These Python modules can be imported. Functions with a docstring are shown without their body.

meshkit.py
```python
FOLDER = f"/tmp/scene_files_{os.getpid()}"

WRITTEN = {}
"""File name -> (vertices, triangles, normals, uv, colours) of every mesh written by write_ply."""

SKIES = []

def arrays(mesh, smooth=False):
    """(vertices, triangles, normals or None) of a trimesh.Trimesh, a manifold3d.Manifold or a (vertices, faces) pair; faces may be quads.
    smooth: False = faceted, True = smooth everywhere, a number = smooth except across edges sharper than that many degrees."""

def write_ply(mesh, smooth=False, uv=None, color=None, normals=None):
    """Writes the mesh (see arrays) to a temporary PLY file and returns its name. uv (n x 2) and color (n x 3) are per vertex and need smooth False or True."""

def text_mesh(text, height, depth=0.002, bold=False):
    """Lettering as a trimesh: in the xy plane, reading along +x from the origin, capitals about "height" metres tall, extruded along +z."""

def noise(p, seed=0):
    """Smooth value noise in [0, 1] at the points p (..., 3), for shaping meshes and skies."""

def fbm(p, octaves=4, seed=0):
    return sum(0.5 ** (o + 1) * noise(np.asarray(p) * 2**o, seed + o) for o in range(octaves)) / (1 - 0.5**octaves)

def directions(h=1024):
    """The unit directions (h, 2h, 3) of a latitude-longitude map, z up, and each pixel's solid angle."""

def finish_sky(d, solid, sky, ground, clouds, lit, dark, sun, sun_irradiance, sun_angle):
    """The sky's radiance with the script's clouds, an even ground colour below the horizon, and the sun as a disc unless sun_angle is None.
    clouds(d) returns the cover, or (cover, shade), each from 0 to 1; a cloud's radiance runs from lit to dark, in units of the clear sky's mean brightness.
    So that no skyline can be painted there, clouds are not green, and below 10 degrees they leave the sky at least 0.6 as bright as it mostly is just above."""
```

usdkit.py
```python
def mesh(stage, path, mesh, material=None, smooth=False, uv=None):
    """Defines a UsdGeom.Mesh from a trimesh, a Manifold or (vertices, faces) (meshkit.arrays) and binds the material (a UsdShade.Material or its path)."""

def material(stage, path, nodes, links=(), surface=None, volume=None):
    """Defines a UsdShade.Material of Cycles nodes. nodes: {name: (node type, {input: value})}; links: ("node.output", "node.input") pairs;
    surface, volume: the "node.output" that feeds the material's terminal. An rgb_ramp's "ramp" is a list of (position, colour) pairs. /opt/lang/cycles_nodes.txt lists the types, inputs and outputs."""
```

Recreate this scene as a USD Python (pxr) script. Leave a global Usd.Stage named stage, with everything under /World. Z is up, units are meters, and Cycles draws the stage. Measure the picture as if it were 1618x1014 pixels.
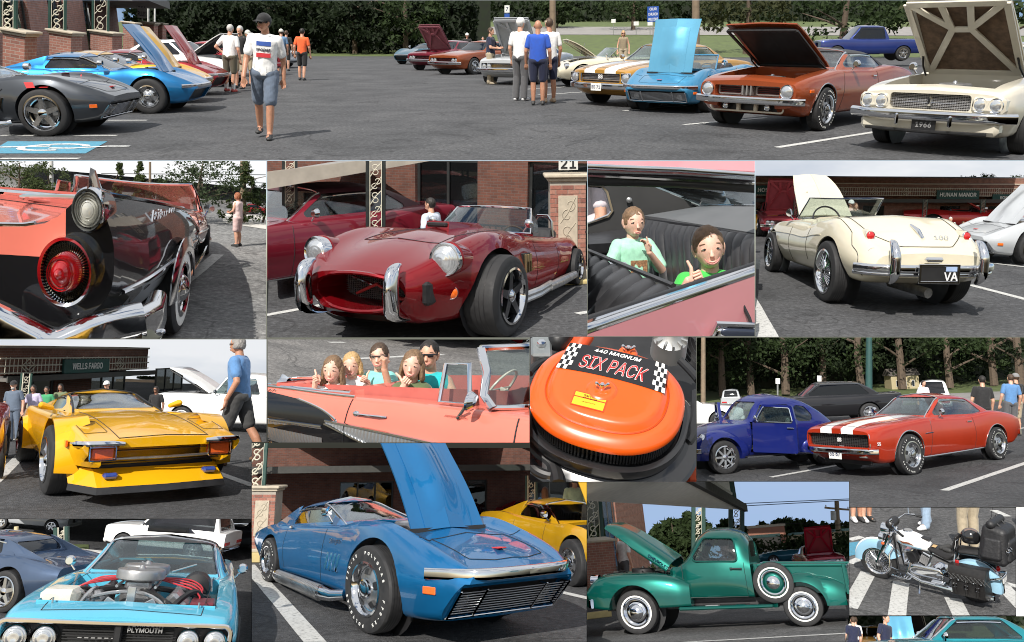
from math import cos, sin, atan2, radians as rad
import math, random, numpy as np, trimesh, usdkit, meshkit
import manifold3d as m3
from manifold3d import Manifold as MF
from scipy.interpolate import PchipInterpolator
from scipy import sparse
from pxr import Usd, UsdGeom, UsdLux, UsdShade, Gf, Sdf, Vt
stage = Usd.Stage.CreateInMemory()
UsdGeom.SetStageUpAxis(stage, 'Z'); UsdGeom.SetStageMetersPerUnit(stage, 1.0)
UsdGeom.Xform.Define(stage, '/World'); UsdGeom.Scope.Define(stage, '/World/Looks')
# --- camera, sky, sun, exposure
W0, H0, FOC, CX, CY = 1618., 1014., 1300., 809., 420.
CAM = np.array([0., 0., 6.0])
cam = UsdGeom.Camera.Define(stage, '/World/camera')
cam.CreateHorizontalApertureAttr(36.0); cam.CreateVerticalApertureAttr(36.0 * H0 / W0)
cam.CreateFocalLengthAttr(36.0 * FOC / W0)
cam.CreateVerticalApertureOffsetAttr(-(H0 / 2 - CY) / W0 * 36.0)
cam.CreateClippingRangeAttr(Gf.Vec2f(0.05, 3000)); cam.CreateExposureAttr(0.3)
cam.AddTranslateOp().Set(Gf.Vec3d(*map(float, CAM))); cam.AddRotateXOp().Set(90.0)
SUN_EL, SUN_AZ = rad(41), rad(200)         # behind the viewer, a little to the left
sd = np.array([sin(SUN_AZ) * cos(SUN_EL), cos(SUN_AZ) * cos(SUN_EL), sin(SUN_EL)])
dome = UsdLux.DomeLight.Define(stage, '/World/sky')
dome.GetPrim().SetCustomDataByKey('kind', 'structure')
sun = UsdLux.DistantLight.Define(stage, '/World/sun')
sun.CreateNormalizeAttr(True); sun.CreateIntensityAttr(1.25); sun.CreateAngleAttr(0.5); sun.CreateColorAttr(Gf.Vec3f(1, .95, .88))
rot = Gf.Rotation(Gf.Vec3d(0, 0, 1), Gf.Vec3d(*map(float, sd)))
sun.AddTransformOp().Set(Gf.Matrix4d().SetRotate(rot))
skym = usdkit.material(stage, '/World/Looks/sky_light', {
 's': ('sky_texture', {'sky_type': 'single_scattering', 'sun_disc': False, 'sun_elevation': SUN_EL, 'sun_rotation': SUN_AZ}),
 'tc': ('texture_coordinate', {}), 'mp': ('mapping', {'scale': (1, 1, 3)}),
 'n': ('noise_texture', {'scale': 2.2, 'detail': 6, 'roughness': .6}),
 'r': ('rgb_ramp', {'ramp': [(.4, (0, 0, 0)), (.62, (.75, .75, .75))]}),
 'sz': ('separate_xyz', {}), 'up': ('map_range', {'from_min': .0, 'from_max': .12}), 'cl': ('math', {'math_type': 'multiply'}),
 'm': ('mix', {'color2': (6.6, 6.8, 7.1)}), 'b': ('background_shader', {'strength': .10})},
 [('tc.generated', 'sz.vector'), ('sz.z', 'up.value'), ('r.color', 'cl.value1'), ('up.result', 'cl.value2'), ('cl.value', 'm.fac'), ('tc.generated', 'mp.vector'), ('mp.vector', 'n.vector'), ('n.fac', 'r.fac'), ('s.color', 'm.color1'), ('m.color', 'b.color')], surface='b.background')
UsdShade.MaterialBindingAPI.Apply(dome.GetPrim()).Bind(skym)
PI = math.pi
# shared colours and plain materials
C0 = ('leaf_green', (.05, .085, .025))
C1 = ('white', (.78, .78, .77))
C2 = ('silver', (.4, .42, .44))
C3 = ('plate_white', (.72, .72, .7))
C4 = ('cap_white', (.7, .7, .68))
C7 = ('wood_pole', (.2, .15, .1))
C8 = ('plate_ink', (.03, .04, .1))
C9 = ('crimson', (.30, .012, .02))
C10 = ('tan_cloth', (.25, .2, .13))
C11 = ('leaf_spring', (.10, .14, .04))
C12 = ('light_brown_hair', (.16, .095, .05))
C14 = ('leaf_dark2', (.03, .05, .018))
C15 = ('pole_white', (.5, .5, .48))
C16 = ('yellow', (.62, .34, .01))
C17 = ('dark_red', (.16, .02, .02))
C18 = ('washed_blue_cloth', (.09, .21, .42))
C19 = ('black', (.012, .012, .014))
C26 = ('white_cloth', (.75, .75, .74))
C27 = ('khaki_cloth', (.36, .30, .21))
C28 = ('brown_hair', (.06, .035, .02))
C29 = ('leaf_mid', (.035, .06, .02))
C30 = ('leaf_olive', (.075, .085, .03))
C31 = ('sign_blue', (.02, .08, .35))
C32 = ('metallic_blue', (.008, .13, .32))
C33 = ('dark_red', (.25, .01, .015))
C34 = ('dark_teal', (.02, .10, .15))
C35 = ('gold', (.42, .22, .04))
C36 = ('mid_blue', (.04, .20, .36))
C37 = ('pale_blue', (.085, .28, .42))
C38 = ('antique_white', (.60, .56, .46))
C39 = ('brown_cloth', (.12, .06, .04))
C40 = ('cap_pale', (.5, .5, .45))
C41 = ('pink_cloth', (.6, .42, .4))
C42 = ('pale_pink_shirt', (.7, .62, .66))
C43 = ('red_brown_hair', (.14, .06, .03))
C44 = ('green_cloth', (.05, .30, .13))
C45 = ('decal_white', (.72, .72, .7))
def m5(): return lens('amber_lens', (.75, .13, .01))
def m6(): return lens('red_lens', (.45, .015, .015))
def m13(): return plain('white_badge', (.7, .7, .7), .3)
def m20(): return plain('white_rubber', (.75, .75, .72), .6)
def m21(): return plain('grille_steel', (.35, .35, .36), .35, .8)
def m22(): return plain('exhaust_alloy', (.55, .55, .55), .28, .9)
def m23(): return plain('concrete', (.45, .44, .42), .85, 0, 0, .15, 5)
def m24(): return plain('road_grey', (.22, .21, .2), .85, 0, 0, .15, 1)
def m25(): return plain('kerb_yellow', (.45, .36, .16), .8)
def m46(): return plain('brake_steel', (.3, .3, .3), .4, .8)
def m47(): return plain('milky_plastic', (.6, .58, .5), .5)
def m48(): return plain('dark_carpet', (.015, .015, .016), .9)
def m49(): return lens('red_lens_deep', (.30, .006, .008), .08)
def m50(): return lens('clear_lens', (.42, .42, .38), .12)
def m51(): return lens('orange_lens', (.6, .10, .02))
def m52(): return plain('lip_cream', (.5, .45, .36), .5)
def m53(): return plain('dull_lens', (.2, .2, .19), .3)
def m54(): return plain('black_plate', (.015, .015, .016), .4)
def m55(): return plain('grille_black_bar', (.03, .03, .03), .35)
def m56(): return plain('badge_grey', (.45, .45, .45), .35, .6)
def m57(): return plain('radiator_steel', (.22, .22, .22), .4, .7)
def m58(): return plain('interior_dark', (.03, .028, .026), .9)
def m59(): return plain('fascia_dark', (.05, .05, .045), .6)
def m60(): return plain('vinyl_roof', (.03, .03, .032), .6)
def m61(): return linepaint('marking_blue', (.07, .27, .39))
def m62(): return plain('pan_black', (.012, .012, .013), .25, 0, .6)
def m63(): return plain('cast_alloy', (.42, .42, .41), .45, .8)
def m64(): return plain('helmet_bronze', (.28, .20, .17), .3, .6)
# --- mesh helpers: a mesh is (vertices, triangles)
def A(x): return np.asarray(x, float)
def cat(*ms):
 ms = [m for m in ms if m is not None and len(m[1])]
 if not ms: return None
 o, V, F = 0, [], []
 for v, f in ms: V.append(v); F.append(f + o); o += len(v)
 return np.vstack(V), np.vstack(F)
def tri(m): m = m.to_mesh(); return A(m.vert_properties[:, :3]), np.asarray(m.tri_verts, int)
def man(m): return MF(m3.Mesh(np.asarray(m[0], np.float32), np.asarray(m[1], np.uint32)))
def mv(m, t=(0, 0, 0), rz=0, rx=0, ry=0, s=1):
 v = m[0] * s
 for a, (i, j) in ((rx, (1, 2)), (ry, (2, 0)), (rz, (0, 1))):
  if a:
   c, q = cos(a), sin(a); v = v.copy(); p, r = v[:, i].copy(), v[:, j].copy(); v[:, i] = c * p - q * r; v[:, j] = q * p + c * r
 return v + A(t), m[1]
def flip(m): return m[0] * A([1, -1, 1]), m[1][:, ::-1]
def both(m): return cat(m, flip(m))
def quads(f): f = np.asarray(f, int); return np.vstack([f[:, [0, 1, 2]], f[:, [0, 2, 3]]])
def grid(n, m, wu=False, wv=False, o=0):
 i, j = np.meshgrid(np.arange(n if wu else n - 1), np.arange(m if wv else m - 1), indexing='ij'); i, j = i.ravel(), j.ravel()
 i2, j2 = (i + 1) % n, (j + 1) % m
 return quads(np.stack([i * m + j, i2 * m + j, i2 * m + j2, i * m + j2], 1)) + o
def sheet(P, th=0, flipn=False):
 # surface through a grid of points (n, m, 3), with thickness th along -normal
 P = A(P); n, m = P.shape[:2]; f = grid(n, m); f = f[:, ::-1] if flipn else f
 v = P.reshape(-1, 3)
 if not th: return v, f
 N = np.cross(np.gradient(P, axis=0), np.gradient(P, axis=1)).reshape(-1, 3); N /= np.linalg.norm(N, axis=1, keepdims=True) + 1e-12
 if flipn: N = -N
 w = v - N * th; k = n * m
 b = np.r_[np.arange(m), np.arange(1, n) * m + m - 1, (n - 1) * m + np.arange(m - 2, -1, -1), np.arange(n - 2, 0, -1) * m]
 c = np.roll(b, -1); side = quads(np.stack([b, b + k, c + k, c], 1))
 if not flipn: side = side[:, ::-1]
 return np.vstack([v, w]), np.vstack([f, f[:, ::-1] + k, side[:, ::-1]])
def box(x0, x1, y0, y1, z0, z1, c=0):
 if c:
  p = []
  for a in (0, 1):
   for b in (0, 1):
    for d in (0, 1):
     q = A([(x0, x1)[a], (y0, y1)[b], (z0, z1)[d]]); s = A([1 - 2 * a, 1 - 2 * b, 1 - 2 * d]) * c
     for k in range(3): w = s.copy(); w[k] = 0; p.append(q + w)
  return tri(MF.hull_points(np.array(p)))
 v = A([[x, y, z] for x in (x0, x1) for y in (y0, y1) for z in (z0, z1)])
 return v, quads([[0, 1, 3, 2], [4, 6, 7, 5], [0, 4, 5, 1], [2, 3, 7, 6], [0, 2, 6, 4], [1, 5, 7, 3]])
def tube(P, r=.01, n=8, closed=False, flat=1.0, up=None):
 # round bar along points; r a number or one per point
 P = A(P); k = len(P); r = np.broadcast_to(A(r), (k,))
 T = np.roll(P, -1, 0) - np.roll(P, 1, 0) if closed else np.gradient(P, axis=0)
 T /= np.linalg.norm(T, axis=1, keepdims=True) + 1e-12
 u = A(up) if up is not None else A([0, 0, 1.]); R = []
 for t in T:
  w = u - t * (u @ t)
  if np.linalg.norm(w) < 1e-3: w = A([1., .01, 0]) - t * t[0]
  w /= np.linalg.norm(w); R.append((w, np.cross(t, w)));
  if up is None: u = w
 a = np.arange(n) * 2 * PI / n
 V = np.array([[P[i] + r[i] * (cos(q) * R[i][0] * flat + sin(q) * R[i][1]) for q in a] for i in range(k)]).reshape(-1, 3)
 f = grid(k, n, closed, True)
 if not closed:
  V = np.vstack([V, P[0], P[-1]]); j = np.arange(n); j2 = (j + 1) % n
  f = np.vstack([f, np.stack([j, j2, np.full(n, k * n)], 1), np.stack([(k - 1) * n + j2, (k - 1) * n + j, np.full(n, k * n + 1)], 1)])
 return V, f[:, ::-1]
def spl(P, n=24): P = A(P); k = np.arange(len(P)); return np.stack([PchipInterpolator(k, P[:, i])(np.linspace(0, len(P) - 1, n)) for i in range(3)], 1)
def sweep(prof, P, up=(0, 0, 1)):
 # closed 2-D profile (u sideways, v up) along points
 P = A(P); prof = A(prof); k, n = len(P), len(prof); T = np.gradient(P, axis=0); T /= np.linalg.norm(T, axis=1, keepdims=True); up = A(up); V = []
 for p, t in zip(P, T):
  s = np.cross(t, up); s /= np.linalg.norm(s); w = np.cross(s, t); V.append(p + prof[:, :1] * s + prof[:, 1:] * w)
 V = np.vstack(V); f = grid(k, n, False, True); c0, c1 = prof.mean(0), 0
 V = np.vstack([V, V[:n].mean(0), V[(k - 1) * n:k * n].mean(0)]); j = np.arange(n); j2 = (j + 1) % n
 return V, np.vstack([f, np.stack([j, j2, np.full(n, k * n)], 1), np.stack([(k - 1) * n + j2, (k - 1) * n + j, np.full(n, k * n + 1)], 1)])
def rrect(w, h, r=.3, n=4):
 r = min(w, h) * r; o = []
 for cx, cy, a in ((w / 2 - r, h / 2 - r, 0), (-w / 2 + r, h / 2 - r, 1), (-w / 2 + r, -h / 2 + r, 2), (w / 2 - r, -h / 2 + r, 3)):
  for i in range(n + 1): q = (a + i / n) * PI / 2; o.append((cx + r * cos(q), cy + r * sin(q)))
 return A(o)
def rev(prof, n=24, axis='z', c=(0, 0, 0)):
 # revolve (radius, height) pairs; ends on the axis close up
 p = A(prof); k = len(p); a = np.arange(n) * 2 * PI / n
 V = np.stack([p[:, None, 0] * np.cos(a), p[:, None, 0] * np.sin(a), np.broadcast_to(p[:, None, 1], (k, n))], -1).reshape(-1, 3)
 f = grid(k, n, False, True)
 if axis == 'y': V = V[:, [1, 2, 0]]
 if axis == 'x': V = V[:, [2, 0, 1]]
 return V + A(c), f[:, ::-1]
def cyl(r, h, n=16, axis='z', c=(0, 0, 0), b=.0):
 b = b or min(r, h) * .08
 return rev([(1e-5, -h / 2), (r - b, -h / 2), (r, -h / 2 + b), (r, h / 2 - b), (r - b, h / 2), (1e-5, h / 2)], n, axis, c)
_ico = {k: trimesh.creation.icosphere(k) for k in (0, 1, 2, 3)}
def ball(c, r, k=2):
 s = _ico[k]; return A(s.vertices) * A(r) + A(c), np.asarray(s.faces)
def hull(*pr, k=1):
 # convex hull of spheres ((x,y,z), r)
 return tri(hullm(*pr, k=k))
def hullm(*pr, k=1): return MF.hull_points(np.vstack([A(_ico[k].vertices) * A(r) + A(p) for p, r in pr]))
def hp(*pts): return tri(MF.hull_points(A(pts)))
def ext(poly, d0, d1, ax='y'):
 # extrude polygon: 'y' takes (x,z), 'x' takes (y,z), 'z' takes (x,y)
 return tri(extm(poly, d0, d1, ax))
def extm(poly, d0, d1, ax='y'):
 m = MF.extrude(m3.CrossSection([np.asarray(poly, np.float32)], m3.FillRule.EvenOdd), d1 - d0).translate((0, 0, d0))
 if ax == 'y': return m.transform(np.array([[1, 0, 0, 0], [0, 0, 1, 0], [0, 1, 0, 0]], float))
 if ax == 'x': return m.transform(np.array([[0, 0, 1, 0], [1, 0, 0, 0], [0, 1, 0, 0]], float))
 return m
def rpoly(p, r=.05, n=4):
 c = m3.CrossSection([np.asarray(p, np.float32)], m3.FillRule.Positive if area(p) > 0 else m3.FillRule.Negative)
 c = c.offset(-r, m3.JoinType.Round, 2, 4 * n).offset(r, m3.JoinType.Round, 2, 4 * n).to_polygons(); return A(c[0]) if len(c) else (A(p) if r < .004 else rpoly(p, r * .5, n))
def area(p): p = A(p); return .5 * np.sum(p[:, 0] * np.roll(p[:, 1], -1) - p[:, 1] * np.roll(p[:, 0], -1))
def text(s, h, d=.004, bold=False, slant=0, up='z'):
 t = meshkit.text_mesh(s, h, d, bold); v = A(t.vertices); v[:, 0] += slant * v[:, 1]; v[:, 0] -= v[:, 0].mean() * 0 + (v[:, 0].max() + v[:, 0].min()) / 2
 return v, np.asarray(t.faces)
def face_to(m, ax):
 # stand a flat xy mesh up: '-y' is read by a viewer looking along +y, 'x' by one looking along -x
 v = m[0]
 if ax == '-y': v = np.stack([v[:, 0], -v[:, 2], v[:, 1]], 1)
 if ax == 'x': v = np.stack([v[:, 2], v[:, 0], v[:, 1]], 1)
 if ax == '-x': v = np.stack([-v[:, 2], -v[:, 0], v[:, 1]], 1)
 if ax == 'y': v = np.stack([-v[:, 0], v[:, 2], v[:, 1]], 1)
 return v, m[1]
def corners(v, f, ang):
 # triangles with split corners and normals smooth across edges under ang degrees
 q = np.round(v, 5); _, idx = np.unique(q, axis=0, return_inverse=True); idx = idx.ravel()
 fn = np.cross(v[f[:, 1]] - v[f[:, 0]], v[f[:, 2]] - v[f[:, 0]]); ar = np.linalg.norm(fn, axis=1); ok = ar > 1e-14; f, fn, ar = f[ok], fn[ok], ar[ok]
 n = fn / ar[:, None]; C = idx[f].ravel(); nf = len(f)
 inc = sparse.csr_matrix((np.ones(3 * nf, np.float32), (np.arange(3 * nf), C)), shape=(3 * nf, len(q)))
 P = (inc @ inc.T.tocsr()).tocoo(); a, b = P.row, P.col; keep = np.einsum('ij,ij->i', n[a // 3], n[b // 3]) > cos(rad(ang))
 a, b = a[keep], b[keep]; N = np.zeros((3 * nf, 3))
 for k in range(3): N[:, k] = np.bincount(a, fn[b // 3, k], 3 * nf)
 N /= np.linalg.norm(N, axis=1, keepdims=True) + 1e-20
 return v[f].reshape(-1, 3), np.arange(3 * nf).reshape(-1, 3), N
# --- materials
_M = {}
def mat(name, nodes=None, links=(), surface='p.BSDF'):
 if name not in _M: _M[name] = usdkit.material(stage, '/World/Looks/' + name, nodes, links, surface=surface)
 return _M[name]
def plain(name, col, rough=.5, metal=0., coat=0., var=.12, scale=6., bump=0., **k):
 if name in _M: return _M[name]
 c = A(col)
 return mat(name, {'tc': ('texture_coordinate', {}), 'n': ('noise_texture', {'scale': scale, 'detail': 5, 'roughness': .6}),
  'r': ('rgb_ramp', {'ramp': [(.3, tuple(c * (1 - var))), (.7, tuple(np.minimum(c * (1 + var), 1)))]}),
  'q': ('map_range', {'from_min': .3, 'from_max': .7, 'to_min': rough * .85, 'to_max': min(1, rough * 1.2)}),
  'b': ('bump', {'strength': bump, 'distance': .02}), 'p': ('principled_bsdf', {'metallic': metal, 'coat_weight': coat, **k})},
  [('tc.object', 'n.vector'), ('n.fac', 'r.fac'), ('n.fac', 'q.value'), ('q.result', 'p.roughness'), ('r.color', 'p.base_color')] + ([('n.fac', 'b.height'), ('b.normal', 'p.normal')] if bump else []))
def paint(name, col, flake=.25): return plain(name, col, .34, flake if min(col) < .4 else 0., 1., .05, 1.5, coat_roughness=.03, specular_ior_level=.08)
def chrome(): return plain('chrome', (.72, .73, .75), .07, 1., 0, .04, 9)
def glass(name='window_glass', c=(.74, .8, .79)):
 if name in _M: return _M[name]
 return mat(name, {'t': ('transparent_bsdf', {'color': c}), 'g': ('glossy_bsdf', {'color': (.95, .97, 1), 'roughness': .015}), 'f': ('layer_weight', {'blend': .5}), 'w': ('math', {'math_type': 'power', 'value2': 3.2}), 'k': ('map_range', {'to_min': .05, 'to_max': .95}), 'm': ('mix_closure', {})},
  [('f.facing', 'w.value1'), ('w.value', 'k.value'), ('k.result', 'm.fac'), ('t.BSDF', 'm.closure1'), ('g.BSDF', 'm.closure2')], 'm.closure')
def darkglass(): return glass('dark_window_glass', (.3, .33, .34))
def lens(name, col, rough=.12): return plain(name, col, rough, 0, 1., .1, 40, coat_roughness=.03)
def rubber(): return plain('tyre_rubber', (.018, .018, .019), .72, 0, 0, .3, 14, .05)
def black(): return plain('black_trim', (.012, .012, .013), .45, 0, 0, .2, 8)
def vinyl(name='black_vinyl', col=(.02, .02, .022)): return plain(name, col, .38, 0, 0, .15, 20, .05)
def cloth(name, col): return plain(name, col, .88, 0, 0, .13, 18, .15, sheen_weight=.15)
def skin(tone='skin'):
 return plain(tone, {'skin': (.56, .31, .21), 'tan_skin': (.42, .21, .13), 'pale_skin': (.66, .41, .31), 'brown_skin': (.23, .11, .065)}[tone], .5, 0, 0, .09, 25, 0, subsurface_weight=.12, subsurface_scale=.01)
def asphalt(name='asphalt', c=(.052, .053, .056), gl=.85):
 if name in _M: return _M[name]
 c = A(c)
 return mat(name, {'tc': ('texture_coordinate', {}), 'n': ('noise_texture', {'scale': 16, 'detail': 8, 'roughness': .82}), 'n2': ('noise_texture', {'scale': .6, 'detail': 7, 'roughness': .7, 'distortion': .6}), 'v': ('voronoi_texture', {'scale': 90}),
  'r': ('rgb_ramp', {'ramp': [(.34, tuple(c * .45)), (.5, tuple(c)), (.68, tuple(c * 2.3))]}), 'r2': ('rgb_ramp', {'ramp': [(.3, (.5, .5, .5)), (.45, (.85, .85, .85)), (.7, (1.35, 1.33, 1.3))]}),
  'n3': ('noise_texture', {'scale': .5, 'detail': 4, 'distortion': 1.4}), 'r3': ('rgb_ramp', {'ramp': [(.488, (1, 1, 1)), (.5, (.5, .5, .5)), (.512, (1, 1, 1))]}), 'y': ('mix', {'mix_type': 'multiply', 'fac': 1.}), 'x': ('mix', {'mix_type': 'multiply', 'fac': 1.}), 'b': ('bump', {'strength': .6, 'distance': .012}), 'p': ('principled_bsdf', {'roughness': gl})},
  [('tc.object', 'n.vector'), ('tc.object', 'n2.vector'), ('tc.object', 'v.vector'), ('n.fac', 'r.fac'), ('n2.fac', 'r2.fac'), ('r.color', 'x.color1'), ('r2.color', 'x.color2'), ('tc.object', 'n3.vector'), ('n3.fac', 'r3.fac'), ('x.color', 'y.color1'), ('r3.color', 'y.color2'), ('y.color', 'p.base_color'), ('v.distance', 'b.height'), ('b.normal', 'p.normal')])
def linepaint(name='road_paint', col=(.52, .52, .5)):
 if name in _M: return _M[name]
 c = A(col)
 return mat(name, {'tc': ('texture_coordinate', {}), 'n': ('noise_texture', {'scale': 22, 'detail': 6, 'roughness': .75}), 'r': ('rgb_ramp', {'ramp': [(.34, (.1, .1, .1)), (.46, tuple(c * .85)), (.7, tuple(c))]}), 'p': ('principled_bsdf', {'roughness': .8})},
  [('tc.object', 'n.vector'), ('n.fac', 'r.fac'), ('r.color', 'p.base_color')])
def brick(name='brick_wall', c1=(.21, .085, .058), c2=(.15, .062, .045), mo=(.2, .17, .15), axis=0, sc=1.):
 if name in _M: return _M[name]
 return mat(name, {'tc': ('texture_coordinate', {}), 's': ('separate_xyz', {}), 'a': ('math', {'math_type': 'add'}), 'c': ('combine_xyz', {}), 'k': ('brick_texture', {'scale': 1. / sc, 'brick_width': .21, 'row_height': .075, 'mortar_size': .006, 'mortar_smooth': .2, 'color1': c1, 'color2': c2, 'mortar': mo}),
  'n': ('noise_texture', {'scale': 3, 'detail': 5}), 'r': ('rgb_ramp', {'ramp': [(.3, (.75, .75, .75)), (.7, (1.2, 1.2, 1.2))]}), 'x': ('mix', {'mix_type': 'multiply', 'fac': 1.}), 'b': ('bump', {'strength': .5, 'distance': .01, 'invert': True}), 'p': ('principled_bsdf', {'roughness': .85})},
  [('tc.object', 's.vector'), ('s.x', 'a.value1'), ('s.y', 'a.value2'), ('a.value', 'c.x'), ('s.z', 'c.y'), ('c.vector', 'k.vector'), ('tc.object', 'n.vector'), ('n.fac', 'r.fac'), ('k.color', 'x.color1'), ('r.color', 'x.color2'), ('x.color', 'p.base_color'), ('k.fac', 'b.height'), ('b.normal', 'p.normal')])
def leaf(name, col):
 if name in _M: return _M[name]
 c = A(col)
 return mat(name, {'g': ('geometry', {}), 'r': ('rgb_ramp', {'ramp': [(0, tuple(c * .5)), (.5, tuple(c)), (1, tuple(c * A([1.7, 1.5, 1.2])))]}), 'd': ('principled_bsdf', {'roughness': .75, 'specular_ior_level': .25}), 't': ('translucent_bsdf', {}), 'm': ('mix_closure', {'fac': .3})},
  [('g.random_per_island', 'r.fac'), ('r.color', 'd.base_color'), ('r.color', 't.color'), ('d.BSDF', 'm.closure1'), ('t.BSDF', 'm.closure2')], 'm.closure')
# --- stepped display: every snapshot is a little set on its own tilted stand
class Stand:
 # stand: eye height and horizon give its tilt; scale its size; rects the openings it shows through
 def __init__(s, rects, yh, h, roll, sc):
  al = atan2(CY - yh, FOC); c, q = cos(al), sin(al); cr, sr = cos(roll), sin(roll)
  s.R = A([[1, 0, 0], [0, c, -q], [0, q, c]]) @ A([[cr, 0, -sr], [0, 1, 0], [sr, 0, cr]])
  s.h, s.sc, s.rects = h, sc, rects; s.o = CAM - sc * s.R @ A([0, 0, h]); s.planes = []
  for x0, y0, x1, y1 in rects:
   d = lambda x, y: A([(x - CX) / FOC, 1, (CY - y) / FOC])
   a, b, e, g = d(x0, y0), d(x1, y0), d(x1, y1), d(x0, y1)
   s.planes.append([n / np.linalg.norm(n) for n in (np.cross(a, b), np.cross(g, a), np.cross(e, g), np.cross(b, e))])
 def ray(s, px, py):
  return s.R.T @ A([(px - CX) / FOC, 1, (CY - py) / FOC])
 def at(s, px, py, z=0.):
  d = s.ray(px, py); t = (z - s.h) / d[2]; return A([d[0] * t, d[1] * t, z])
 def atd(s, px, py, depth):
  d = s.ray(px, py); d = d * depth / d[1]; return d + A([0, 0, s.h])
 def clip(s, v, f, Rm, tr):
  # keeps what the stand's openings let through; v in the thing's own space
  w = (v @ Rm.T + tr) - CAM; out = []
  for pl in s.planes:
   D = np.stack([w @ n for n in pl], 1)
   if (D >= 0).all(): return [(v, f)]
   if (D < 0).all(0).any(): continue
   m = (v, f)
   for n in pl:
    ln = Rm.T @ n; sc2 = np.linalg.norm(ln); d0 = ((tr - CAM) @ n)
    dd = m[0] @ ln + d0
    if (dd >= 0).all(): continue
    if (dd < 0).all(): m = None; break
    o = A(-ln / sc2 * d0 / sc2)
    r = trimesh.intersections.slice_faces_plane(m[0], m[1], ln / sc2, o)
    m = (A(r[0]), np.asarray(r[1], int).reshape(-1, 3))
    if not len(m[1]): m = None; break
   if m: out.append(m)
  return out
GROUPS = {'painted line': 'painted lines on the lots', 'tree': 'trees around the lots', 'column': 'iron scroll columns', 'pier': 'brick piers', 'wire': 'overhead wires', 'hose': 'hoses in the engine bay', 'car': 'cars at the show', 'person': 'people at the show', 'pole': 'poles around the lots', 'sign': 'signs on posts'}
_names = {'sky': 1, 'sun': 1, 'camera': 1}
def pathname(base):
 n = _names.get(base, 0); _names[base] = n + 1
 return base if n == 0 else '%s_%03d' % (base, n)
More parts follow.
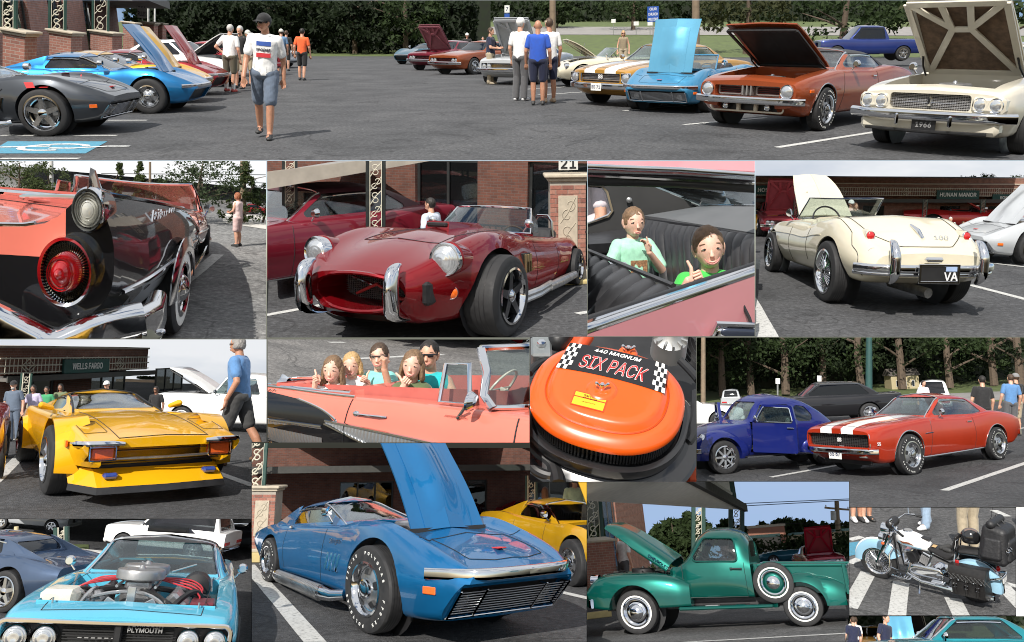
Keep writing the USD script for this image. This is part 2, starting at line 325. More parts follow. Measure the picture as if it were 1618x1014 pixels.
class Thing:
 def __init__(s, cell, name, label=None, cat=None, pos=(0, 0, 0), yaw=0., group=None, kind=None, k=(1, 1, 1), taper=0., lean=0., pitch=0., size=1.):
  s.c, s.name, s.label, s.cat, s.group, s.kind, s.k, s.a, s.P = cell, name, label, cat, group, kind, A(k), taper, []
  c, q = cos(yaw), sin(yaw); Y = A([[c, -q, 0], [q, c, 0], [0, 0, 1]])
  if pitch: c, q = cos(pitch), sin(pitch); Y = Y @ A([[c, 0, q], [0, 1, 0], [-q, 0, c]])
  if lean: c, q = cos(lean), sin(lean); Y = A([[c, 0, q], [0, 1, 0], [-q, 0, c]]) @ Y
  p = A(list(pos) + [0] * (3 - len(pos)))
  s.Rm = cell.R @ Y * cell.sc * size; s.tr = cell.o + cell.sc * cell.R @ p
 def add(s, part, m, mt, parent=None, smooth=35, label=None):
  if m is not None and len(m[1]): s.P.append([part, m, mt, parent, smooth, label]); return len(s.P) - 1
 def group_of(s, part, parent=None, label=None): s.P.append([part, None, None, parent, 0, label]); return len(s.P) - 1
 def warp(s, v):
  v = v * s.k
  if s.a: t = 1 + s.a * v[:, :1]; v = np.hstack([v[:, :1] + s.a * v[:, :1] ** 2 / 2, v[:, 1:] * t])
  return v
 def done(s, solo=False):
  meshes = []
  for part, m, mt, parent, sm, lb in s.P:
   got = None
   if m is not None:
    v = s.warp(m[0]); got = cat(*s.c.clip(v, m[1], s.Rm, s.tr))
   meshes.append(got)
  kids = {}
  for i, p in enumerate(s.P):
   if p[3] is not None and meshes[i] is not None: kids[p[3]] = 1
  if not any(m is not None for m in meshes): return None
  root = '/World/' + pathname(s.name); M = np.eye(4); M[:3, :3] = s.Rm.T; M[3, :3] = s.tr
  solo = solo or len(s.P) == 1
  if not solo:
   x = UsdGeom.Xform.Define(stage, root); x.AddTransformOp().Set(Gf.Matrix4d(*M.ravel().tolist()))
  used, where = {}, {}
  for i, (part, m, mt, parent, sm, lb) in enumerate(s.P):
   if meshes[i] is None and not (m is None and i in kids): continue
   up = where.get(parent, root) if parent is not None else root
   n = used.get((up, part), 0); used[(up, part)] = n + 1
   path = root if solo else up + '/' + (part if n == 0 else '%s_%03d' % (part, n)); where[i] = path
   if m is None: pr = UsdGeom.Xform.Define(stage, path)
   else:
    v, f = meshes[i]
    if sm:
     v, f, N = corners(v, f, sm); pr = usdkit.mesh(stage, path, (v, f), mt)
     pr.CreateNormalsAttr(Vt.Vec3fArray.FromNumpy(N.astype(np.float32))); pr.SetNormalsInterpolation('vertex')
    else: pr = usdkit.mesh(stage, path, (v, f), mt)
   if solo: pr.AddTransformOp().Set(Gf.Matrix4d(*M.ravel().tolist()))
   if lb: pr.GetPrim().SetCustomDataByKey('label', lb)
  o = stage.GetPrimAtPath(root); s.group = s.group or GROUPS.get(s.cat)
  for key, val in (('label', s.label), ('category', s.cat), ('group', s.group), ('kind', s.kind)):
   if val: o.SetCustomDataByKey(key, val)
  return o
def solo(cell, name, m, mt, label=None, cat_=None, group=None, kind=None, smooth=35, **k):
 t = Thing(cell, name, label, cat_, group=group, kind=kind, **k); t.add(name, m, mt, smooth=smooth); return t.done(True)
# --- cars
def curve(c):
 if np.ndim(c) == 0: return lambda x: np.full(np.shape(x), float(c))
 c = sorted(c); X = A([p[0] for p in c]); Y = A([p[1] for p in c]); return PchipInterpolator(X, Y) if len(c) > 1 else (lambda x: np.full(np.shape(x), Y[0]))
class Loft:
 # body through half sections: ctrl lists (y curve, z curve) from the bottom centre line to the top centre line; r rounds each corner
 def __init__(s, ctrl, x0, x1, nx=48, r=.3, m=4):
  s.C = [(curve(a), curve(b)) for a, b in ctrl]; s.x0, s.x1, s.nx, s.m = x0, x1, nx, m
  s.r = [r] * len(ctrl) if np.ndim(r) == 0 else list(r)
 def sec(s, x):
  # (len(x), points, 3) half sections
  x = np.atleast_1d(A(x)); xc = np.clip(x, s.x0, s.x1); P = np.stack([np.stack([a(xc), b(xc)], -1) for a, b in s.C], 1); n = P.shape[1]; out = [P[:, :1]]
  for i in range(1, n - 1):
   r = s.r[i]; a, b, c = P[:, i] + r * (P[:, i - 1] - P[:, i]), P[:, i], P[:, i] + r * (P[:, i + 1] - P[:, i])
   for t in np.linspace(0, 1, s.m): out.append(((1 - t) ** 2 * a + 2 * t * (1 - t) * b + t * t * c)[:, None])
  out.append(P[:, -1:]); Q = np.concatenate(out, 1)
  return np.concatenate([np.broadcast_to(x[:, None, None], Q.shape[:2] + (1,)), Q], -1)
 def pt(s, x, v, off=0.):
  # points on the surface: v counts control corners (1 = first corner's middle)
  x = np.atleast_1d(A(x)); v = np.broadcast_to(A(v), x.shape); S = s.sec(x); n = len(s.C)
  knots = np.r_[0, np.concatenate([i - .35 + .7 * np.linspace(0, 1, s.m) for i in range(1, n - 1)]), n - 1]
  j = np.clip(np.searchsorted(knots, v) - 1, 0, len(knots) - 2); t = (v - knots[j]) / (knots[j + 1] - knots[j])
  k = np.arange(len(x)); p = S[k, j] * (1 - t)[:, None] + S[k, j + 1] * t[:, None]
  if off:
   d = S[k, j + 1] - S[k, j]; N = np.stack([np.zeros(len(x)), d[:, 2], -d[:, 1]], -1); N /= np.linalg.norm(N, axis=1, keepdims=True) + 1e-12; p = p + N * off
  return p
 def path(s, pts, off=.002, n=24, both_=False):
  pts = A(pts); t = np.linspace(0, len(pts) - 1, n); k = np.arange(len(pts))
  return s.pt(np.interp(t, k, pts[:, 0]), np.interp(t, k, pts[:, 1]), off)
 def patch(s, x0, x1, v0, v1, off=.003, n=12, m=10, th=0):
  # piece of the surface, as a sheet
  X, V = np.meshgrid(np.linspace(x0, x1, n), np.linspace(v0, v1, m), indexing='ij')
  return sheet(s.pt(X.ravel(), V.ravel(), off).reshape(n, m, 3), th)
 def mesh(s, k=1., dz=0, x0=None, x1=None, solidk=None):
  xs = np.linspace(s.x0, s.x1, s.nx); e = (s.x1 - s.x0) * .012
  xs = np.unique(np.r_[xs, s.x0 + e, s.x1 - e]); H = s.sec(xs); n, m = H.shape[:2]
  full = np.concatenate([H, (H * A([1, -1, 1]))[:, -2:0:-1]], 1); M = full.shape[1]; V = full.reshape(-1, 3)
  f = grid(n, M, False, True)
  V = np.vstack([V, full[0].mean(0), full[-1].mean(0)]); j = np.arange(M); j2 = (j + 1) % M
  f = np.vstack([f, np.stack([j, j2, np.full(M, n * M)], 1), np.stack([(n - 1) * M + j2, (n - 1) * M + j, np.full(M, n * M + 1)], 1)])
  return V, f[:, ::-1]
 def man(s):
  m = man(s.mesh())
  if m.volume() < 0: v, f = s.mesh(); m = man((v, f[:, ::-1]))
  return m
def mbox(x0, x1, y0, y1, z0, z1): return MF.cube((x1 - x0, y1 - y0, z1 - z0)).translate((x0, y0, z0))
def mcyl(x, z, r, y0, y1, n=40): return MF.cylinder(abs(y1 - y0), r, r, n).rotate((-90, 0, 0)).translate((x, min(y0, y1), z))
def wheel(t, x, y, r, w=.2, style='rally', tyre='plain', rim=.62, side=None, steer=0., colm=None, z=None, part='wheel', lay=0.):
 # one wheel: tyre, rim and what the style adds, facing outwards
 s = (1 if y > 0 else -1) if side is None else side; z = r if z is None else z
 R = r * rim
 def put(m):
  m = m if s > 0 else (m[0] * A([1, -1, 1]), m[1][:, ::-1]); return mv(m, (x, y, z), rz=steer)
 h = w / 2; g = t.group_of(part)
 prof = [(R * .98, -h * .8), (R * 1.04, -h * .98), (r * .9, -h), (r * .97, -h * .88), (r, -h * .66), (r, h * .66), (r * .97, h * .88), (r * .9, h * 1.0), (r * .78, h * 1.03), (R * 1.05, h * .98), (R * .98, h * .8)]
 t.add('tyre', put(rev(prof, 40, 'y')), rubber(), g)
 tr = [rev([(r * 1.002, a * h - .004), (r * 1.002, a * h + .004)], 40, 'y') for a in (-.4, -.13, .13, .4)]
 t.add('tread_grooves', put(cat(*tr)), black(), g)
 if tyre == 'white': t.add('whitewall', put(rev([(r * .745, h * 1.035), (r * .71, h * 1.06), (r * .675, h * 1.045)], 40, 'y')), m20(), g)
 if tyre == 'wide': t.add('whitewall', put(rev([(r * .83, h * 1.03), (r * .75, h * 1.06), (R * 1.06, h * 1.01)], 40, 'y')), m20(), g)
 if tyre == 'red': t.add('redline', put(rev([(r * .80, h * 1.03), (r * .785, h * 1.045), (r * .77, h * 1.04)], 40, 'y')), plain('red_rubber', (.5, .05, .04), .6), g)
 if tyre == 'letters':
  L = []
  for k, ch in enumerate('POLYGLAS  F70-15  POLYGLAS  F70-15  '):
   if ch == ' ': continue
   m = text(ch, r * .07, .003, True); a = PI / 2 - k * 2 * PI / 36
   v = np.stack([m[0][:, 0], m[0][:, 2] + h * 1.02, m[0][:, 1] + r * .80], 1) if s < 0 else np.stack([-m[0][:, 0], m[0][:, 2] + h * 1.02, m[0][:, 1] + r * .80], 1)
   a = a if s < 0 else -a
   L.append(mv((v, m[1]), ry=k * 2 * PI / 36 * (-s)))
  t.add('tyre_lettering', put(cat(*L)), m20(), g, smooth=0)
 c = chrome(); d = black(); body = colm or c
 lip = rev([(R * 1.05, h * .95), (R * 1.06, h * 1.06), (R * .98, h * 1.08), (R * .9, h * .8), (R * .86, h * .35), (R * .8, h * .3)], 40, 'y')
 if style == 'rally':
  t.add('rim', put(lip), c, g)
  t.add('rim_dish', put(rev([(R * .84, h * .3), (R * .74, h * .5), (R * .5, h * .75), (R * .36, h * .8)], 36, 'y')), plain('rally_silver', (.42, .43, .44), .3, .9), g)
  q = [mv(hp(*[(a * .16 * R, h * (.5 + b * .17), R * (.76 - b * .2)) for a in (-1, 1) for b in (0, 1)], *[(a * .13 * R, h * (.72 + b * .17), R * (.76 - b * .2)) for a in (-1, 1) for b in (0, 1)]), ry=k * 2 * PI / 5) for k in range(5)]
  for m in q: t.add('rim_slot', put(m), d, g)
  t.add('hub_cap', put(rev([(R * .38, h * .75), (R * .37, h * 1.1), (R * .25, h * 1.25), (R * .1, h * 1.3), (1e-4, h * 1.3)], 28, 'y')), c, g)
  t.add('hub_rings', put(cat(*[rev([(R * q1, h * 1.27), (R * (q1 + .03), h * 1.24)], 24, 'y') for q1 in (.12, .2, .28)])), d, g)
 elif style in ('five', 'fan', 'split'):
  n = {'five': 5, 'fan': 8, 'split': 5}[style]
  t.add('rim', put(lip), c, g); t.add('wheel_well', put(rev([(R * .84, h * .2), (R * .8, -h * .3), (1e-4, -h * .3)], 28, 'y')), d, g)
  if style != 'fan': t.add('brake_disc', put(rev([(R * .7, -h * .22), (R * .7, -h * .1), (1e-4, -h * .1)], 28, 'y')), m46(), g)
  for k in range(n):
   a0, wd = (.16, .1) if style != 'fan' else (.09, .07)
   sp = hp(*[(q1 * a0 * R, h * zz, .2 * R) for q1 in (-1, 1) for zz in (.45, .85)], *[(q1 * wd * R * 1.15, h * zz, .93 * R) for q1 in (-1, 1) for zz in (.55, .9)])
   t.add('spoke', put(mv(sp, ry=k * 2 * PI / n)), colm or plain('wheel_silver', (.62, .63, .65), .22, .9), g)
  t.add('hub_cap', put(rev([(R * .24, h * .4), (R * .24, h * .92), (R * .12, h * 1.05), (1e-4, h * 1.05)], 20, 'y')), c, g)
 elif style == 'wire':
  t.add('rim', put(lip), c, g); t.add('wheel_well', put(rev([(R * .84, h * .2), (R * .8, -h * .5), (1e-4, -h * .5)], 28, 'y')), d, g)
  q = []
  for k in range(28):
   a = k * 2 * PI / 28
   for da, z0, z1 in ((.32, 1.0, .5), (-.32, .35, .75)):
    q.append(tube([(R * .17 * sin(a), h * z0, R * .17 * cos(a)), (R * .9 * sin(a + da), h * z1, R * .9 * cos(a + da))], R * .016, 5))
  t.add('wire_spokes', put(cat(*q)), c, g)
  t.add('hub_cap', put(cat(rev([(R * .2, h * .3), (R * .19, h * 1.05), (R * .1, h * 1.2), (1e-4, h * 1.2)], 20, 'y'), *[mv(hp(*[(q1 * R * .05, h * zz, R * rr) for q1 in (-1, 1) for zz in (1.05, 1.15) for rr in (.05, .3)]), ry=q2 * PI) for q2 in (0, 1)])), c, g)
 elif style == 'cap':
  t.add('rim', put(rev([(R * 1.05, h * .95), (R * 1.06, h * 1.04), (R * .97, h * 1.06), (R * .9, h * .75), (R * .82, h * .6), (R * .7, h * .85), (R * .56, h * .9), (R * .5, h * .7)], 40, 'y')), body, g)
  t.add('hub_cap', put(rev([(R * .55, h * .8), (R * .53, h * .98), (R * .4, h * 1.22), (R * .2, h * 1.38), (1e-4, h * 1.42)], 32, 'y')), c, g)
  t.add('trim_ring', put(rev([(R * 1.03, h * 1.04), (R * .96, h * 1.12), (R * .86, h * 1.0)], 40, 'y')), c, g)
 elif style == 'dark':
  t.add('rim', put(rev([(R * 1.05, h * .95), (R, h * .95), (R * .8, h * .4), (R * .3, h * .6), (1e-4, h * .6)], 32, 'y')), plain('steel_wheel', (.05, .05, .05), .4, .6), g)
  t.add('hub_cap', put(rev([(R * .4, h * .5), (R * .38, h * .85), (1e-4, h * 1.0)], 24, 'y')), c, g)
 return g
def lamp(t, p, r, d=(1, 0, 0), lensm=None, part='headlight', depth=.06, ringm=None, out=.0):
 # round lamp facing d: bezel, bowl, lens
 d = A(d) / np.linalg.norm(d); yaw, pit = atan2(d[1], d[0]), math.asin(d[2])
 def put(m): return mv(mv(m, ry=-pit), p, rz=yaw)
 g = t.group_of(part)
 t.add('bezel', put(rev([(r * 1.18, -depth), (r * 1.2, out), (r * 1.12, out + r * .14), (r * 1.0, out + r * .06), (r * .98, -r * .1)], 28, 'x')), ringm or chrome(), g)
 t.add('lens', put(rev([(r, out + r * .02), (r * .8, out + r * .16), (r * .45, out + r * .26), (1e-4, out + r * .3)], 24, 'x')), lensm or mat('headlamp_glass', {'n': ('wave_texture', {'scale': 26}), 'tc': ('texture_coordinate', {}), 'b': ('bump', {'strength': .35, 'distance': .01}), 'p': ('principled_bsdf', {'base_color': (.62, .64, .66), 'metallic': .75, 'roughness': .16, 'coat_weight': 1.})}, [('tc.object', 'n.vector'), ('n.fac', 'b.height'), ('b.normal', 'p.normal')]), g)
 return g
def bumper(t, pts, w=.05, h=.11, part='front_bumper', m=None, r=.45):
 P = A(pts); k = np.arange(len(P)); u = np.linspace(0, len(P) - 1, 8 * len(P)); Q = np.stack([PchipInterpolator(k, P[:, i])(u) for i in range(3)], 1)
 return t.add(part, sweep(rrect(w, h, r, 4), Q), m or chrome())
def mirror_both(t, part, m, mt, **k): t.add(part, m, mt, **k); t.add(part, flip(m), mt, **k)
def seats(t, x, ys=(.36, -.36), z=.30, m=None, h=.55, w=.5):
 for y in ys:
  t.add('seat', cat(box(x - .25, x + .3, y - w / 2, y + w / 2, z, z + .2, .06), mv(box(-.1, .08, -w / 2, w / 2, 0, h, .06), (x - .25, y, z + .12), ry=-.25)), m or vinyl())
def steering(t, x, y, z, r=.19, tilt=.5, m=None):
 a = np.linspace(0, 2 * PI, 25)[:-1]
 ring = tube(np.stack([0 * a, r * np.cos(a), r * np.sin(a)], 1), .012, 6, True)
 t.add('steering_wheel', mv(cat(ring, tube([(0, -r, 0), (0, r, 0)], .008, 5), tube([(0, 0, 0), (.3, 0, 0)], .02, 6)), (x, y, z), ry=tilt), m or black())
def engine(t, x0, x1, y, z, rnd, cleaner='round', col=None, small=False):
 # what lies under an open hood: block, covers, filter, hoses, battery, tanks
 g = t.group_of('engine'); xm = (x0 + x1) / 2; em = col or plain('engine_iron', (.06, .06, .065), .5, .6)
 t.add('block', box(xm - .3, xm + .32, -.2, .2, z - .3, z - .06, .03), em, g)
 for s in (-1, 1): t.add('valve_cover', mv(box(-.28, .28, -.08, .08, -.05, .05, .025), (xm, s * .24, z - .05), rx=s * .6), chrome() if not small else em, g)
 t.add('air_cleaner', rev([(1e-4, -.03), (.2, -.03), (.21, -.02), (.21, .04), (.19, .055), (.03, .06), (.02, .085), (1e-4, .085)], 28, 'z', (xm + .02, 0, z + .08)), plain('cleaner_steel', (.45, .45, .46), .3, .8) if not small else black(), g)
 t.add('battery', box(x0 + .05, x0 + .3, y - .3, y - .1, z - .25, z + .02, .01), black(), g)
 t.add('washer_tank', box(x0 + .1, x0 + .3, -y + .06, -y + .24, z - .25, z, .03), m47(), g)
 hs = []
 for k in range(7 if not small else 4):
  a = A([rnd.uniform(x0, x1), rnd.uniform(-y, y), z - .05 + rnd.random() * .1]); b = A([rnd.uniform(x0, x1), rnd.uniform(-y, y), z - .05]); m_ = (a + b) / 2 + A([0, 0, .1])
  hs.append(tube([a, a * .6 + m_ * .4 + A([0, 0, .03]), m_, b * .6 + m_ * .4 + A([0, 0, .03]), b], .013, 6))
 t.add('hoses', cat(*hs), black(), g)
 t.add('radiator', box(x1 - .02, x1 + .03, -y * .7, y * .7, z - .35, z + .02, .01), black(), g)
def plate_(t, p, yaw=0., m=None, txt=None, w=.3, h=.15, part='number_plate', tm=None, frame=None):
 g = t.add(part, mv(box(-.006, .006, -w / 2, w / 2, -h / 2, h / 2, .004), p, rz=yaw), m or plain('plate_white', (.72, .72, .7), .4))
 if frame: t.add('frame', mv(cat(*[box(-.01, .012, -w / 2 - .012, w / 2 + .012, a - .012, a + .012, .004) for a in (-h / 2, h / 2)], *[box(-.01, .012, a - .012, a + .012, -h / 2, h / 2, .004) for a in (-w / 2, w / 2)]), p, rz=yaw), frame, g)
 if txt: t.add('lettering', mv(mv(face_to(text(txt, h * .42, .003, True), 'x'), (.006, 0, -h * .2)), p, rz=yaw), tm or plain('plate_ink', (.03, .04, .1), .5), g, smooth=0)
class Car:
 # common way to build a car on a Loft: wells, bays and openings cut from the body, then glasshouse, wheels and trim
 def __init__(c, t, B, pm, wb, wr, wy, lo=True, well=1.14):
  c.t, c.B, c.pm, c.wb, c.wr, c.wy = t, B, pm, wb, wr, wy; c.m = B.man(); c.axles = (wb / 2, -wb / 2)
  for x in c.axles[:2 if lo else 1]:
   for s in (1, -1):
    y0 = s * (wy - .26); q = mcyl(x, wr * 1.02, wr * well, y0, s * 1.4); c.m = c.m - q
    a = np.linspace(-.15, PI + .15, 24); rr = wr * well - .006
    X_, Z_ = x + rr * np.cos(a), wr * 1.02 + rr * np.sin(a); yo = np.maximum(c.side_y(X_, Z_) - .012, wy - .25); P = np.stack([np.stack([X_, s * yy, Z_], 1) for yy in (np.full(24, wy - .255), yo)])
    t.add('wheel_well_liner', sheet(P), black())
    t.add('wheel_well_liner', mv(rev([(1e-4, 0), (rr, 0)], 24, 'y'), (x, y0 + s * .004, wr * 1.02)), black())
 def cut(c, m): c.m = c.m - m; return c
 def tub(c, x0, x1, y, z0, z1, mt=None, part='cabin_tub'):
  # opening with a lined inside
  c.m = c.m - mbox(x0, x1, -y, y, z0, z1 + 1)
  d = .004; P = [(x0, -y), (x1, -y), (x1, y), (x0, y), (x0, -y)]
  side = sheet(A([[(a * 1 + (d if a == x0 else -d), b + (d if b < 0 else -d), z) for z in (z0 + d, z1)] for a, b in P]))
  fl = sheet(A([[(x0, -y, z0 + d), (x0, y, z0 + d)], [(x1, -y, z0 + d), (x1, y, z0 + d)]]))
  c.t.add(part, cat(side, fl), mt or m48())
 def finish(c, regions=()):
  # regions: (manifold, material, part) painted differently
  m = c.m
  for q, mt, part in regions:
   c.t.add(part, tri(m ^ q), mt); m = m - q
  c.t.add('body', tri(m), c.pm)
 def wheels(c, **k):
  kr = dict(k); rear = kr.pop('rear', {}); st = kr.pop('steer', 0)
  for i, x in enumerate(c.axles):
   for s in (1, -1):
    q = dict(kr); q.update(rear if i else {}); r = q.pop('r', c.wr); wy = q.pop('wy', c.wy)
    wheel(c.t, x, s * (wy - q.get('w', .2) / 2 + .02), r, steer=st if i == 0 else 0, **q)
 def seam(c, pts, r=.004, both_=True, mt=None, part='panel_gap', n=24, off=.0005):
  m = tube(c.B.path(pts, off, n), r, 5); c.t.add(part, m, mt or black(), smooth=60)
  if both_: c.t.add(part, flip(m), mt or black(), smooth=60)
 def strip(c, pts, r=.012, mt=None, part='chrome_strip', n=24, flat=1., both_=True, off=.004):
  m = tube(c.B.path(pts, off, n), r, 6, flat=flat); c.t.add(part, m, mt or chrome(), smooth=60)
  if both_: c.t.add(part, flip(m), mt or chrome(), smooth=60)
 def arch(c, x, r, mt=None, a0=-.1, th=.012, part='arch_trim'):
  # lip along a wheel arch on the body side
  a = np.linspace(a0, PI - a0, 30); X = x + r * np.cos(a); Z = c.wr * 1.02 + r * np.sin(a); Y = c.side_y(X, Z)
  m = tube(np.stack([X, Y + .004, Z], 1), th, 6); c.t.add(part, m, mt or chrome(), smooth=60); c.t.add(part, flip(m), mt or chrome(), smooth=60)
 def side_y(c, X, Z):
  S = c.B.sec(X); out = []
  for s, z in zip(S, np.atleast_1d(Z)):
   k = np.argmax(s[:, 1]); lo, hi = s[1:k + 1], s[k:]
   o = np.argsort(lo[:, 2]); y1 = np.interp(z, lo[o, 2], lo[o, 1]) if len(lo) else s[k, 1]; o = np.argsort(hi[:, 2]); y2 = np.interp(z, hi[o, 2], hi[o, 1])
   out.append(y1 if z < s[k, 2] else y2)
  return A(out)
def glasshouse(t, xb0, xr0, xr1, xb1, zb, zr, yb, yr, side, rearw=None, pm=None, roofm=None, ws=None, nose=.0, r=.28, gl=None, trim=None, crown=.03, thick=.03, curve_=.12, zb1=None, vent=None):
 # cabin top: closed shell with the windows cut out and panes set in. side: list of (x,z) polygons
 zb1 = zb if zb1 is None else zb1; g = gl or glass()
 zt = [(xb1, zb1 + .005), (xb1 + (xr1 - xb1) * .55, zb1 + (zr - zb1) * .66), (xr1, zr - .02), ((xr0 + xr1) / 2, zr + .005), (xr0, zr - .015), (xr0 + (xb0 - xr0) * .5, zb + (zr - zb) * .52), (xb0, zb + .005)]
 f = lambda a, b: [(xb1, a[0]), (xr1, a[1]), (xr0, a[2]), (xb0, a[3])]
 ct = [(0, zb - .04), (f((yb * .93, yb, yb, yb * .93), 0), [(xb1, zb1 - .03), (xr1, zb - .03), (xb0, zb - .03)]), ([(xb1, yb * .9), (xr1, yr), (xr0, yr), (xb0, yb * .92)], [(x, max(z - .03, zb - .02)) for x, z in zt]), (0, [(x, z + crown * (0.2 + .8 * (xb1 + .2 < x < xb0 - .2))) for x, z in zt])]
 L = Loft(ct, xb1, xb0, 40, [0, .1, r, 0], 5); o = L.man()
 cx, cz = (xb0 + xb1) / 2, zb; kx, ky, kz = 1 - 2 * thick / (xb0 - xb1) * 1.6, 1 - thick / yb, 1 - thick / (zr - zb)
 def shrink(k): return MF.compose([o]).translate((-cx, 0, -cz)).scale((1 - (1 - kx) * k, 1 - (1 - ky) * k, 1 - (1 - kz) * k)).translate((cx, 0, cz))
 inner = shrink(1.) + mbox(xb1 + .25, xb0 - .25, -yb * .92, yb * .92, zb - .2, zb + .02)
 outg = shrink(.25); ing = shrink(.55)
 shell = o - inner; paneS = outg - ing
 wf = extm(rpoly(ws or [(-yb * .86, zb + .03), (yb * .86, zb + .03), (yr * .9, zr - .045), (-yr * .9, zr - .045)], .04), xr0 - .12, xb0 + 1, 'x')
 wf = wf - mbox(-9, xr0 - .02, -3, 3, zr - .07, 9)
 rw = extm(rpoly(rearw or [(-yb * .74, zb1 + .06), (yb * .74, zb1 + .06), (yr * .8, zr - .07), (-yr * .8, zr - .07)], .05), xb1 - 1, xr1 + .1, 'x')
 pieces = [('windshield', wf), ('rear_window', rw)]
 sw = None
 for p in side:
  e = extm(rpoly(p, .035), -2, 2, 'y'); e = e - mbox(-9, 9, -yr * .6, yr * .6, 0, 9); pieces.append(('side_window', e)); 
 for n_, q in pieces: shell = shell - q
 body = shell
 if roofm is not None:
  cap = mbox(-9, 9, -9, 9, zr - .09, 9) + mbox(-9, xr1 + .15, -9, 9, zb + .012, 9)
  t.add('roof', tri(shell ^ cap), roofm); body = shell - cap; t.add('pillars', tri(body), pm)
 else: t.add('roof', tri(shell), pm)
 for n_, q in pieces:
  p = paneS ^ q
  if n_ == 'side_window':
   for s in (1, -1): t.add(n_, tri(p ^ mbox(-9, 9, 0 if s > 0 else -9, 9 if s > 0 else 0, 0, 9)), g)
  else: t.add(n_, tri(p), g)
 if trim:
  for s in (1, -1):
   P = L.pt(np.linspace(xr0, xb0, 10), 2., .004) * A([1, s, 1]); t.add('windshield_trim', tube(P, .014, 6), trim)
  P = L.pt(np.full(9, xr0 + .01), np.linspace(2, 3, 9), .003); t.add('windshield_trim', tube(np.vstack([P, (P * A([1, -1, 1]))[::-1][1:]]), .012, 6), trim)
  for s in (1, -1):
   P = L.pt(np.linspace(xr1 + .05, xr0, 14), 1.75, .004) * A([1, s, 1]); t.add('drip_rail', tube(P, .011, 6), trim)
 return L
# --- the stands
def stand(rects, yh, h, roll, sc): return Stand(rects, yh, h, rad(roll), sc)
cA = stand([(0, 0, 1618, 253.2)], 60, 1.45, 0, 5.0)
cB = stand([(0, 254.2, 420.4, 535)], 233, 1.57, -5.2, 3.2)
cC = stand([(422, 254.2, 927.5, 533)], 213, 1.82, .8, 2.6)
cD = stand([(928.3, 254.2, 1192.5, 531)], 300, 1.25, 0, 9.)
cE = stand([(1193.5, 254.2, 1618, 532)], 242, 1.70, -.5, 3.2)
cF = stand([(0, 536, 421, 698), (0, 698, 397.5, 819.5)], 556, 1.68, -1.7, .85)
cG = stand([(423, 536, 836.5, 699)], 420, 1.93, -8.2, 1.05)
cH = stand([(837.5, 532, 1100, 761)], -600, 1.63, 0, 3.0)
cI = stand([(1101, 533, 1618, 760), (1342, 760, 1618, 801)], 587, 2.08, 2.2, .55)
cJ = stand([(398, 700, 837.5, 1014), (837.5, 762, 927, 1014)], 707, 1.52, 0, .54)
cK = stand([(0, 820, 397.5, 1014)], 697, 2.8, -5.0, .4)
cL = stand([(927.5, 761, 1341.5, 1014)], 885, 1.47, 4.3, .30)
cM = stand([(1342, 802, 1605, 972)], 450, 4.06, 0, .4)
cN = stand([(1336, 973.5, 1618, 1014)], 982, 1.5, 0, .13)
def ground(c, y0, y1, mt=None, x=60, z=0, name='parking_lot', ylines=(), back=None):
 n = 2; return solo(c, name, sheet(A([[(-x, y0, z), (-x, y1, z)], [(x, y0, z), (x, y1, z)]])), mt or asphalt(), kind='structure', smooth=0)
def strip_(c, a, b, w, z=.004, mt=None, name='painted_line', label=None, cat_='painted line', group=None):
 # painted line between ground pixels a and b
 p, q = c.at(*a), c.at(*b); d = (q - p)[:2]; d /= np.linalg.norm(d); n = A([-d[1], d[0], 0]) * w / 2
 o = (p + q) / 2; yaw = atan2(d[1], d[0]); L = np.linalg.norm((q - p)[:2]) / 2
 k = max(2, int(L * 4)); rnd = random.Random(int(L * 1e4)); X = np.linspace(-L, L, k)
 return solo(c, name, sheet(A([[(x, -w / 2 + rnd.uniform(-.004, .004), z), (x, w / 2 + rnd.uniform(-.004, .004), z)] for x in X])), mt or linepaint(), label, cat_, group, smooth=0, pos=o, yaw=yaw)
cW = stand([(1605.6, 801.5, 1618, 973.3)], 450, 4.06, 0, .4)
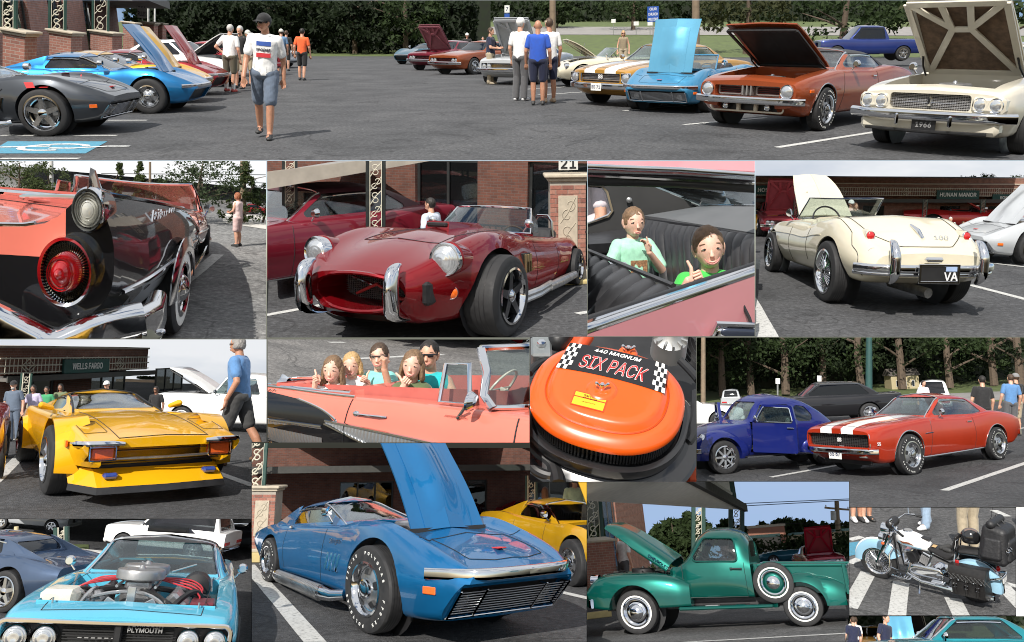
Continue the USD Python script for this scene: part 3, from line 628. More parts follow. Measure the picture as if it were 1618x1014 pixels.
def vette(cell, label, pos, yaw, col, name='sports_car', hood=None, tdetail=True, k=(1, 1, 1), taper=0., top=True, group=None, interior=(.02, .02, .022), tyre='letters', bump=True, hoodcol=None, flake=.45, steer=0, fine=True, wheels=None, extra=None, size=1.):
 # low coupe with high arched wings, sunk bonnet and a forward-hinged hood
 t = Thing(cell, name, label, 'car', pos, yaw, group, k=k, taper=taper, size=size); pm = paint('paint_' + col[0], col[1], flake)
 xs = dict(nose=2.12, tail=-2.2)
 B = Loft([(0, [(-2.2, .42), (-1.7, .2), (1.5, .17), (1.9, .2), (2.12, .38)]),
              ([(-2.2, .62), (-1.8, .7), (-1.2, .78), (0, .70), (.7, .72), (1.25, .78), (1.8, .7), (2.12, .6)], [(-2.2, .42), (-1.7, .22), (-1.2, .2), (1.5, .17), (1.9, .21), (2.12, .40)]),
              ([(-2.2, .76), (-1.8, .85), (-1.2, .885), (-.5, .80), (.1, .76), (.6, .8), (1.2, .88), (1.7, .84), (1.9, .775), (2.05, .67), (2.12, .56)], [(-2.2, .62), (-1.2, .52), (0, .50), (1.2, .5), (1.8, .48), (2.12, .49)]),
              ([(-2.2, .7), (-1.7, .74), (-1.2, .76), (-.5, .73), (.1, .70), (.6, .70), (1.2, .72), (1.7, .7), (1.95, .64), (2.12, .5)], [(-2.2, .80), (-1.8, .88), (-1.25, .925), (-.6, .86), (0, .83), (.5, .85), (.95, .915), (1.3, .91), (1.7, .77), (2.0, .62), (2.12, .535)]),
              ([(-2.2, .6), (-1.2, .52), (0, .55), (.7, .5), (1.2, .5), (1.9, .5), (2.12, .5)], [(-2.2, .82), (-1.2, .86), (0, .84), (.5, .82), (1.0, .80), (1.4, .755), (1.8, .67), (2.12, .545)]),
              (0, [(-2.2, .83), (-1.2, .88), (0, .84), (.5, .87), (1.0, .86), (1.4, .80), (1.8, .70), (2.12, .56)])],
             -2.2, 2.12, 64 if fine else 36, [0, .25, .42, .46, .4, 0], 5 if fine else 4)
 c = Car(t, B, pm, 2.49, .34, .86, well=1.16)
 c.tub(-.95, .33, .56, .3, .83)
 if hood is not None: c.tub(.52, 1.42, .5, .35, .8, part='engine_bay')
 # face: the sunk grille under the bumper
 i0 = len(t.P); c.cut(extm([(2.5, .475), (2.10, .475), (1.90, .2), (1.88, -1), (2.5, -1)], -1, 1)); c.cut(extm([(2.5, .45), (2.0, .45), (1.84, .245), (2.5, .245)], -.6, .6)); t.add('grille_recess', box(1.97, 1.99, -.6, .6, .24, .45), black())
 if fine:
  bars = [tube([(2.05 + .02 * (1 - abs(y)), y, z) for y in (-.58, -.3, 0, .3, .58)], .004, 4) for z in np.linspace(.262, .41, 9)]
  t.add('grille_bars', cat(*bars), m21())
  t.add('grille_frame', cat(*[box(2.02, 2.09, y - .012, y + .012, .23, .43, .005) for y in (-.605, -.33, .33, .605)], box(2.02, 2.09, -.6, .6, .228, .243, .005)), chrome())
  for s in (1, -1): lamp(t, (2.03, s * .46, .33), .05, part='parking_lamp'); t.add('side_marker', mv(box(-.05, .05, -.006, .01, -.025, .025, .004), (1.9, s * float(c.side_y([1.9], [.42])[0]), .42), rz=-s * .42), m5())
 for e_ in t.P[i0:]:
  if e_[1] is not None and e_[0] not in ('side_marker', 'wheel_well_liner'): e_[1] = (e_[1][0] - np.outer(np.clip(.47 - e_[1][0][:, 2], 0, 1) * .72 - .03, [1, 0, 0]), e_[1][1])
 ys = np.linspace(-.78, .78, 15)
 if bump: t.add('front_bumper', sweep(rrect(.05, .075, .45), np.stack([2.15 - .30 * np.abs(ys / .80) ** 4, ys, .53 + 0 * ys], 1)), chrome())
 L = glasshouse(t, .52, -.12, -.78, -1.05, .84, 1.14, .66, .47, [[(-.78, .87), (.30, .87), (.02, 1.085), (-.62, 1.09)]], pm=pm, gl=glass() if fine else darkglass(), rearw=[(-.5, .9), (.5, .9), (.4, 1.07), (-.4, 1.07)], trim=chrome(), crown=.03, zb1=.9) if top else None
 if not top:
  gl = sheet(A([[(.45 - a * .5, y * (1 - .2 * a) + 0, .84 + .27 * a) for y in np.linspace(-.62, .62, 9)] for a in (0, .5, 1)]), .01); t.add('windshield', gl, glass())
  t.add('windshield_trim', tube([(.45, -.63, .84), (-.05, -.5, 1.12), (-.05, .5, 1.12), (.45, .63, .84)], .018, 6), pm)
 seats(t, -.35, z=.28, m=plain('seat_' + col[0], interior, .4)); steering(t, .05, .33, .78)
 t.add('dashboard', box(.2, .45, -.56, .56, .62, .84, .04), black())
 c.finish()
 # hinge-forward hood
 if hood is not None:
  H = B.patch(.30, 1.42, 4.0, 5, 0, 14, 6, .012); H = both(H); piv = A([1.42, 0, .79]); v = H[0] - piv
  bul = [[(x, y, float(np.interp(x, [.3, .5, 1., 1.42], [.835, .868, .86, .80])) + .05 * cos(PI * y / .6) ** 2 * min(1, (x - .3) * 3, (1.42 - x) * 3)) for y in np.linspace(-.3, .3, 13)] for x in np.linspace(.33, 1.41, 14)]
  Hb = sheet(A(bul) + A([0, 0, -.01]) - piv, .01)
  hm = paint('paint_' + hoodcol[0], hoodcol[1], flake) if hoodcol else pm
  g = t.add('hood', mv((v, H[1]), piv, ry=hood), hm); t.add('hood_bulge', mv(Hb, piv, ry=hood), hm, g)
  engine(t, .55, 1.4, .45, .72, random.Random(7), small=not fine)
 for s in (1, -1):
  if fine:
   for q in range(4):
    x = .66 - q * .085; y = float(c.side_y([x], [.5])[0]); t.add('side_gill', mv(hp(*[(a * .014 + b * .03, e * .01, b * .085) for a in (-1, 1) for b in (-1, 1) for e in (-1, 1)]), (x, s * (y + .004), .48)), chrome())
   yy = .80; P = [(.75, s * (yy - .05), .2), (.6, s * (yy + .02), .17), (.4, s * (yy + .04), .165), (-.8, s * (yy + .06), .165), (-.9, s * (yy + .05), .165)]
   t.add('side_exhaust', tube(P, [.045, .055, .075, .075, .06], 12), chrome())
   gr = cat(*[tube([(x, s * (yy + .05) + .08 * cos(a), .165 + .08 * sin(a)) for a in np.linspace(0, 2 * PI, 13)[:-1]], .006, 4, True) for x in np.linspace(-.78, .4, 40)]); t.add('heat_shield', gr, plain('shield_steel', (.35, .35, .35), .35, .9))
   t.add('door_handle', mv(box(-.05, .05, -.01, .012, -.016, .016, .006), (-.6, s * (.745), .83)), chrome())
  mp = A([.42, s * .72, .87]); gm = t.add('door_mirror', cat(tube([mp, mp + A([-.02, s * .05, .07])], .01, 6), mv(rev([(1e-4, -.02), (.05, -.04), (.06, 0.03), (.055, .05), (1e-4, .055)], 18, 'x'), mp + A([-.03, s * .07, .11]), ry=PI)), chrome())
 c.seam([(.22, 1.3), (.25, 2), (.28, 3)]); c.seam([(-.72, 1.4), (-.75, 2.), (-.72, 2.9)])
 if fine:
  c.seam([(1.62, 4.05), (1.6, 5)]); c.seam([(1.62, 4.05), (1.98, 4.1), (2.03, 4.6), (2.03, 5)])
  for s in (1, -1): c.seam([(1.66, 3.3), (1.66, 3.95)], both_=True) if s > 0 else None
  e = B.pt([1.92], [5], .004)[0]; t.add('nose_emblem', mv(box(-.03, .03, -.05, .05, 0, .008, .003), e), plain('emblem_red', (.5, .03, .03), .3))
  sc = text('Stingray', .05, .004, False, .3); yv = float(c.side_y([.55], [.66])[0])
  t.add('script_badge', mv(face_to(sc, 'y'), (.56, yv + .006, .66)), chrome()); t.add('script_badge', mv(face_to(sc, '-y'), (.56, -yv - .006, .66)), chrome())
  t.add('tail_panel', box(-2.215, -2.19, -.6, .6, .5, .75, .005), black())
 c.wheels(**{**dict(style='rally', tyre=tyre, w=.22, rim=.60, steer=steer), **(wheels or {})})
 if extra: extra(t, c)
 # rear deck buttresses
 for s in (1, -1): t.add('sail_panel', hp((-.7, s * .46, 1.12), (-.78, s * .5, 1.1), (-.8, s * .6, .88), (-1.7, s * .52, .86), (-1.3, s * .5, .95), (-1.2, s * .56, .93)), pm) if top else None
 t.done(); return t
def fairlane(cell, label, pos, yaw, k=(1, 1, 1), taper=0., group=None, rear=True, high=0):
 # long fifties convertible: pink over black with a silver side flash, round lamps under small fins
 t = Thing(cell, 'convertible', label, 'car', pos, yaw, group, k=k, taper=taper); pm = paint('paint_coral', (.62, .16, .115), 0); bk = paint('paint_gloss_black', (.006, .006, .007), 0); ch = chrome()
 B = Loft([(0, [(-2.6, .42), (-2.2, .30), (2.1, .26), (2.5, .35)]),
              ([(-2.6, .7), (-2.2, .8), (2.1, .8), (2.5, .7)], [(-2.6, .43), (-2.2, .31), (2.1, .27), (2.5, .36)]),
              ([(-2.6, .88), (-2.2, .94), (-1.2, .96), (0, .96), (1.6, .95), (2.3, .9), (2.5, .82)], [(-2.6, .62), (0, .60), (2.5, .6)]),
              ([(-2.6, .88), (-2.0, .92), (-.8, .945), (.6, .93), (2.5, .82)], [(-2.6, .90), (-1.5, .86), (0, .84), (2.5, .78)]),
              ([(-2.6, .80), (-2.0, .84), (-.8, .90), (.6, .88), (2.5, .78)], [(-2.6, 1.17), (-1.6, 1.08), (-.6, .99), (.6, .965), (1.6, .93), (2.5, .83)]),
              ([(-2.6, .62), (-1.5, .64), (-.3, .72), (.6, .7), (2.5, .6)], [(-2.6, .93), (-1.5, .97), (-.6, .985), (.6, .975), (1.6, .95), (2.5, .84)]),
              (0, [(-2.6, .93), (-2.3, .97), (-1.5, 1.02), (-.6, 1.0), (.6, 1.0), (1.6, .98), (2.5, .85)])],
             -2.6, 2.5, 72, [0, .25, .4, .3, .35, .3, 0], 4)
 c = Car(t, B, pm, 3.0, .36, .955, rear, 1.1); vin = vinyl('coral_vinyl', (.5, .13, .10)); c.tub(-1.62, .62, .70, .38, 1.1, plain('salmon_trim', (.42, .10, .08), .55))
 low = [(-2.7, 1.12 + high), (-1.7, 1.02 + high), (-1.1, .93 + high * .6), (-.75, .83 + high * .3), (-.62, .735), (2.6, .62), (2.6, .1), (-2.7, .1)]
 # silver flash along the side
 fl = [[(-2.42, 1.05), (-1.45, 1.05)], [(-.75, 2.02), (2.4, 1.92)]]
 c.finish([(extm(low, -2, 2, 'y') - mbox(-9, 9, -.70, .70, .8, 2), bk, 'black_side')])
 gs = mat('ribbed_silver', {'tc': ('texture_coordinate', {}), 'w': ('wave_texture', {'scale': 9.}), 'b': ('bump', {'strength': .5, 'distance': .01}), 'p': ('principled_bsdf', {'base_color': (.42, .43, .44), 'metallic': .8, 'roughness': .38})}, [('tc.object', 'w.vector'), ('w.fac', 'b.height'), ('b.normal', 'p.normal')])
 for s in (1, -1):
  X = np.linspace(-.72, 2.3, 20); 
  def band(z0, z1, off):
   P = A([[(x, s * (float(c.side_y([x], [z])[0]) + off), z) for z in (z0(x), (z0(x) + z1(x)) / 2, z1(x))] for x in X]); return sheet(P)
  zt = lambda x: .735 - (x + .72) * .04; zb = lambda x: zt(x) - min(.17, .03 + (x + .72) * .25)
  t.add('side_flash', band(zb, zt, .004), gs)
  for f in (zt, zb): t.add('chrome_strip', tube([(x, s * (float(c.side_y([x], [f(x)])[0]) + .006), f(x)) for x in X], .014, 6), ch)
  P = [(-2.5, 1.10), (-1.7, 1.02), (-1.1, .93), (-.75, .83), (-.6, .74)]; P = [(x, s * (float(c.side_y([x], [z])[0]) + .004), z) for x, z in P]; t.add('chrome_strip', tube(np.stack([PchipInterpolator(np.arange(5), A(P)[:, q])(np.linspace(0, 4, 24)) for q in range(3)], 1), .012, 6), ch)
  X2 = np.linspace(-2.5, -.75, 16); P = A([[(x, s * (float(c.side_y([x], [z])[0]) + .006), z) for z in np.linspace(.36, .62 + (x + 2.5) * .03, 3)] for x in X2]); t.add('lower_flash', sheet(P), gs)
  t.add('chrome_strip', tube([P[i, 2] for i in range(16)], .014, 6), ch)
  a = np.linspace(.1, PI - .1, 20); sk = A([[(-1.5 + r * cos(q), s * (.965 + (.02 if r > .42 else .03)), .34 + r * .92 * sin(q)) for q in a] for r in (.36, .42, .50)]); rear and t.add('wheel_skirt', sheet(sk, .008), ch)
  t.add('fin_strip', tube(B.pt(np.linspace(-2.58, -.5, 16), 4.1, .008) * A([1, s, 1]), .014, 6), ch)
  # lamps
  ly = .58 if high else .85; q = A([-2.60, s * .72, .745]); t.add('lamp_pod', hull((q + A([.1, 0, 0]), (.16, .16 * ly, .16)), (q + A([.02, 0, 0]), (.02, .165 * ly, .165)), k=3), bk)
  g = t.group_of('tail_lamp'); yw = PI
  def put(m): m = mv(m, rz=yw); return (m[0] * A([1, ly, 1]) + q, m[1])
  t.add('bezel', put(rev([(.165, -.04), (.172, .03), (.165, .055), (.15, .05), (.142, .02), (.10, -.0)], 48, 'x')), ch, g)
  t.add('reflector_fins', put(cat(*[mv(box(-.01, .034, -.0025, .0025, .1, .142), rx=k_ * 2 * PI / 56) for k_ in range(56)])), ch, g); t.add('red_bowl', put(rev([(.143, .012), (.09, .006), (1e-4, .0)], 40, 'x')), plain('red_reflector', (.4, .02, .02), .25, .6), g)
  t.add('lens', put(rev([(.098, 0), (.094, .05), (.07, .085), (.03, .10), (.025, .112), (.012, .12), (1e-4, .122)], 40, 'x')), m49(), g); t.add('lens_rings', put(cat(*[rev([(r_, .088 - i_ * .0), (r_ + .004, .092), (r_ + .008, .086)], 36, 'x') for i_, r_ in enumerate((.05, .066, .078))])), m49(), g)
  q2 = A([-2.60, s * (.745 + high * .3), 1.02 + high * .15]); g = t.group_of('reverse_lamp'); i0 = len(t.P)
  t.add('housing', cat(mv(rev([(.10, -.12), (.112, -.02), (.11, .03), (.1, .045), (.09, .03)], 36, 'x'), q2, rz=PI), hp(*[q2 + A(v) for v in ((0, .03, .1), (0, -.03, .1), (-.05, 0, .1), (.12, 0, .09), (0, .01, .19), (.02, -.01, .19), (-.02, 0, .2))])), ch, g)
  t.add('lens', mv(rev([(.088, .02), (.07, .035), (.03, .045), (1e-4, .046)], 32, 'x'), q2, rz=PI), m50(), g); t.add('lens_rings', mv(cat(*[rev([(r_, .033), (r_ + .003, .045), (r_ + .006, .033)], 32, 'x') for r_ in (.02, .035, .05, .065, .078)]), q2, rz=PI), m50(), g)
  for e_ in t.P[i0:]: e_[1] = ((e_[1][0] - q2) * A([1, ly * .95, 1.0]) + q2, e_[1][1])
  sc = text('Fairlane 500', .075, .008, False, .35); m = mv(face_to(sc, 'y' if s > 0 else '-y'), (-1.75, s * (float(c.side_y(np.full(4, -1.75), [.94, .97, 1.0, 1.03]).max()) + .03), .955)); t.add('script_badge', m, ch, smooth=0)
  # dog-leg screen pillar, vent window, mirror, handle
  t.add('windshield_post', tube([(.60, s * .86, .99), (.52, s * .84, 1.08), (.50, s * .80, 1.24), (.40, s * .72, 1.42)], [.03, .028, .028, .03], 8), ch)
  V = A([(.44, s * .85, 1.0), (.36, s * .78, 1.30), (.20, s * .80, 1.30), (.22, s * .86, 1.0)]); t.add('vent_window_frame', tube(V, .018, 6, True), ch); t.add('vent_window', sheet(A([[V[0], V[1]], [V[3], V[2]]]), .004), glass())
  hy = s * (.94); t.add('door_handle', cat(ball((-.42, hy, .84), (.035, .02, .03), 2), tube([(-.42, hy + s * .015, .84), (-.2, hy + s * .02, .845), (-.14, hy, .84)], .012, 8)), ch)
  mm = A([.40, s * .92, .90]); t.add('door_mirror', cat(hp(*[mm + A(v) for v in ((.08, 0, 0), (-.1, 0, 0), (.06, s * .02, .02), (-.08, s * .02, .02))]), tube([mm, mm + A([.06, s * .03, .10])], .012, 6), mv(rev([(1e-4, .035), (.05, .03), (.075, -.0), (.076, -.015), (1e-4, -.012)], 20, 'x'), mm + A([.10, s * .05, .14]), rz=.1)), ch)
  t.add('cockpit_rail', tube([(-.6, s * .80, 1.01), (-1.2, s * .78, 1.03), (-1.62, s * .66, 1.05), (-1.72, s * .3, 1.06), (-1.72, 0, 1.065)], .022, 8), ch)
  t.add('sill_strip', tube([(x, s * .93, .30) for x in np.linspace(-1.0, 1.0, 4)], .02, 6), ch)
 gl = A([[(.58 - .18 * a + .42 * (1 - (y / .84) ** 2) * (1 - .35 * a), y * (1 - .13 * a), .99 + .43 * a) for y in np.linspace(-.84, .84, 17)] for a in np.linspace(0, 1, 4)]); t.add('windshield', sheet(gl, .006), glass()); t.add('windshield_header', tube(gl[-1], .026, 8), ch); t.add('windshield_base', tube(gl[0], .022, 8), ch)
 # seats
 for x, z in ((-.22, .5), (-1.15, .52)):
  t.add('seat', box(x - .28, x + .32, -.68, .68, z, z + .16, .05), vin)
  for j in range(8): y0 = -.68 + j * .17; t.add('seat_back', mv(box(-.07, .09, 0, .166, 0, .52, .035), (x - .30, y0, z + .05), ry=-.18), vin)
 t.add('dashboard', box(.45, .72, -.78, .78, .72, .98, .05), vin); steering(t, .12, .38, .98, .2, .45, plain('wheel_ivory', (.55, .5, .42), .35))
 # sculpted rear bumper
 if rear:
  ys = np.linspace(-1.0, 1.0, 41); zc = .56 - .13 * np.exp(-((np.abs(ys) - .70) / .16) ** 2) + .03 * np.cos(ys * 3); xx = -2.72 + .10 * np.abs(ys) ** 5
  g = t.add('rear_bumper', sweep(rrect(.10, .17, .5, 5), np.stack([xx, ys, zc], 1)), ch); t.add('bumper_lower', sweep(rrect(.05, .16, .4), np.stack([xx + .05, ys, zc - .16], 1)), ch)
  for s in (1, -1): t.add('bumper_end', sweep(rrect(.08, .22, .5, 5), [(-2.66, s * .97, .47), (-2.5, s * 1.01, .47), (-2.32, s * .99, .48)]), ch); t.add('bumper_bolt', ball((-2.5, s * 1.05, .42), .015, 1), ch)
  plate_(t, (-2.66, 0, .72), PI, txt='59', w=.32, h=.16)
 lo_ = B.patch(-2.5, -1.75, 5.05, 6, .004, 6, 6); c.seam([(-1.78, 5.1), (-1.78, 6)]); c.seam([(-2.55, 5.1), (-1.78, 5.1)]); t.add('deck_strip', tube(B.pt(np.full(9, -2.58), np.linspace(5, 6, 9), .006), .012, 6), ch); t.add('deck_strip', tube(B.pt(np.full(9, -2.58), np.linspace(5, 6, 9), .006) * A([1, -1, 1]), .012, 6), ch)
 c.seam([(.80, 1.3), (.80, 2), (.78, 3.9)], .006); c.seam([(-.52, 1.3), (-.52, 2), (-.50, 3.9)], .006)
 c.wheels(style='cap', tyre='wide', w=.2, rim=.60, rear={} if rear else dict(wy=.7)); t.done()
def shellcar(t, L, wins, cab, k=.955, zfl=.5, gl=None, mt=None, cuts=()):
 # body whose cabin is hollow with window openings; cab = (x0, x1, z floor)
 o = L.man(); cx, cz = (cab[0] + cab[1]) / 2, cab[2] + .3
 sh = lambda q: MF.compose([o]).translate((-cx, 0, -cz)).scale((q, q, q)).translate((cx, 0, cz))
 inner = sh(k) ^ mbox(cab[0], cab[1], -9, 9, cab[2], 9); b = o - inner; pane = sh(1 - (1 - k) * .3) - sh(1 - (1 - k) * .6)
 for nm, q, g in wins: b = b - q
 for nm, q, g in wins:
  p = pane ^ q
  if nm == 'side_window':
   for s in (1, -1): t.add(nm, tri(p ^ mbox(-9, 9, 0 if s > 0 else -9, 9 if s > 0 else 0, 0, 9)), g or glass())
  else: t.add(nm, tri(p), g or glass())
 return b
def beetle(cell, label, pos, yaw, k=(1, 1, 1), taper=0.):
 t = Thing(cell, 'small_car', label, 'car', pos, yaw, k=k, taper=taper); pm = paint('paint_deep_blue', (.009, .016, .13), .15)
 L = Loft([(0, [(-1.95, .42), (-1.6, .26), (1.5, .26), (1.85, .40)]), ([(-1.95, .3), (-1.4, .55), (1.2, .5), (1.85, .2)], [(-1.95, .43), (-1.6, .27), (1.5, .27), (1.85, .41)]),
              ([(-1.95, .34), (-1.5, .58), (-.8, .66), (.5, .66), (1.1, .56), (1.6, .42), (1.85, .24)], [(-1.95, .52), (0, .55), (1.85, .5)]),
              ([(-1.95, .33), (-1.5, .55), (-.8, .66), (.6, .655), (1.1, .54), (1.6, .38), (1.85, .2)], [(-1.95, .58), (-1.5, .84), (-.8, .93), (.6, .93), (1.1, .84), (1.6, .68), (1.85, .55)]),
              ([(-1.95, .28), (-1.4, .46), (-.7, .53), (.1, .54), (.5, .56), (.66, .58), (1.1, .4), (1.85, .12)], [(-1.95, .60), (-1.6, .93), (-1.2, 1.22), (-.7, 1.42), (-.2, 1.47), (.2, 1.40), (.36, 1.30), (.62, .965), (1.1, .89), (1.6, .72), (1.85, .57)]),
              (0, [(-1.95, .62), (-1.6, .97), (-1.2, 1.27), (-.7, 1.48), (-.2, 1.54), (.2, 1.50), (.40, 1.36), (.68, .99), (1.1, .93), (1.6, .75), (1.85, .58)])],
             -1.95, 1.85, 80, [0, .25, .4, .3, .4, 0], 5)
 q = [('side_window', extm(rpoly([(-.42, .97), (.50, .97), (.26, 1.31), (-.40, 1.33)], .05), -2, 2, 'y') - mbox(-9, 9, -.4, .4, 0, 9), None), ('side_window', extm(rpoly([(-1.06, .98), (-.52, .97), (-.50, 1.33), (-.80, 1.29)], .1), -2, 2, 'y') - mbox(-9, 9, -.4, .4, 0, 9), None),
         ('windshield', extm(rpoly([(-.50, .99), (.50, .99), (.44, 1.37), (-.44, 1.37)], .07), .2, 2, 'x'), None), ('rear_window', extm(rpoly([(-.36, 1.08), (.36, 1.08), (.28, 1.33), (-.28, 1.33)], .07), -2, -.7, 'x'), None)]
 b = shellcar(t, L, q, (-1.1, .66, .42))
 b = b - (mbox(-.46, .56, .3, 2, .36, .97) )           # the open door on the near side
 t.add('cabin_floor', box(-1.05, .6, -.58, .58, .43, .45), m48()); seats(t, -.1, (.3, -.3), .46, h=.5, w=.44); t.add('rear_seat', box(-1.0, -.6, -.5, .5, .46, .9, .06), vinyl()); steering(t, .32, .3, .92)
 for x in (1.2, -1.2):
  for s in (1, -1):
   f = MF.sphere(1, 40).scale((.56, .25, .40)).translate((x + (.04 if x > 0 else -.02), s * .56, .42)); f = f + MF.sphere(1, 32).scale((.5, .2, .3)).translate((x - (.12 if x > 0 else -.1), s * .56, .42)); f = f - mcyl(x, .33, .365, s * .2, s * 1.2) - mbox(-9, 9, -9, 9, -1, .27)
   t.add('wing', tri(f), pm); b = b - mcyl(x, .33, .36, s * .38, s * 1.2)
   t.add('wheel_well_liner', mv(rev([(1e-4, 0), (.35, 0)], 24, 'y'), (x, s * .39, .33)), black())
 t.add('body', tri(b), pm)
 for s in (1, -1):
  p = A([1.62, s * .57, .66]); lamp(t, p, .085, (1, s * .05, .25), depth=.12); t.add('running_board', box(-.75, .75, s * .68 - .1, s * .68 + .1, .28, .31, .012), black()); t.add('sill_strip', box(-.75, .75, s * .785 - .006, s * .785 + .006, .285, .31), chrome())
  t.add('side_strip', tube([L.pt([x], [2.75], .006)[0] * A([1, s, 1]) for x in np.linspace(-1.5, 1.3, 12)], .008, 5), chrome()) if s < 0 else None
  ys = np.linspace(-.75, .75, 9)
 for x, sg, nm in ((1.98, 1, 'front_bumper'), (-2.06, -1, 'rear_bumper')): bumper(t, np.stack([x - sg * .28 * np.abs(ys / .75) ** 3, ys, .45 + 0 * ys], 1), .03, .08, nm)
 # door leaves swung out about their front edge
 for s, ang in ((1, -1.02), (-1, 1.2)):
  D = [(0, .38), (-1.0, .38), (-1.0, .95), (-.93, 1.32), (-.28, 1.33), (-.03, .96)]; d = extm(rpoly(D, .04), -.03, .03, 'y') - extm(rpoly([(-.93, .98), (-.87, 1.27), (-.30, 1.28), (-.09, .98)], .04), -1, 1, 'y')
  pv = A([.54, s * .665, 0]); g = t.add('door', mv(tri(d), pv, rz=ang), pm); t.add('door_glass', mv(ext(rpoly([(-.93, .98), (-.87, 1.27), (-.30, 1.28), (-.09, .98)], .04), -.004, .004), pv, rz=ang), glass(), g)
  t.add('window_trim', mv(tube([(x, s * .034, z) for x, z in rpoly([(-.93, .98), (-.87, 1.27), (-.30, 1.28), (-.09, .98)], .04)], .012, 5, True), pv, rz=ang), chrome(), g); t.add('door_handle', mv(box(-.95, -.8, s * .05 - .012, s * .05 + .012, .86, .885, .008), pv, rz=ang), chrome(), g); t.add('door_card', mv(box(-.95, -.05, -s * .034 - .006, -s * .034 + .006, .45, .93, .004), pv, rz=ang), plain('door_card_grey', (.3, .3, .32), .6), g)
  for m_ in (0,): mm = pv + A([.02, s * .05, .98]); t.add('door_mirror', cat(tube([mm, mm + A([0, s * .1, .06])], .008, 5), ball(mm + A([0, s * .12, .08]), (.02, .05, .05), 2)), chrome())
 for x in (1.2, -1.2):
  for s in (1, -1): wheel(t, x, s * .64, .315, .19, 'fan', rim=.66)
 t.done()
def truck(cell, label, pos, yaw, k=(1, 1, 1), taper=0.):
 # rounded fifties pickup, bonnet up, spare wheel on the side of the bed
 t = Thing(cell, 'pickup_truck', label, 'pickup', pos, yaw, k=k, taper=taper); pm = paint('paint_teal_green', (.002, .075, .06), .45)
 L = Loft([(0, .52), ([(-.62, .68), (.75, .68)], .53), ([(-.62, .70), (0, .76), (.5, .74), (.75, .66)], .8), ([(-.62, .68), (0, .73), (.5, .71), (.75, .62)], [(-.62, 1.14), (.5, 1.14), (.75, 1.06)]),
              ([(-.62, .52), (-.45, .60), (0, .62), (.3, .60), (.5, .58), (.75, .45)], [(-.62, 1.5), (-.5, 1.64), (-.2, 1.72), (.1, 1.70), (.26, 1.62), (.56, 1.2), (.75, 1.08)]),
              (0, [(-.62, 1.58), (-.5, 1.72), (-.2, 1.79), (.1, 1.775), (.28, 1.68), (.60, 1.22), (.75, 1.10)])], -.62, .75, 60, [0, .2, .4, .35, .45, 0], 6)
 sw = rpoly([(-.42, 1.18), (.46, 1.18), (.17, 1.60), (-.38, 1.60)], .07)
 b = shellcar(t, L, [('side_window', extm(sw, -2, 2, 'y') - mbox(-9, 9, -.4, .4, 0, 9), None), ('windshield', extm(rpoly([(-.5, 1.2), (.5, 1.2), (.46, 1.60), (-.46, 1.60)], .06), .1, 2, 'x'), None), ('rear_window', extm(rpoly([(-.4, 1.25), (.4, 1.25), (.36, 1.55), (-.36, 1.55)], .06), -2, -.4, 'x'), None)], (-.56, .6, .55), .95)
 t.add('cab', tri(b), pm); t.add('bench_seat', cat(box(-.4, .1, -.6, .6, .75, .95, .05), box(-.5, -.36, -.6, .6, .9, 1.35, .05)), vinyl()); steering(t, .22, .32, 1.22, .21, .8)
 for s in (1, -1):
  t.add('window_trim', tube([(x, s * (.735 - (z - 1.18) * .30), z) for x, z in sw], .014, 6, True), pm)
  P = [(.60, 1.14), (.60, .56), (-.52, .56), (-.52, 1.16)]; t.add('door_gap', tube([(x, s * (float(.755)), z) for x, z in P], .005, 5), black()); t.add('door_handle', box(-.48, -.26, s * .765 - .014, s * .765 + .014, 1.04, 1.065, .008), black())
  t.add('door_handle', box(-.30, -.26, s * .75 - .02, s * .75 + .02, 1.03, 1.075, .006), pm)
  # front wing: long rounded box over the wheel
  F = Loft([(.30, .62), ([(.55, .34), (2.2, .34)], [(.5, .5), (1, .58), (2.25, .55)]), (.34, [(.5, .62), (2.3, .58)]), (.30, [(.5, .92), (1.2, 1.0), (1.9, .97), (2.3, .80)]), (.0, [(.5, .98), (1.2, 1.03), (1.9, 1.0), (2.3, .84)])], .5, 2.34, 8)
  w = Loft([(0, [(.5, .42), (1.9, .40), (2.34, .45)]), ([(.5, .14), (.7, .2), (1.4, .25), (2.0, .24), (2.34, .1)], [(.5, .43), (1.9, .41), (2.34, .46)]), ([(.5, .15), (.7, .21), (1.4, .27), (2.0, .25), (2.34, .12)], .66), ([(.5, .12), (1.4, .22), (2.0, .2), (2.34, .08)], [(.5, .80), (.8, .92), (1.2, .965), (1.7, .965), (2.1, .90), (2.34, .68)]), (0, [(.5, .84), (.8, .95), (1.2, 1.0), (1.7, 1.0), (2.1, .94), (2.34, .72)])], .5, 2.34, 44, [0, .2, .4, .46, 0], 6)
  m = w.man().translate((0, s * .68, 0)) - mcyl(1.475, .36, .445, s * .40, s * 1.5); t.add('front_wing', tri(m), pm); t.add('wheel_well_liner', mv(rev([(1e-4, 0), (.44, 0)], 24, 'y'), (1.475, s * .5, .36)), black())
  rw = MF.sphere(1, 48).scale((.62, .22, .62)).translate((-1.52, s * .72, .36)) + MF.sphere(1, 40).scale((.74, .18, .5)).translate((-1.72, s * .70, .42)); rw = rw - mcyl(-1.475, .36, .445, s * .46, s * 1.5) - mbox(-9, 9, -9, 9, -1, .36) - mbox(-9, -2.28, -9, 9, -1, 9); t.add('rear_wing', tri(rw), pm)
  t.add('running_board', box(-.95, .72, s * .76 - .14, s * .76 + .13, .36, .42, .02), pm); t.add('step_pad', box(.02, .25, s * .78 - .08, s * .78 + .08, .421, .43, .003), plain('step_alloy', (.6, .6, .6), .3, .8)); t.add('step_pad', box(-.45, -.28, s * .78 - .06, s * .78 + .06, .421, .428, .003), pm)
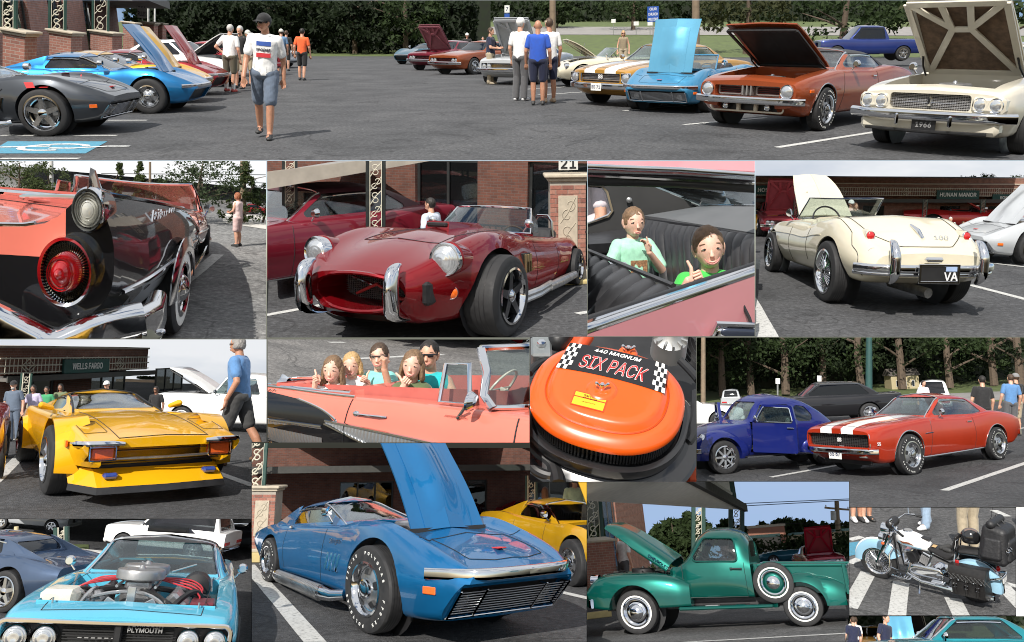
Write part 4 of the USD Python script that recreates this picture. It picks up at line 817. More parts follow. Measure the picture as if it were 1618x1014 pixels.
  t.add('bed_side', box(-2.36, -.68, s * .62 - .02, s * .62 + .02, .58, 1.10, .008), pm); t.add('bed_rail', tube([(-2.38, s * .63, 1.10), (-.68, s * .63, 1.10)], .035, 8), pm); 
  for x in (-.72, -2.33): t.add('stake_post', box(x - .03, x + .03, s * .66 - .02, s * .66 + .02, .55, 1.13, .006), pm)
  lamp(t, (2.24, s * .64, .86), .10, (1, 0, 0), depth=.12); t.add('tail_lamp', ball((-2.42, s * .62, .82), (.03, .05, .05), 2), m6())
 t.add('bed_floor', box(-2.34, -.68, -.60, .60, .6, .64), plain('bed_wood', (.2, .12, .06), .6)); t.add('bed_front', box(-.70, -.66, -.60, .60, .6, 1.12, .006), pm); t.add('tailgate', box(-2.38, -2.345, -.6, .6, .58, 1.10, .008), pm)
 t.add('chassis', box(-2.3, 2.1, -.42, .42, .36, .52), black()); t.add('cowl', box(.60, .86, -.62, .62, .55, 1.08, .06), pm); t.add('engine_bay', box(.84, 2.1, -.44, .44, .5, .62), black()); engine(t, .95, 2.0, .4, .92, random.Random(4), small=True); t.add('inner_wing', cat(box(.84, 2.1, .43, .46, .5, .92), box(.84, 2.1, -.46, -.43, .5, .92)), black())
 t.add('grille_shell', cat(*[tube([(2.16 - .10 * (abs(y) / .55) ** 2, y, z) for y in np.linspace(-.55, .55, 9)], .028, 6) for z in (.62, .70, .78, .86, .94)]), pm); t.add('grille_back', box(2.02, 2.08, -.5, .5, .5, .98), black())
 ys = np.linspace(-.92, .92, 11); bumper(t, np.stack([2.42 - .22 * np.abs(ys / .92) ** 3, ys, .52 + 0 * ys], 1), .05, .15, 'front_bumper'); bumper(t, np.stack([-2.55 + .08 * np.abs(ys / .92) ** 3, ys, .50 + 0 * ys], 1), .05, .12, 'rear_bumper', pm)
 # bonnet, swung up on the cowl
 H = Loft([(.44, 1.02), ([(.82, .55), (1.6, .46), (2.14, .36)], [(.82, .96), (2.14, .92)]), ([(.82, .50), (1.6, .42), (2.14, .28)], [(.82, 1.15), (1.5, 1.13), (2.0, 1.08), (2.14, 1.0)]), (0, [(.82, 1.26), (1.5, 1.24), (1.95, 1.17), (2.14, 1.04)])], .82, 2.14, 26, [0, .2, .42, 0], 6)
 P = H.sec(np.linspace(.82, 2.14, 22)); P = P[:, 2:]; hd = both(sheet(P, .02)); pv = A([.80, 0, 1.16]); an = .62
 g = t.add('bonnet', mv((hd[0] - pv, hd[1]), pv, ry=-an), pm); m = text('CHEVROLET', .05, .008, True)
 for s in (1, -1): q = mv(face_to(m, 'y' if s > 0 else '-y'), (1.02, s * .555, 1.0)); t.add('bonnet_lettering', mv((q[0] - pv, q[1]), pv, ry=-an), chrome(), g, smooth=0)
 c0 = dict(style='cap', tyre='white', w=.19, rim=.62)
 for x in (1.475, -1.475):
  for s in (1, -1): wheel(t, x, s * .74, .36, **c0, colm=chrome())
 wheel(t, -1.02, .80, .37, .17, 'cap', 'white', .6, side=1, z=.80, colm=pm, part='spare_wheel')
 t.done()
def motorcycle(cell, label, pos, yaw, lean=.17, k=(1, 1, 1), size=1.):
 # touring motorcycle: fat front wing, tank, saddle, backrest, leather bags
 t = Thing(cell, 'motorcycle', label, 'motorcycle', pos, yaw, k=k, size=size); ch = chrome(); wh = paint('paint_white', (.76, .76, .74), 0); bl = paint('paint_powder_blue', (.28, .48, .62), 0); lt = vinyl('black_leather', (.014, .013, .013)); cl, sl = cos(lean), sin(lean)
 _add = t.add
 def add(part, m, mt, parent=None, smooth=35, label=None):
  if m is None: return None
  v = m[0]; m = (np.stack([v[:, 0], v[:, 1] * cl + v[:, 2] * sl, v[:, 2] * cl - v[:, 1] * sl], 1), m[1]); return _add(part, m, mt, parent, smooth, label)
 t.add = add
 for x, r in ((.82, .33), (-.80, .32)): wheel(t, x, .0, r, .13, 'wire', 'white' if x > 0 else 'plain', .70, side=1)
 for x, r, a0, a1, w in ((.82, .37, -.05, 2.7, .085), (-.80, .37, .1, 3.3, .10)):
  a = np.linspace(a0, a1, 22); prof = [(-w, -.10), (-w * 1.05, -.03), (-w * .7, .03), (0, .045), (w * .7, .03), (w * 1.05, -.03), (w, -.10)]
  P = A([[(x + (r + v) * cos(q) * 1.02, u, .33 + (r + v) * sin(q)) for u, v in prof] for q in a]); add('front_wing' if x > 0 else 'rear_wing', sheet(P, .006), bl if x < 0 else bl); 
  add('wing_strip', tube([(x + (r + .05) * cos(q), 0, .33 + (r + .05) * sin(q)) for q in a], .02, 6), wh if x > 0 else ch)
 for s in (1, -1):
  add('fork', tube([(.82, s * .10, .33), (.66, s * .10, .70), (.50, s * .10, 1.0)], [.026, .03, .03], 8), ch); add('fork_cover', tube([(.70, s * .10, .58), (.54, s * .10, .93)], .042, 10), ch)
  add('handlebar', tube([(.48, s * .05, 1.04), (.46, s * .12, 1.16), (.40, s * .30, 1.20), (.22, s * .44, 1.14)], .014, 8), ch); add('hand_grip', tube([(.28, s * .41, 1.16), (.17, s * .46, 1.12)], .022, 8), black()); add('brake_lever', tube([(.34, s * .40, 1.17), (.26, s * .48, 1.14)], .009, 6), ch)
  add('mirror', cat(tube([(.36, s * .34, 1.19), (.38, s * .40, 1.32)], .007, 6), hull(((.38, s * .38, 1.34), (.012, .03, .03)), ((.38, s * .46, 1.35), (.012, .03, .03)))), ch)
  p = A([.66, s * .26, .93]); lamp(t, p, .055, (1, 0, 0), part='spot_lamp', depth=.07); add('turn_signal', ball((.60, s * .30, .83), (.03, .03, .03), 2), m51())
  # saddlebags with quilting, straps and studs
  g = add('saddlebag', hp(*[(x, s * y, z) for x, y, z in ((-.52, .17, .28), (-1.10, .17, .28), (-.50, .18, .70), (-1.06, .18, .72), (-.56, .43, .27), (-1.07, .43, .28), (-.55, .42, .62), (-1.04, .42, .64), (-.55, .36, .73), (-1.04, .36, .75))]), lt); add('bag_lid', hp(*[(x, s * y, z) for x, y, z in ((-.50, .16, .71), (-1.09, .16, .73), (-.50, .37, .745), (-1.08, .37, .765), (-.51, .435, .63), (-1.07, .435, .65), (-.53, .44, .52), (-1.06, .44, .54))]), lt, g)
  q = []
  for i in range(9): a = -.52 - i * .066; q.append(tube([(a, s * .446, .535), (a - .10, s * .443, .64)], .004, 4)); q.append(tube([(a - .10, s * .446, .535), (a, s * .443, .64)], .004, 4))
  add('quilting', cat(*q), plain('stitch_grey', (.06, .06, .06), .5), g)
  for i in range(5): add('stud', ball((-.56 - i * .115, s * .45, .545), .014, 1), ch, g)
  for i in range(3): x = -.62 - i * .17; add('strap', box(x - .016, x + .016, s * .455 - .006, s * .455 + .006, .30, .56, .003), lt, g); add('buckle', tube([(x - .028, s * .46, .42), (x + .028, s * .46, .42), (x + .028, s * .46, .48), (x - .028, s * .46, .48)], .007, 5, True), ch, g)
  add('exhaust', tube([(.2, s * .14, .50), (.25, s * .2, .32), (.0, s * .24, .24), (-.6, s * .26, .24), (-1.15, s * .27, .26)], [.025, .028, .03, .045, .045], 10), ch)
  add('floorboard', box(.15, .47, s * .30 - .07, s * .30 + .07, .28, .30, .012), ch); add('board_rubber', cat(*[box(.18 + i * .045, .20 + i * .045, s * .30 - .055, s * .30 + .055, .301, .308) for i in range(6)]), black()); add('passenger_board', box(-.42, -.20, s * .32 - .05, s * .32 + .05, .34, .358, .01), ch)
  add('frame_tube', tube([(.5, s * .06, .95), (.42, s * .12, .3), (-.4, s * .12, .26), (-.55, s * .1, .6), (.4, s * .04, .85)], .018, 6), black())
 lamp(t, (.70, 0, .98), .085, (1, 0, 0), depth=.14); lamp(t, (.74, 0, .86), .05, (1, 0, 0), part='spot_lamp', depth=.06)
 T = Loft([(0, [(-.12, .74), (.42, .80)]), ([(-.12, .06), (.1, .13), (.3, .15), (.45, .06)], [(-.12, .745), (.42, .81)]), ([(-.12, .08), (.1, .17), (.3, .18), (.45, .07)], [(-.12, .80), (.45, .88)]), ([(-.12, .05), (.1, .11), (.3, .12), (.45, .04)], [(-.12, .87), (.3, 1.0), (.45, .97)]), (0, [(-.12, .88), (.3, 1.02), (.45, .98)])], -.12, .45, 26, [0, .3, .46, .46, 0], 6)
 add('tank', T.mesh(), wh); add('tank_badge', cat(*[tube([(.12, s * .168, .85), (.2, s * .178, .875), (.3, s * .178, .87), (.36, s * .155, .88)], [.004, .016, .016, .003], 6) for s in (1, -1)]), plain('badge_bronze', (.3, .1, .05), .3, .6)); add('tank_flash', cat(*[T.patch(.0, .40, 1.4, 1.85, .003, 8, 4), flip(T.patch(.0, .40, 1.4, 1.85, .003, 8, 4))]), bl)
 add('dash', rev([(1e-4, -.02), (.075, -.02), (.08, .0), (.07, .012), (1e-4, .014)], 24, 'z', (.26, 0, 1.03)), ch); add('dial', rev([(.062, .0135), (1e-4, .016)], 24, 'z', (.26, 0, 1.032)), plain('dial_grey', (.2, .2, .2), .4)); add('tank_bib', box(-.12, .16, -.05, .05, .93, .965, .012), lt)
 add('handlebar_bag', hull(((.52, -.10, 1.12), .085), ((.52, .10, 1.12), .085), k=2), lt); add('riser', tube([(.48, 0, 1.0), (.48, 0, 1.1)], .03, 8), ch)
 add('saddle', hull(((-.18, 0, .80), (.13, .14, .05)), ((-.42, 0, .74), (.12, .19, .07)), ((-.5, 0, .80), (.05, .17, .06)), k=2), lt); add('pillion_seat', hull(((-.62, 0, .88), (.08, .13, .06)), ((-.92, 0, .90), (.10, .12, .06)), k=2), lt); add('rider_backrest', hull(((-.50, .0, .92), (.03, .13, .06)), ((-.56, 0, 1.1), (.03, .11, .05)), k=2), lt); add('backrest_frame', tube([(-.52, .15, .7), (-.58, .13, 1.08), (-.58, -.13, 1.08), (-.52, -.15, .7)], .012, 6), ch)
 add('gloves', cat(hull(((-.30, .06, .86), .035), ((-.40, -.02, .88), .045), k=2), hull(((-.36, .1, .87), .03), ((-.45, .1, .86), .04), k=2)), plain('glove_black', (.03, .03, .03), .8)); add('care_label', box(-.22, -.15, -.02, .08, .852, .857, .002), plain('leather_tan', (.45, .30, .14), .7))
 g = t.group_of('engine'); 
 for a, x in ((.38, .17), (-.38, -.02)): add('cylinder', cat(*[mv(box(-.075, .075, -.09, .09, h_ - .006, h_ + .006, .006), (x * .5 + .06, 0, .42), ry=a) for h_ in np.linspace(.06, .24, 10)], mv(tri(MF.cylinder(.26, .055, .055, 16)), (x * .5 + .06, 0, .42), ry=a)), plain('engine_black', (.04, .04, .042), .35, .5), g); add('rocker_cover', mv(box(-.08, .08, -.09, .09, .25, .31, .02), (x * .5 + .06, 0, .42), ry=a), ch, g)
 add('crankcase', cat(rev([(1e-4, -.12), (.14, -.12), (.15, 0), (.14, .12), (1e-4, .13)], 24, 'y', (.08, 0, .38)), rev([(1e-4, -.1), (.11, -.1), (.12, 0), (.11, .15), (1e-4, .16)], 24, 'y', (-.22, 0, .40))), ch, g); add('primary_cover', hull(((.12, .15, .38), (.12, .03, .11)), ((-.22, .15, .39), (.13, .035, .12)), k=2), ch, g); add('air_cleaner', rev([(1e-4, .0), (.09, .0), (.1, .03), (.09, .05), (1e-4, .055)], 24, 'y', (.08, -.16, .62)), ch, g)
 add('side_stand', tube([(.05, .14, .26), (.02, .34, .03)], .014, 6), ch); add('engine_guard', tube([(.48, 0, .75), (.52, .26, .62), (.50, .32, .42), (.42, .12, .28)], .014, 6), ch); add('engine_guard', tube([(.48, 0, .75), (.52, -.26, .62), (.50, -.32, .42), (.42, -.12, .28)], .014, 6), ch)
 add('tail_lamp', hull(((-1.16, 0, .66), (.03, .05, .03)), ((-1.16, 0, .70), (.03, .045, .02)), k=2), m6()); add('side_marker', box(-.62, -.56, .19, .21, .70, .77, .008), m6()); add('tail_rail', tube([(-1.0, .16, .5), (-1.24, .14, .58), (-1.26, 0, .60), (-1.24, -.14, .58), (-1.0, -.16, .5)], .018, 8), ch); plate_(t, (-1.25, 0, .52), PI, w=.18, h=.1)
 add('aerial', tube([(-.95, -.2, .7), (-1.1, -.22, 1.9)], .004, 4), ch); t.add = _add; t.done(); return t, add
def muscle(cell, label, pos, yaw, col, name='coupe', L=4.8, W=1.88, wb=2.8, fo=.85, belt=.92, H=1.33, zf=.76, zt=.84, hood=None, front='generic', roofm=None, wheels={}, k=(1, 1, 1), taper=0., group=None, gh=None, flake=.2, fine=1, stripes=None, steer=0., wr=.335, regions=None, open_=False, seatm=None, rock=.22, extra=None, well=1.13, dark=False, cat_='car', side=None, rear=True, arch=False, strips=(), haunch=.03, hoodm=None, tubm=None, liner=None, nx=56, bay=None, ngap=True, size=1.):
 # coupe, saloon or van body with upright sides: nose, bonnet, cowl, doors, tail
 t = Thing(cell, name, label, cat_, pos, yaw, group, k=k, taper=taper, size=size); pm = paint('paint_' + col[0], col[1], flake)
 xf = wb / 2 + fo; xr = xf - L; w = W / 2
 g = dict(xb0=.70, xr0=.10, xr1=-.80, xb1=-1.45, yb=w - .13, yr=w - .33); g.update(gh or {}); cx = g['xb0']
 zs = [(xr, zt), (-wb / 2, belt + haunch), (-.3, belt - .01), (cx, belt - .01), (wb / 2, (belt + zf) / 2 + .03), (xf - .05, zf), (xf, zf - .03)]
 B = Loft([(0, [(xr, .42), (xr + .4, rock + .06), (xf - .4, rock), (xf, .36)]),
              ([(xr, w * .8), (xr + .4, w - .1), (xf - .4, w - .1), (xf, w * .78)], [(xr, .42), (xr + .4, rock + .06), (xf - .4, rock), (xf, .36)]),
              ([(xr, w * .9), (xr + .3, w * .975), (-wb / 2, w), (wb / 2, w), (xf - .2, w * .97), (xf, w * .88)], [(xr, .62), (0, .60), (xf, .58)]),
              ([(xr, w * .86), (xr + .3, w * .93), (-wb / 2, w * .95), (0, w * .93), (wb / 2, w * .935), (xf - .2, w * .9), (xf, w * .84)], zs),
              ([(xr, w * .70), (-wb / 2, w * .74), (0, w * .76), (wb / 2, w * .74), (xf, w * .7)], [(x, z + .025) for x, z in zs]),
              (0, [(x, z + .055) for x, z in zs])], xr, xf, nx, [0, .22, .4, .3, .35, 0], 4)
 c = Car(t, B, pm, wb, wr, w * .985, well=well)
 t.meta = dict(xf=xf, xr=xr, w=w, zf=zf, zt=zt, cx=cx, belt=belt, B=B, c=c, pm=pm, fine=fine)
 if hood is not None:
  c.tub(cx + .12, xf - .22, w * .70, .35, zf - .02, part='engine_bay', mt=bay); engine(t, cx + .2, xf - .3, w * .66, zf - .06, random.Random(len(label)), small=not fine)
 c.tub(g['xb1'] + .45, cx - .22, w - .2, .32, belt - .02, mt=tubm)
 if extra: extra(t, 'cut')
 FRONT[front](t, t.meta)
 if not open_:
  zb = belt + .005; zr = H; x0, r0, r1, x1 = cx, g['xr0'], g['xr1'], g['xb1']
  sd = side or [[(x1 + (r1 - x1) * .35 + .12, zb + .03), (x0 - .16, zb + .03), (r0 - .03, zr - .075), (r1 + .02, zr - .075)]]
  gl = glasshouse(t, x0, r0, r1, x1, zb, zr, g['yb'], g['yr'], sd, pm=pm, roofm=roofm, gl=darkglass() if (dark or not fine) else glass(), trim=chrome() if fine else None, rearw=g.get('rearw'))
 if fine: seats(t, -.2, (w * .42, -w * .42), z=.32, m=seatm); seats(t, -1.0, (0,), z=.34, m=seatm, w=w * 1.4, h=.5); steering(t, cx - .42, w * .42, belt - .06)
 t.add('dashboard', box(cx - .3, cx - .05, -w + .22, w - .22, belt - .28, belt - .03, .05), black())
 if stripes:
  q = mbox(cx + .02, 9, stripes[0], stripes[1], .68, 2) + mbox(cx + .02, 9, -stripes[1], -stripes[0], .68, 2); regions = (regions or []) + [(q, paint('paint_' + stripes[2][0], stripes[2][1], 0), 'stripe')]
 if extra: extra(t, 'add')
 c.finish(regions or [])
 if hood is not None:
  Hd = B.patch(cx + .06, xf - .12, 4.05, 5, 0, 10, 6, .02); Hd = both(Hd); piv = A([cx + .08, 0, belt + .02]); hm = hoodm or pm
  g0 = t.add('hood', mv((Hd[0] - piv, Hd[1]), piv + A([0, 0, .03]), ry=-hood), hm)
  U = B.patch(cx + .12, xf - .2, 4.2, 5, -.028, 6, 4); U = both(U); t.add('hood_lining', mv((U[0] - piv, U[1]), piv + A([0, 0, .03]), ry=-hood), liner or black(), g0)
  X0, X1, yh = cx + .12, xf - .2, w * .62; zz = lambda x: float(np.interp(x, [X0, X1], [belt + .02, zf + .03])) - .035
  ribs = [[(X0, y, zz(X0)), (X1, y, zz(X1))] for y in (-yh, yh)] + [[(X0, -yh, zz(X0)), (X0, yh, zz(X0))], [(X1, -yh, zz(X1)), (X1, yh, zz(X1))]]
  if liner: ribs += [[(X0, -yh * .95, zz(X0)), ((X0 * .35 + X1 * .65), -.12, zz(X0 * .35 + X1 * .65)), (X1, -yh * .3, zz(X1))], [(X0, yh * .95, zz(X0)), ((X0 * .35 + X1 * .65), .12, zz(X0 * .35 + X1 * .65)), (X1, yh * .3, zz(X1))], [((X0 * .35 + X1 * .65), -.12, zz(X0 * .35 + X1 * .65)), ((X0 * .35 + X1 * .65), .12, zz(X0 * .35 + X1 * .65))], [(X0 * .35 + X1 * .65, -.1, zz(X0 * .35 + X1 * .65)), (X1, -yh * .95, zz(X1))], [(X0 * .35 + X1 * .65, .1, zz(X0 * .35 + X1 * .65)), (X1, yh * .95, zz(X1))]]
  for P in ribs:
   m = sweep(rrect(.09 if liner else .05, .03, .3, 2), np.vstack([np.linspace(P[i], P[i + 1], 5)[(1 if i else 0):] for i in range(len(P) - 1)])); t.add('hood_brace', mv((m[0] - piv, m[1]), piv + A([0, 0, .03]), ry=-hood), hm if liner else black(), g0)
  for s in (1, -1):
   a = A([cx + .12, s * w * .66, belt]); b = mv((A([[cx + .5, s * w * .62, belt - .04]]) - piv, None), piv, ry=-hood)[0][0]; t.add('hood_hinge', tube([a, (a + b) / 2 + A([.06, 0, 0]), b], .014, 6), black())
 if ngap and fine:
  c.seam([(cx + .08, 1.2), (cx + .06, 2), (cx + .03, 3)]); c.seam([(-.62, 1.2), (-.62, 2), (-.58, 3)]); c.seam([(xr + .75, 4.1), (cx * 0 + xr + .1, 4.1)])
  if hood is None: c.seam([(cx + .05, 4.05), (xf - .1, 4.05)]); c.seam([(xf - .1, 4.05), (xf - .1, 5)])
 for s in (1, -1):
  if fine:
   y = float(c.side_y([-.45], [belt - .1])[0]); t.add('door_handle', mv(cat(box(-.07, .07, .012, .024, -.012, .012, .005), box(-.06, -.04, 0, .02, -.008, .008), box(.04, .06, 0, .02, -.008, .008)) if s > 0 else flip(cat(box(-.07, .07, .012, .024, -.012, .012, .005), box(-.06, -.04, 0, .02, -.008, .008), box(.04, .06, 0, .02, -.008, .008))), (-.45, s * y, belt - .1)), chrome())
   m0 = A([cx - .25, s * (w * .93), belt]); t.add('door_mirror', cat(tube([m0, m0 + A([0, s * .05, .06])], .012, 6), mv(rev([(1e-4, .03), (.04, .03), (.06, -.005), (.062, -.03), (1e-4, -.025)], 18, 'x'), m0 + A([0, s * .07, .1]))), chrome())
 for pts, r in strips: c.strip(pts, r)
 if arch:
  for x in c.axles: c.arch(x, wr * well + .01)
 if rear:
  ys = np.linspace(-w * .93, w * .93, 9); bumper(t, np.stack([xr - .05 + .12 * np.abs(ys / w) ** 4, ys, .52 + 0 * ys], 1), .05, .12, 'rear_bumper')
  for s in (1, -1): t.add('tail_lamp', mv(box(-.02, .02, -.22, .22, -.06, .06, .01), (xr - .01, s * w * .6, .68)), m6())
 q = dict(style='rally', w=.2, rim=.63); q.update(wheels); c.wheels(steer=steer, **q)
 t.done(); return t
def grid_bars(t, x, y0, y1, z0, z1, ny, nz, r=.005, mt=None, part='grille_bars', curvx=0):
 f = lambda y: x - curvx * y * y
 P = [tube([(f(y), y, z) for y in np.linspace(y0, y1, 7)], r, 4) for z in np.linspace(z0, z1, nz + 2)[1:-1]] + [tube([(f(y), y, z0), (f(y), y, z1)], r, 4) for y in np.linspace(y0, y1, ny + 2)[1:-1]]
 if P: t.add(part, cat(*P), mt or chrome())
def frame(t, x, y0, y1, z0, z1, r=.015, mt=None, part='grille_frame', rc=.05):
 P = rpoly([(y0, z0), (y1, z0), (y1, z1), (y0, z1)], rc); t.add(part, tube([(x, y, z) for y, z in P], r, 6, True), mt or chrome())
def recess(t, M, y0, y1, z0, z1, d=.07, mt=None, rc=.04, part='grille_recess'):
 c = M['c']; P = rpoly([(y0, z0), (y1, z0), (y1, z1), (y0, z1)], rc); c.m = c.m - extm(P, M['xf'] - d - .12, M['xf'] + 1, 'x'); t.add(part, ext(P, M['xf'] - d - .13, M['xf'] - d - .1, 'x'), mt or black())
def f_generic(t, M):
 xf, w, zf = M['xf'], M['w'], M['zf']; recess(t, M, -w * .8, w * .8, .5, zf - .08); grid_bars(t, xf - .06, -w * .5, w * .5, .5, zf - .08, 0 if not M['fine'] else 8, 4, .006)
 for s in (1, -1):
  for y in (.72, .54): lamp(t, (xf - .05, s * w * y, (zf + .42) / 2), .07)
 front_bumper(t, M)
def front_bumper(t, M, z=.47, h=.12, w=.06, dx=.06, k=.14, p=4, part='front_bumper', wid=.98):
 ys = np.linspace(-M['w'] * wid, M['w'] * wid, 11); bumper(t, np.stack([M['xf'] + dx - k * np.abs(ys / M['w'] / wid) ** p, ys, z + 0 * ys], 1), w, h, part)
def f_cuda(t, M):
 xf, w, zf = M['xf'], M['w'], M['zf']; gm = plain('grille_grey', (.25, .24, .23), .4, .5)
 recess(t, M, -.56, .56, .52, zf - .06, .02, gm, .02)
 for s in (1, -1):
  t.add('grille_recess', box(xf - .13, xf - .115, min(s * .14, s * .52), max(s * .14, s * .52), .555, .66, .003), plain('grille_red', (.2, .02, .015), .5)); frame(t, xf - .09, min(s * .13, s * .53), max(s * .13, s * .53), .545, .675, .014, gm, rc=.03); grid_bars(t, xf - .1, min(s * .15, s * .51), max(s * .15, s * .51), .555, .665, 0, 3, .008, black())
  lamp(t, (xf + .015, s * .68, .61), .092, depth=.1); lamp(t, (xf - .02, s * .36, .36), .04, part='parking_lamp')
  t.add('side_marker', mv(box(-.06, .06, -.01, .012, -.025, .025, .005), (xf - .32, s * float(M['c'].side_y([xf - .32], [.62])[0]), .62)), m5())
 for y in (-.07, 0, .07): t.add('grille_divider', box(xf - .1, xf - .0, y - .014, y + .014, .53, .69, .006), gm)
 frame(t, xf - .02, -.58, .58, .51, .715, .012, rc=.04)
 front_bumper(t, M, .465, .11, .06, .07, .16)
 recess(t, M, -.5, .5, .3, .41, .02); 
 frame(t, xf - .04, -.62, .62, .29, .42, .014, m52(), 'lower_frame', .1)
 for y in (-.15, .15): t.add('lower_divider', box(xf - .09, xf - .03, y - .03, y + .03, .3, .41, .01), m52())
def f_tbird(t, M):
 xf, w, zf = M['xf'], M['w'], M['zf']
 recess(t, M, -.50, .50, .55, zf - .02, .05); grid_bars(t, xf - .05, -.5, .5, .55, zf - .02, 34, 9, .004, m21(), curvx=.0)
 t.add('grille_badge', cat(*[hp(*[(xf - .02, a, .64 + b) for a, b in ((0, .07), (.04, .03), (.02, -.05), (-.02, -.05), (-.04, .03))], *[(xf + .01, a, .64 + b) for a, b in ((0, .05), (.02, .03), (.01, -.03), (-.01, -.03), (-.02, .03))])], tube([(xf - .01, -.33, .635), (xf - .01, .33, .635)], [.003] + [.003], 5)), chrome())
 for s in (1, -1):
  y0, y1 = sorted((s * .50, s * .9)); t.add('lamp_housing', box(xf - .2, xf + .03, y0, y1, .535, .73, .04), M['pm'])
  for y in (.79, .61): lamp(t, (xf + .02, s * y, .632), .076, depth=.03)
  t.add('parking_lamp', box(xf - .06, xf + .02, min(s * .6, s * .82), max(s * .6, s * .82), .33, .4, .01), m53())
 front_bumper(t, M, .485, .12, .08, .12, .2, 4, wid=1.04)
 for y in (-.33, .33): t.add('bumper_guard', box(xf + .12, xf + .18, y - .025, y + .025, .36, .5, .02), chrome())
 t.add('valance', box(xf - .2, xf + .04, -.86, .86, .27, .45, .05), M['pm']); t.add('lower_bar', tube([(xf + .09, -.75, .3), (xf + .1, 0, .29), (xf + .09, .75, .3)], .02, 6), black())
 plate_(t, (xf + .1, 0, .37), m=m54(), txt='1966', w=.3, h=.14, tm=plain('plate_grey', (.25, .25, .25), .5))
def f_camaro(t, M):
 xf, w, zf = M['xf'], M['w'], M['zf']
 recess(t, M, -.78, .78, .50, .70, .0, None, .03); grid_bars(t, xf - .075, -.77, .77, .505, .695, 26, 7, .006, m55()); frame(t, xf - .02, -.79, .79, .495, .705, .014, rc=.03)
 t.add('grille_badge', mv(face_to(text('SS', .06, .012, True), 'x'), (xf - .06, 0, .57)), m13(), smooth=0)
 front_bumper(t, M, .435, .085, .05, .06, .17)
 for s in (1, -1):
  t.add('parking_lamp', box(xf - .08, xf - .005, min(s * .5, s * .68), max(s * .5, s * .68), .335, .385, .012), m53())
  m = text('SS', .05, .006, True); m = mv(face_to(m, 'y' if s > 0 else '-y'), (xf - .16, s * (float(M['c'].side_y([xf - .16], [.56])[0]) + .004), .53)); t.add('side_badge', m, m13(), smooth=0)
  t.add('side_badge', tube([(.95, s * (w * .985), .66), (.72, s * (w * .985), .67)], .008, 5), chrome())
 plate_(t, (xf + .07, 0, .385), txt='SS 67', w=.32, h=.17); t.add('air_dam', box(xf - .25, xf - .2, -.6, .6, .2, .36, .01), black())
def f_rr(t, M):
 xf, w, zf = M['xf'], M['w'], M['zf']
 recess(t, M, -.86, .86, .46, .73, .03, None, .05); frame(t, xf - .0, -.87, .87, .45, .735, .02, rc=.06)
 grid_bars(t, xf - .08, -.42, .42, .5, .7, 0, 8, .007, m55()); t.add('grille_divider', box(xf - .1, xf - .02, -.03, .03, .47, .72, .01), black())
 for s in (1, -1):
  for y in (.75, .54): lamp(t, (xf - .04, s * y, .60), .082, depth=.08)
 t.add('grille_lettering', mv(face_to(text('PLYMOUTH', .035, .006, True), 'x'), (xf - .05, .2, .66)), m56(), smooth=0)
 t.add('grille_lettering', cat(*[box(xf - .08, xf - .07, -.3 + .05 * q, -.27 + .05 * q, .6, .607) for q in range(6)]), m56())
 P = [(-.9, .42), (-.5, .43), (-.36, .52), (0, .53), (.36, .52), (.5, .43), (.9, .42)]; t.add('front_bumper', sweep(rrect(.06, .12, .4), [(xf + .03, y, z - .06) for y, z in P]), chrome())
def f_chevelle(t, M):
 xf, w, zf = M['xf'], M['w'], M['zf']
 recess(t, M, -.58, .58, .52, zf - .05, .0, None, .02); frame(t, xf - .02, -.58, .58, .52, zf - .05, .014, rc=.02); grid_bars(t, xf - .07, -.57, .57, .53, zf - .06, 0, 4, .012, m21())
 t.add('grille_badge', mv(face_to(text('SS', .08, .012, True), 'x'), (xf - .03, 0, .6)), m13(), smooth=0)
 for s in (1, -1): t.add('lamp_surround', box(xf - .04, xf + .012, min(s * .6, s * .88), max(s * .6, s * .88), .51, zf - .03, .02), chrome()); lamp(t, (xf + .01, s * .74, .615), .095)
 front_bumper(t, M, .44, .13, .07, .06, .14); plate_(t, (xf + .11, 0, .42), txt='SS 71', w=.3, h=.16)
def f_modern(t, M):
 xf, w, zf = M['xf'], M['w'], M['zf']
 recess(t, M, -.4, .4, .3, .45, .02); recess(t, M, -.3, .3, .56, zf - .06, .02)
 for s in (1, -1): t.add('headlight', box(xf - .22, xf - .02, min(s * w * .58, s * w * .86), max(s * w * .58, s * w * .86), zf - .16, zf - .04, .03), mat('headlamp_glass')if 'headlamp_glass' in _M else chrome())
 t.add('front_bumper', box(xf - .12, xf + .05, -w * .86, w * .86, .34, .52, .05), M['pm'])
def f_none(t, M): pass
FRONT = dict(generic=f_generic, cuda=f_cuda, tbird=f_tbird, camaro=f_camaro, rr=f_rr, chevelle=f_chevelle, modern=f_modern, none=f_none)
SUV = dict(name='sport_utility_car', L=4.9, W=1.95, wb=2.85, belt=1.08, H=1.78, zf=.98, zt=1.05, front='modern', wr=.37, gh=dict(xb0=.95, xr0=.35, xr1=-2.1, xb1=-2.35), dark=True, wheels=dict(style='five'), rock=.32, haunch=0)
SED = dict(name='saloon_car', L=4.6, W=1.8, wb=2.65, belt=.92, H=1.42, zf=.74, zt=.95, front='modern', wr=.33, gh=dict(xb0=.85, xr0=.2, xr1=-1.1, xb1=-1.8), dark=True, wheels=dict(style='five'), haunch=.01)
def windscreen(t, x, z, hw, rise, back, topk=.82, m=None, gm=None, bow=.12, r=.016):
 # framed curved screen
 P = A([[(x - back * a - bow * (y / hw) ** 2, y * (1 - (1 - topk) * a), z + rise * a) for y in np.linspace(-hw, hw, 11)] for a in np.linspace(0, 1, 4)])
 t.add('windshield', sheet(P, .006), gm or glass())
 ring = np.vstack([P[0], P[1:, -1], P[-1][::-1][1:], P[1:-1, 0][::-1]]); t.add('windshield_frame', tube(ring, r, 6, True), m or chrome())
 return P
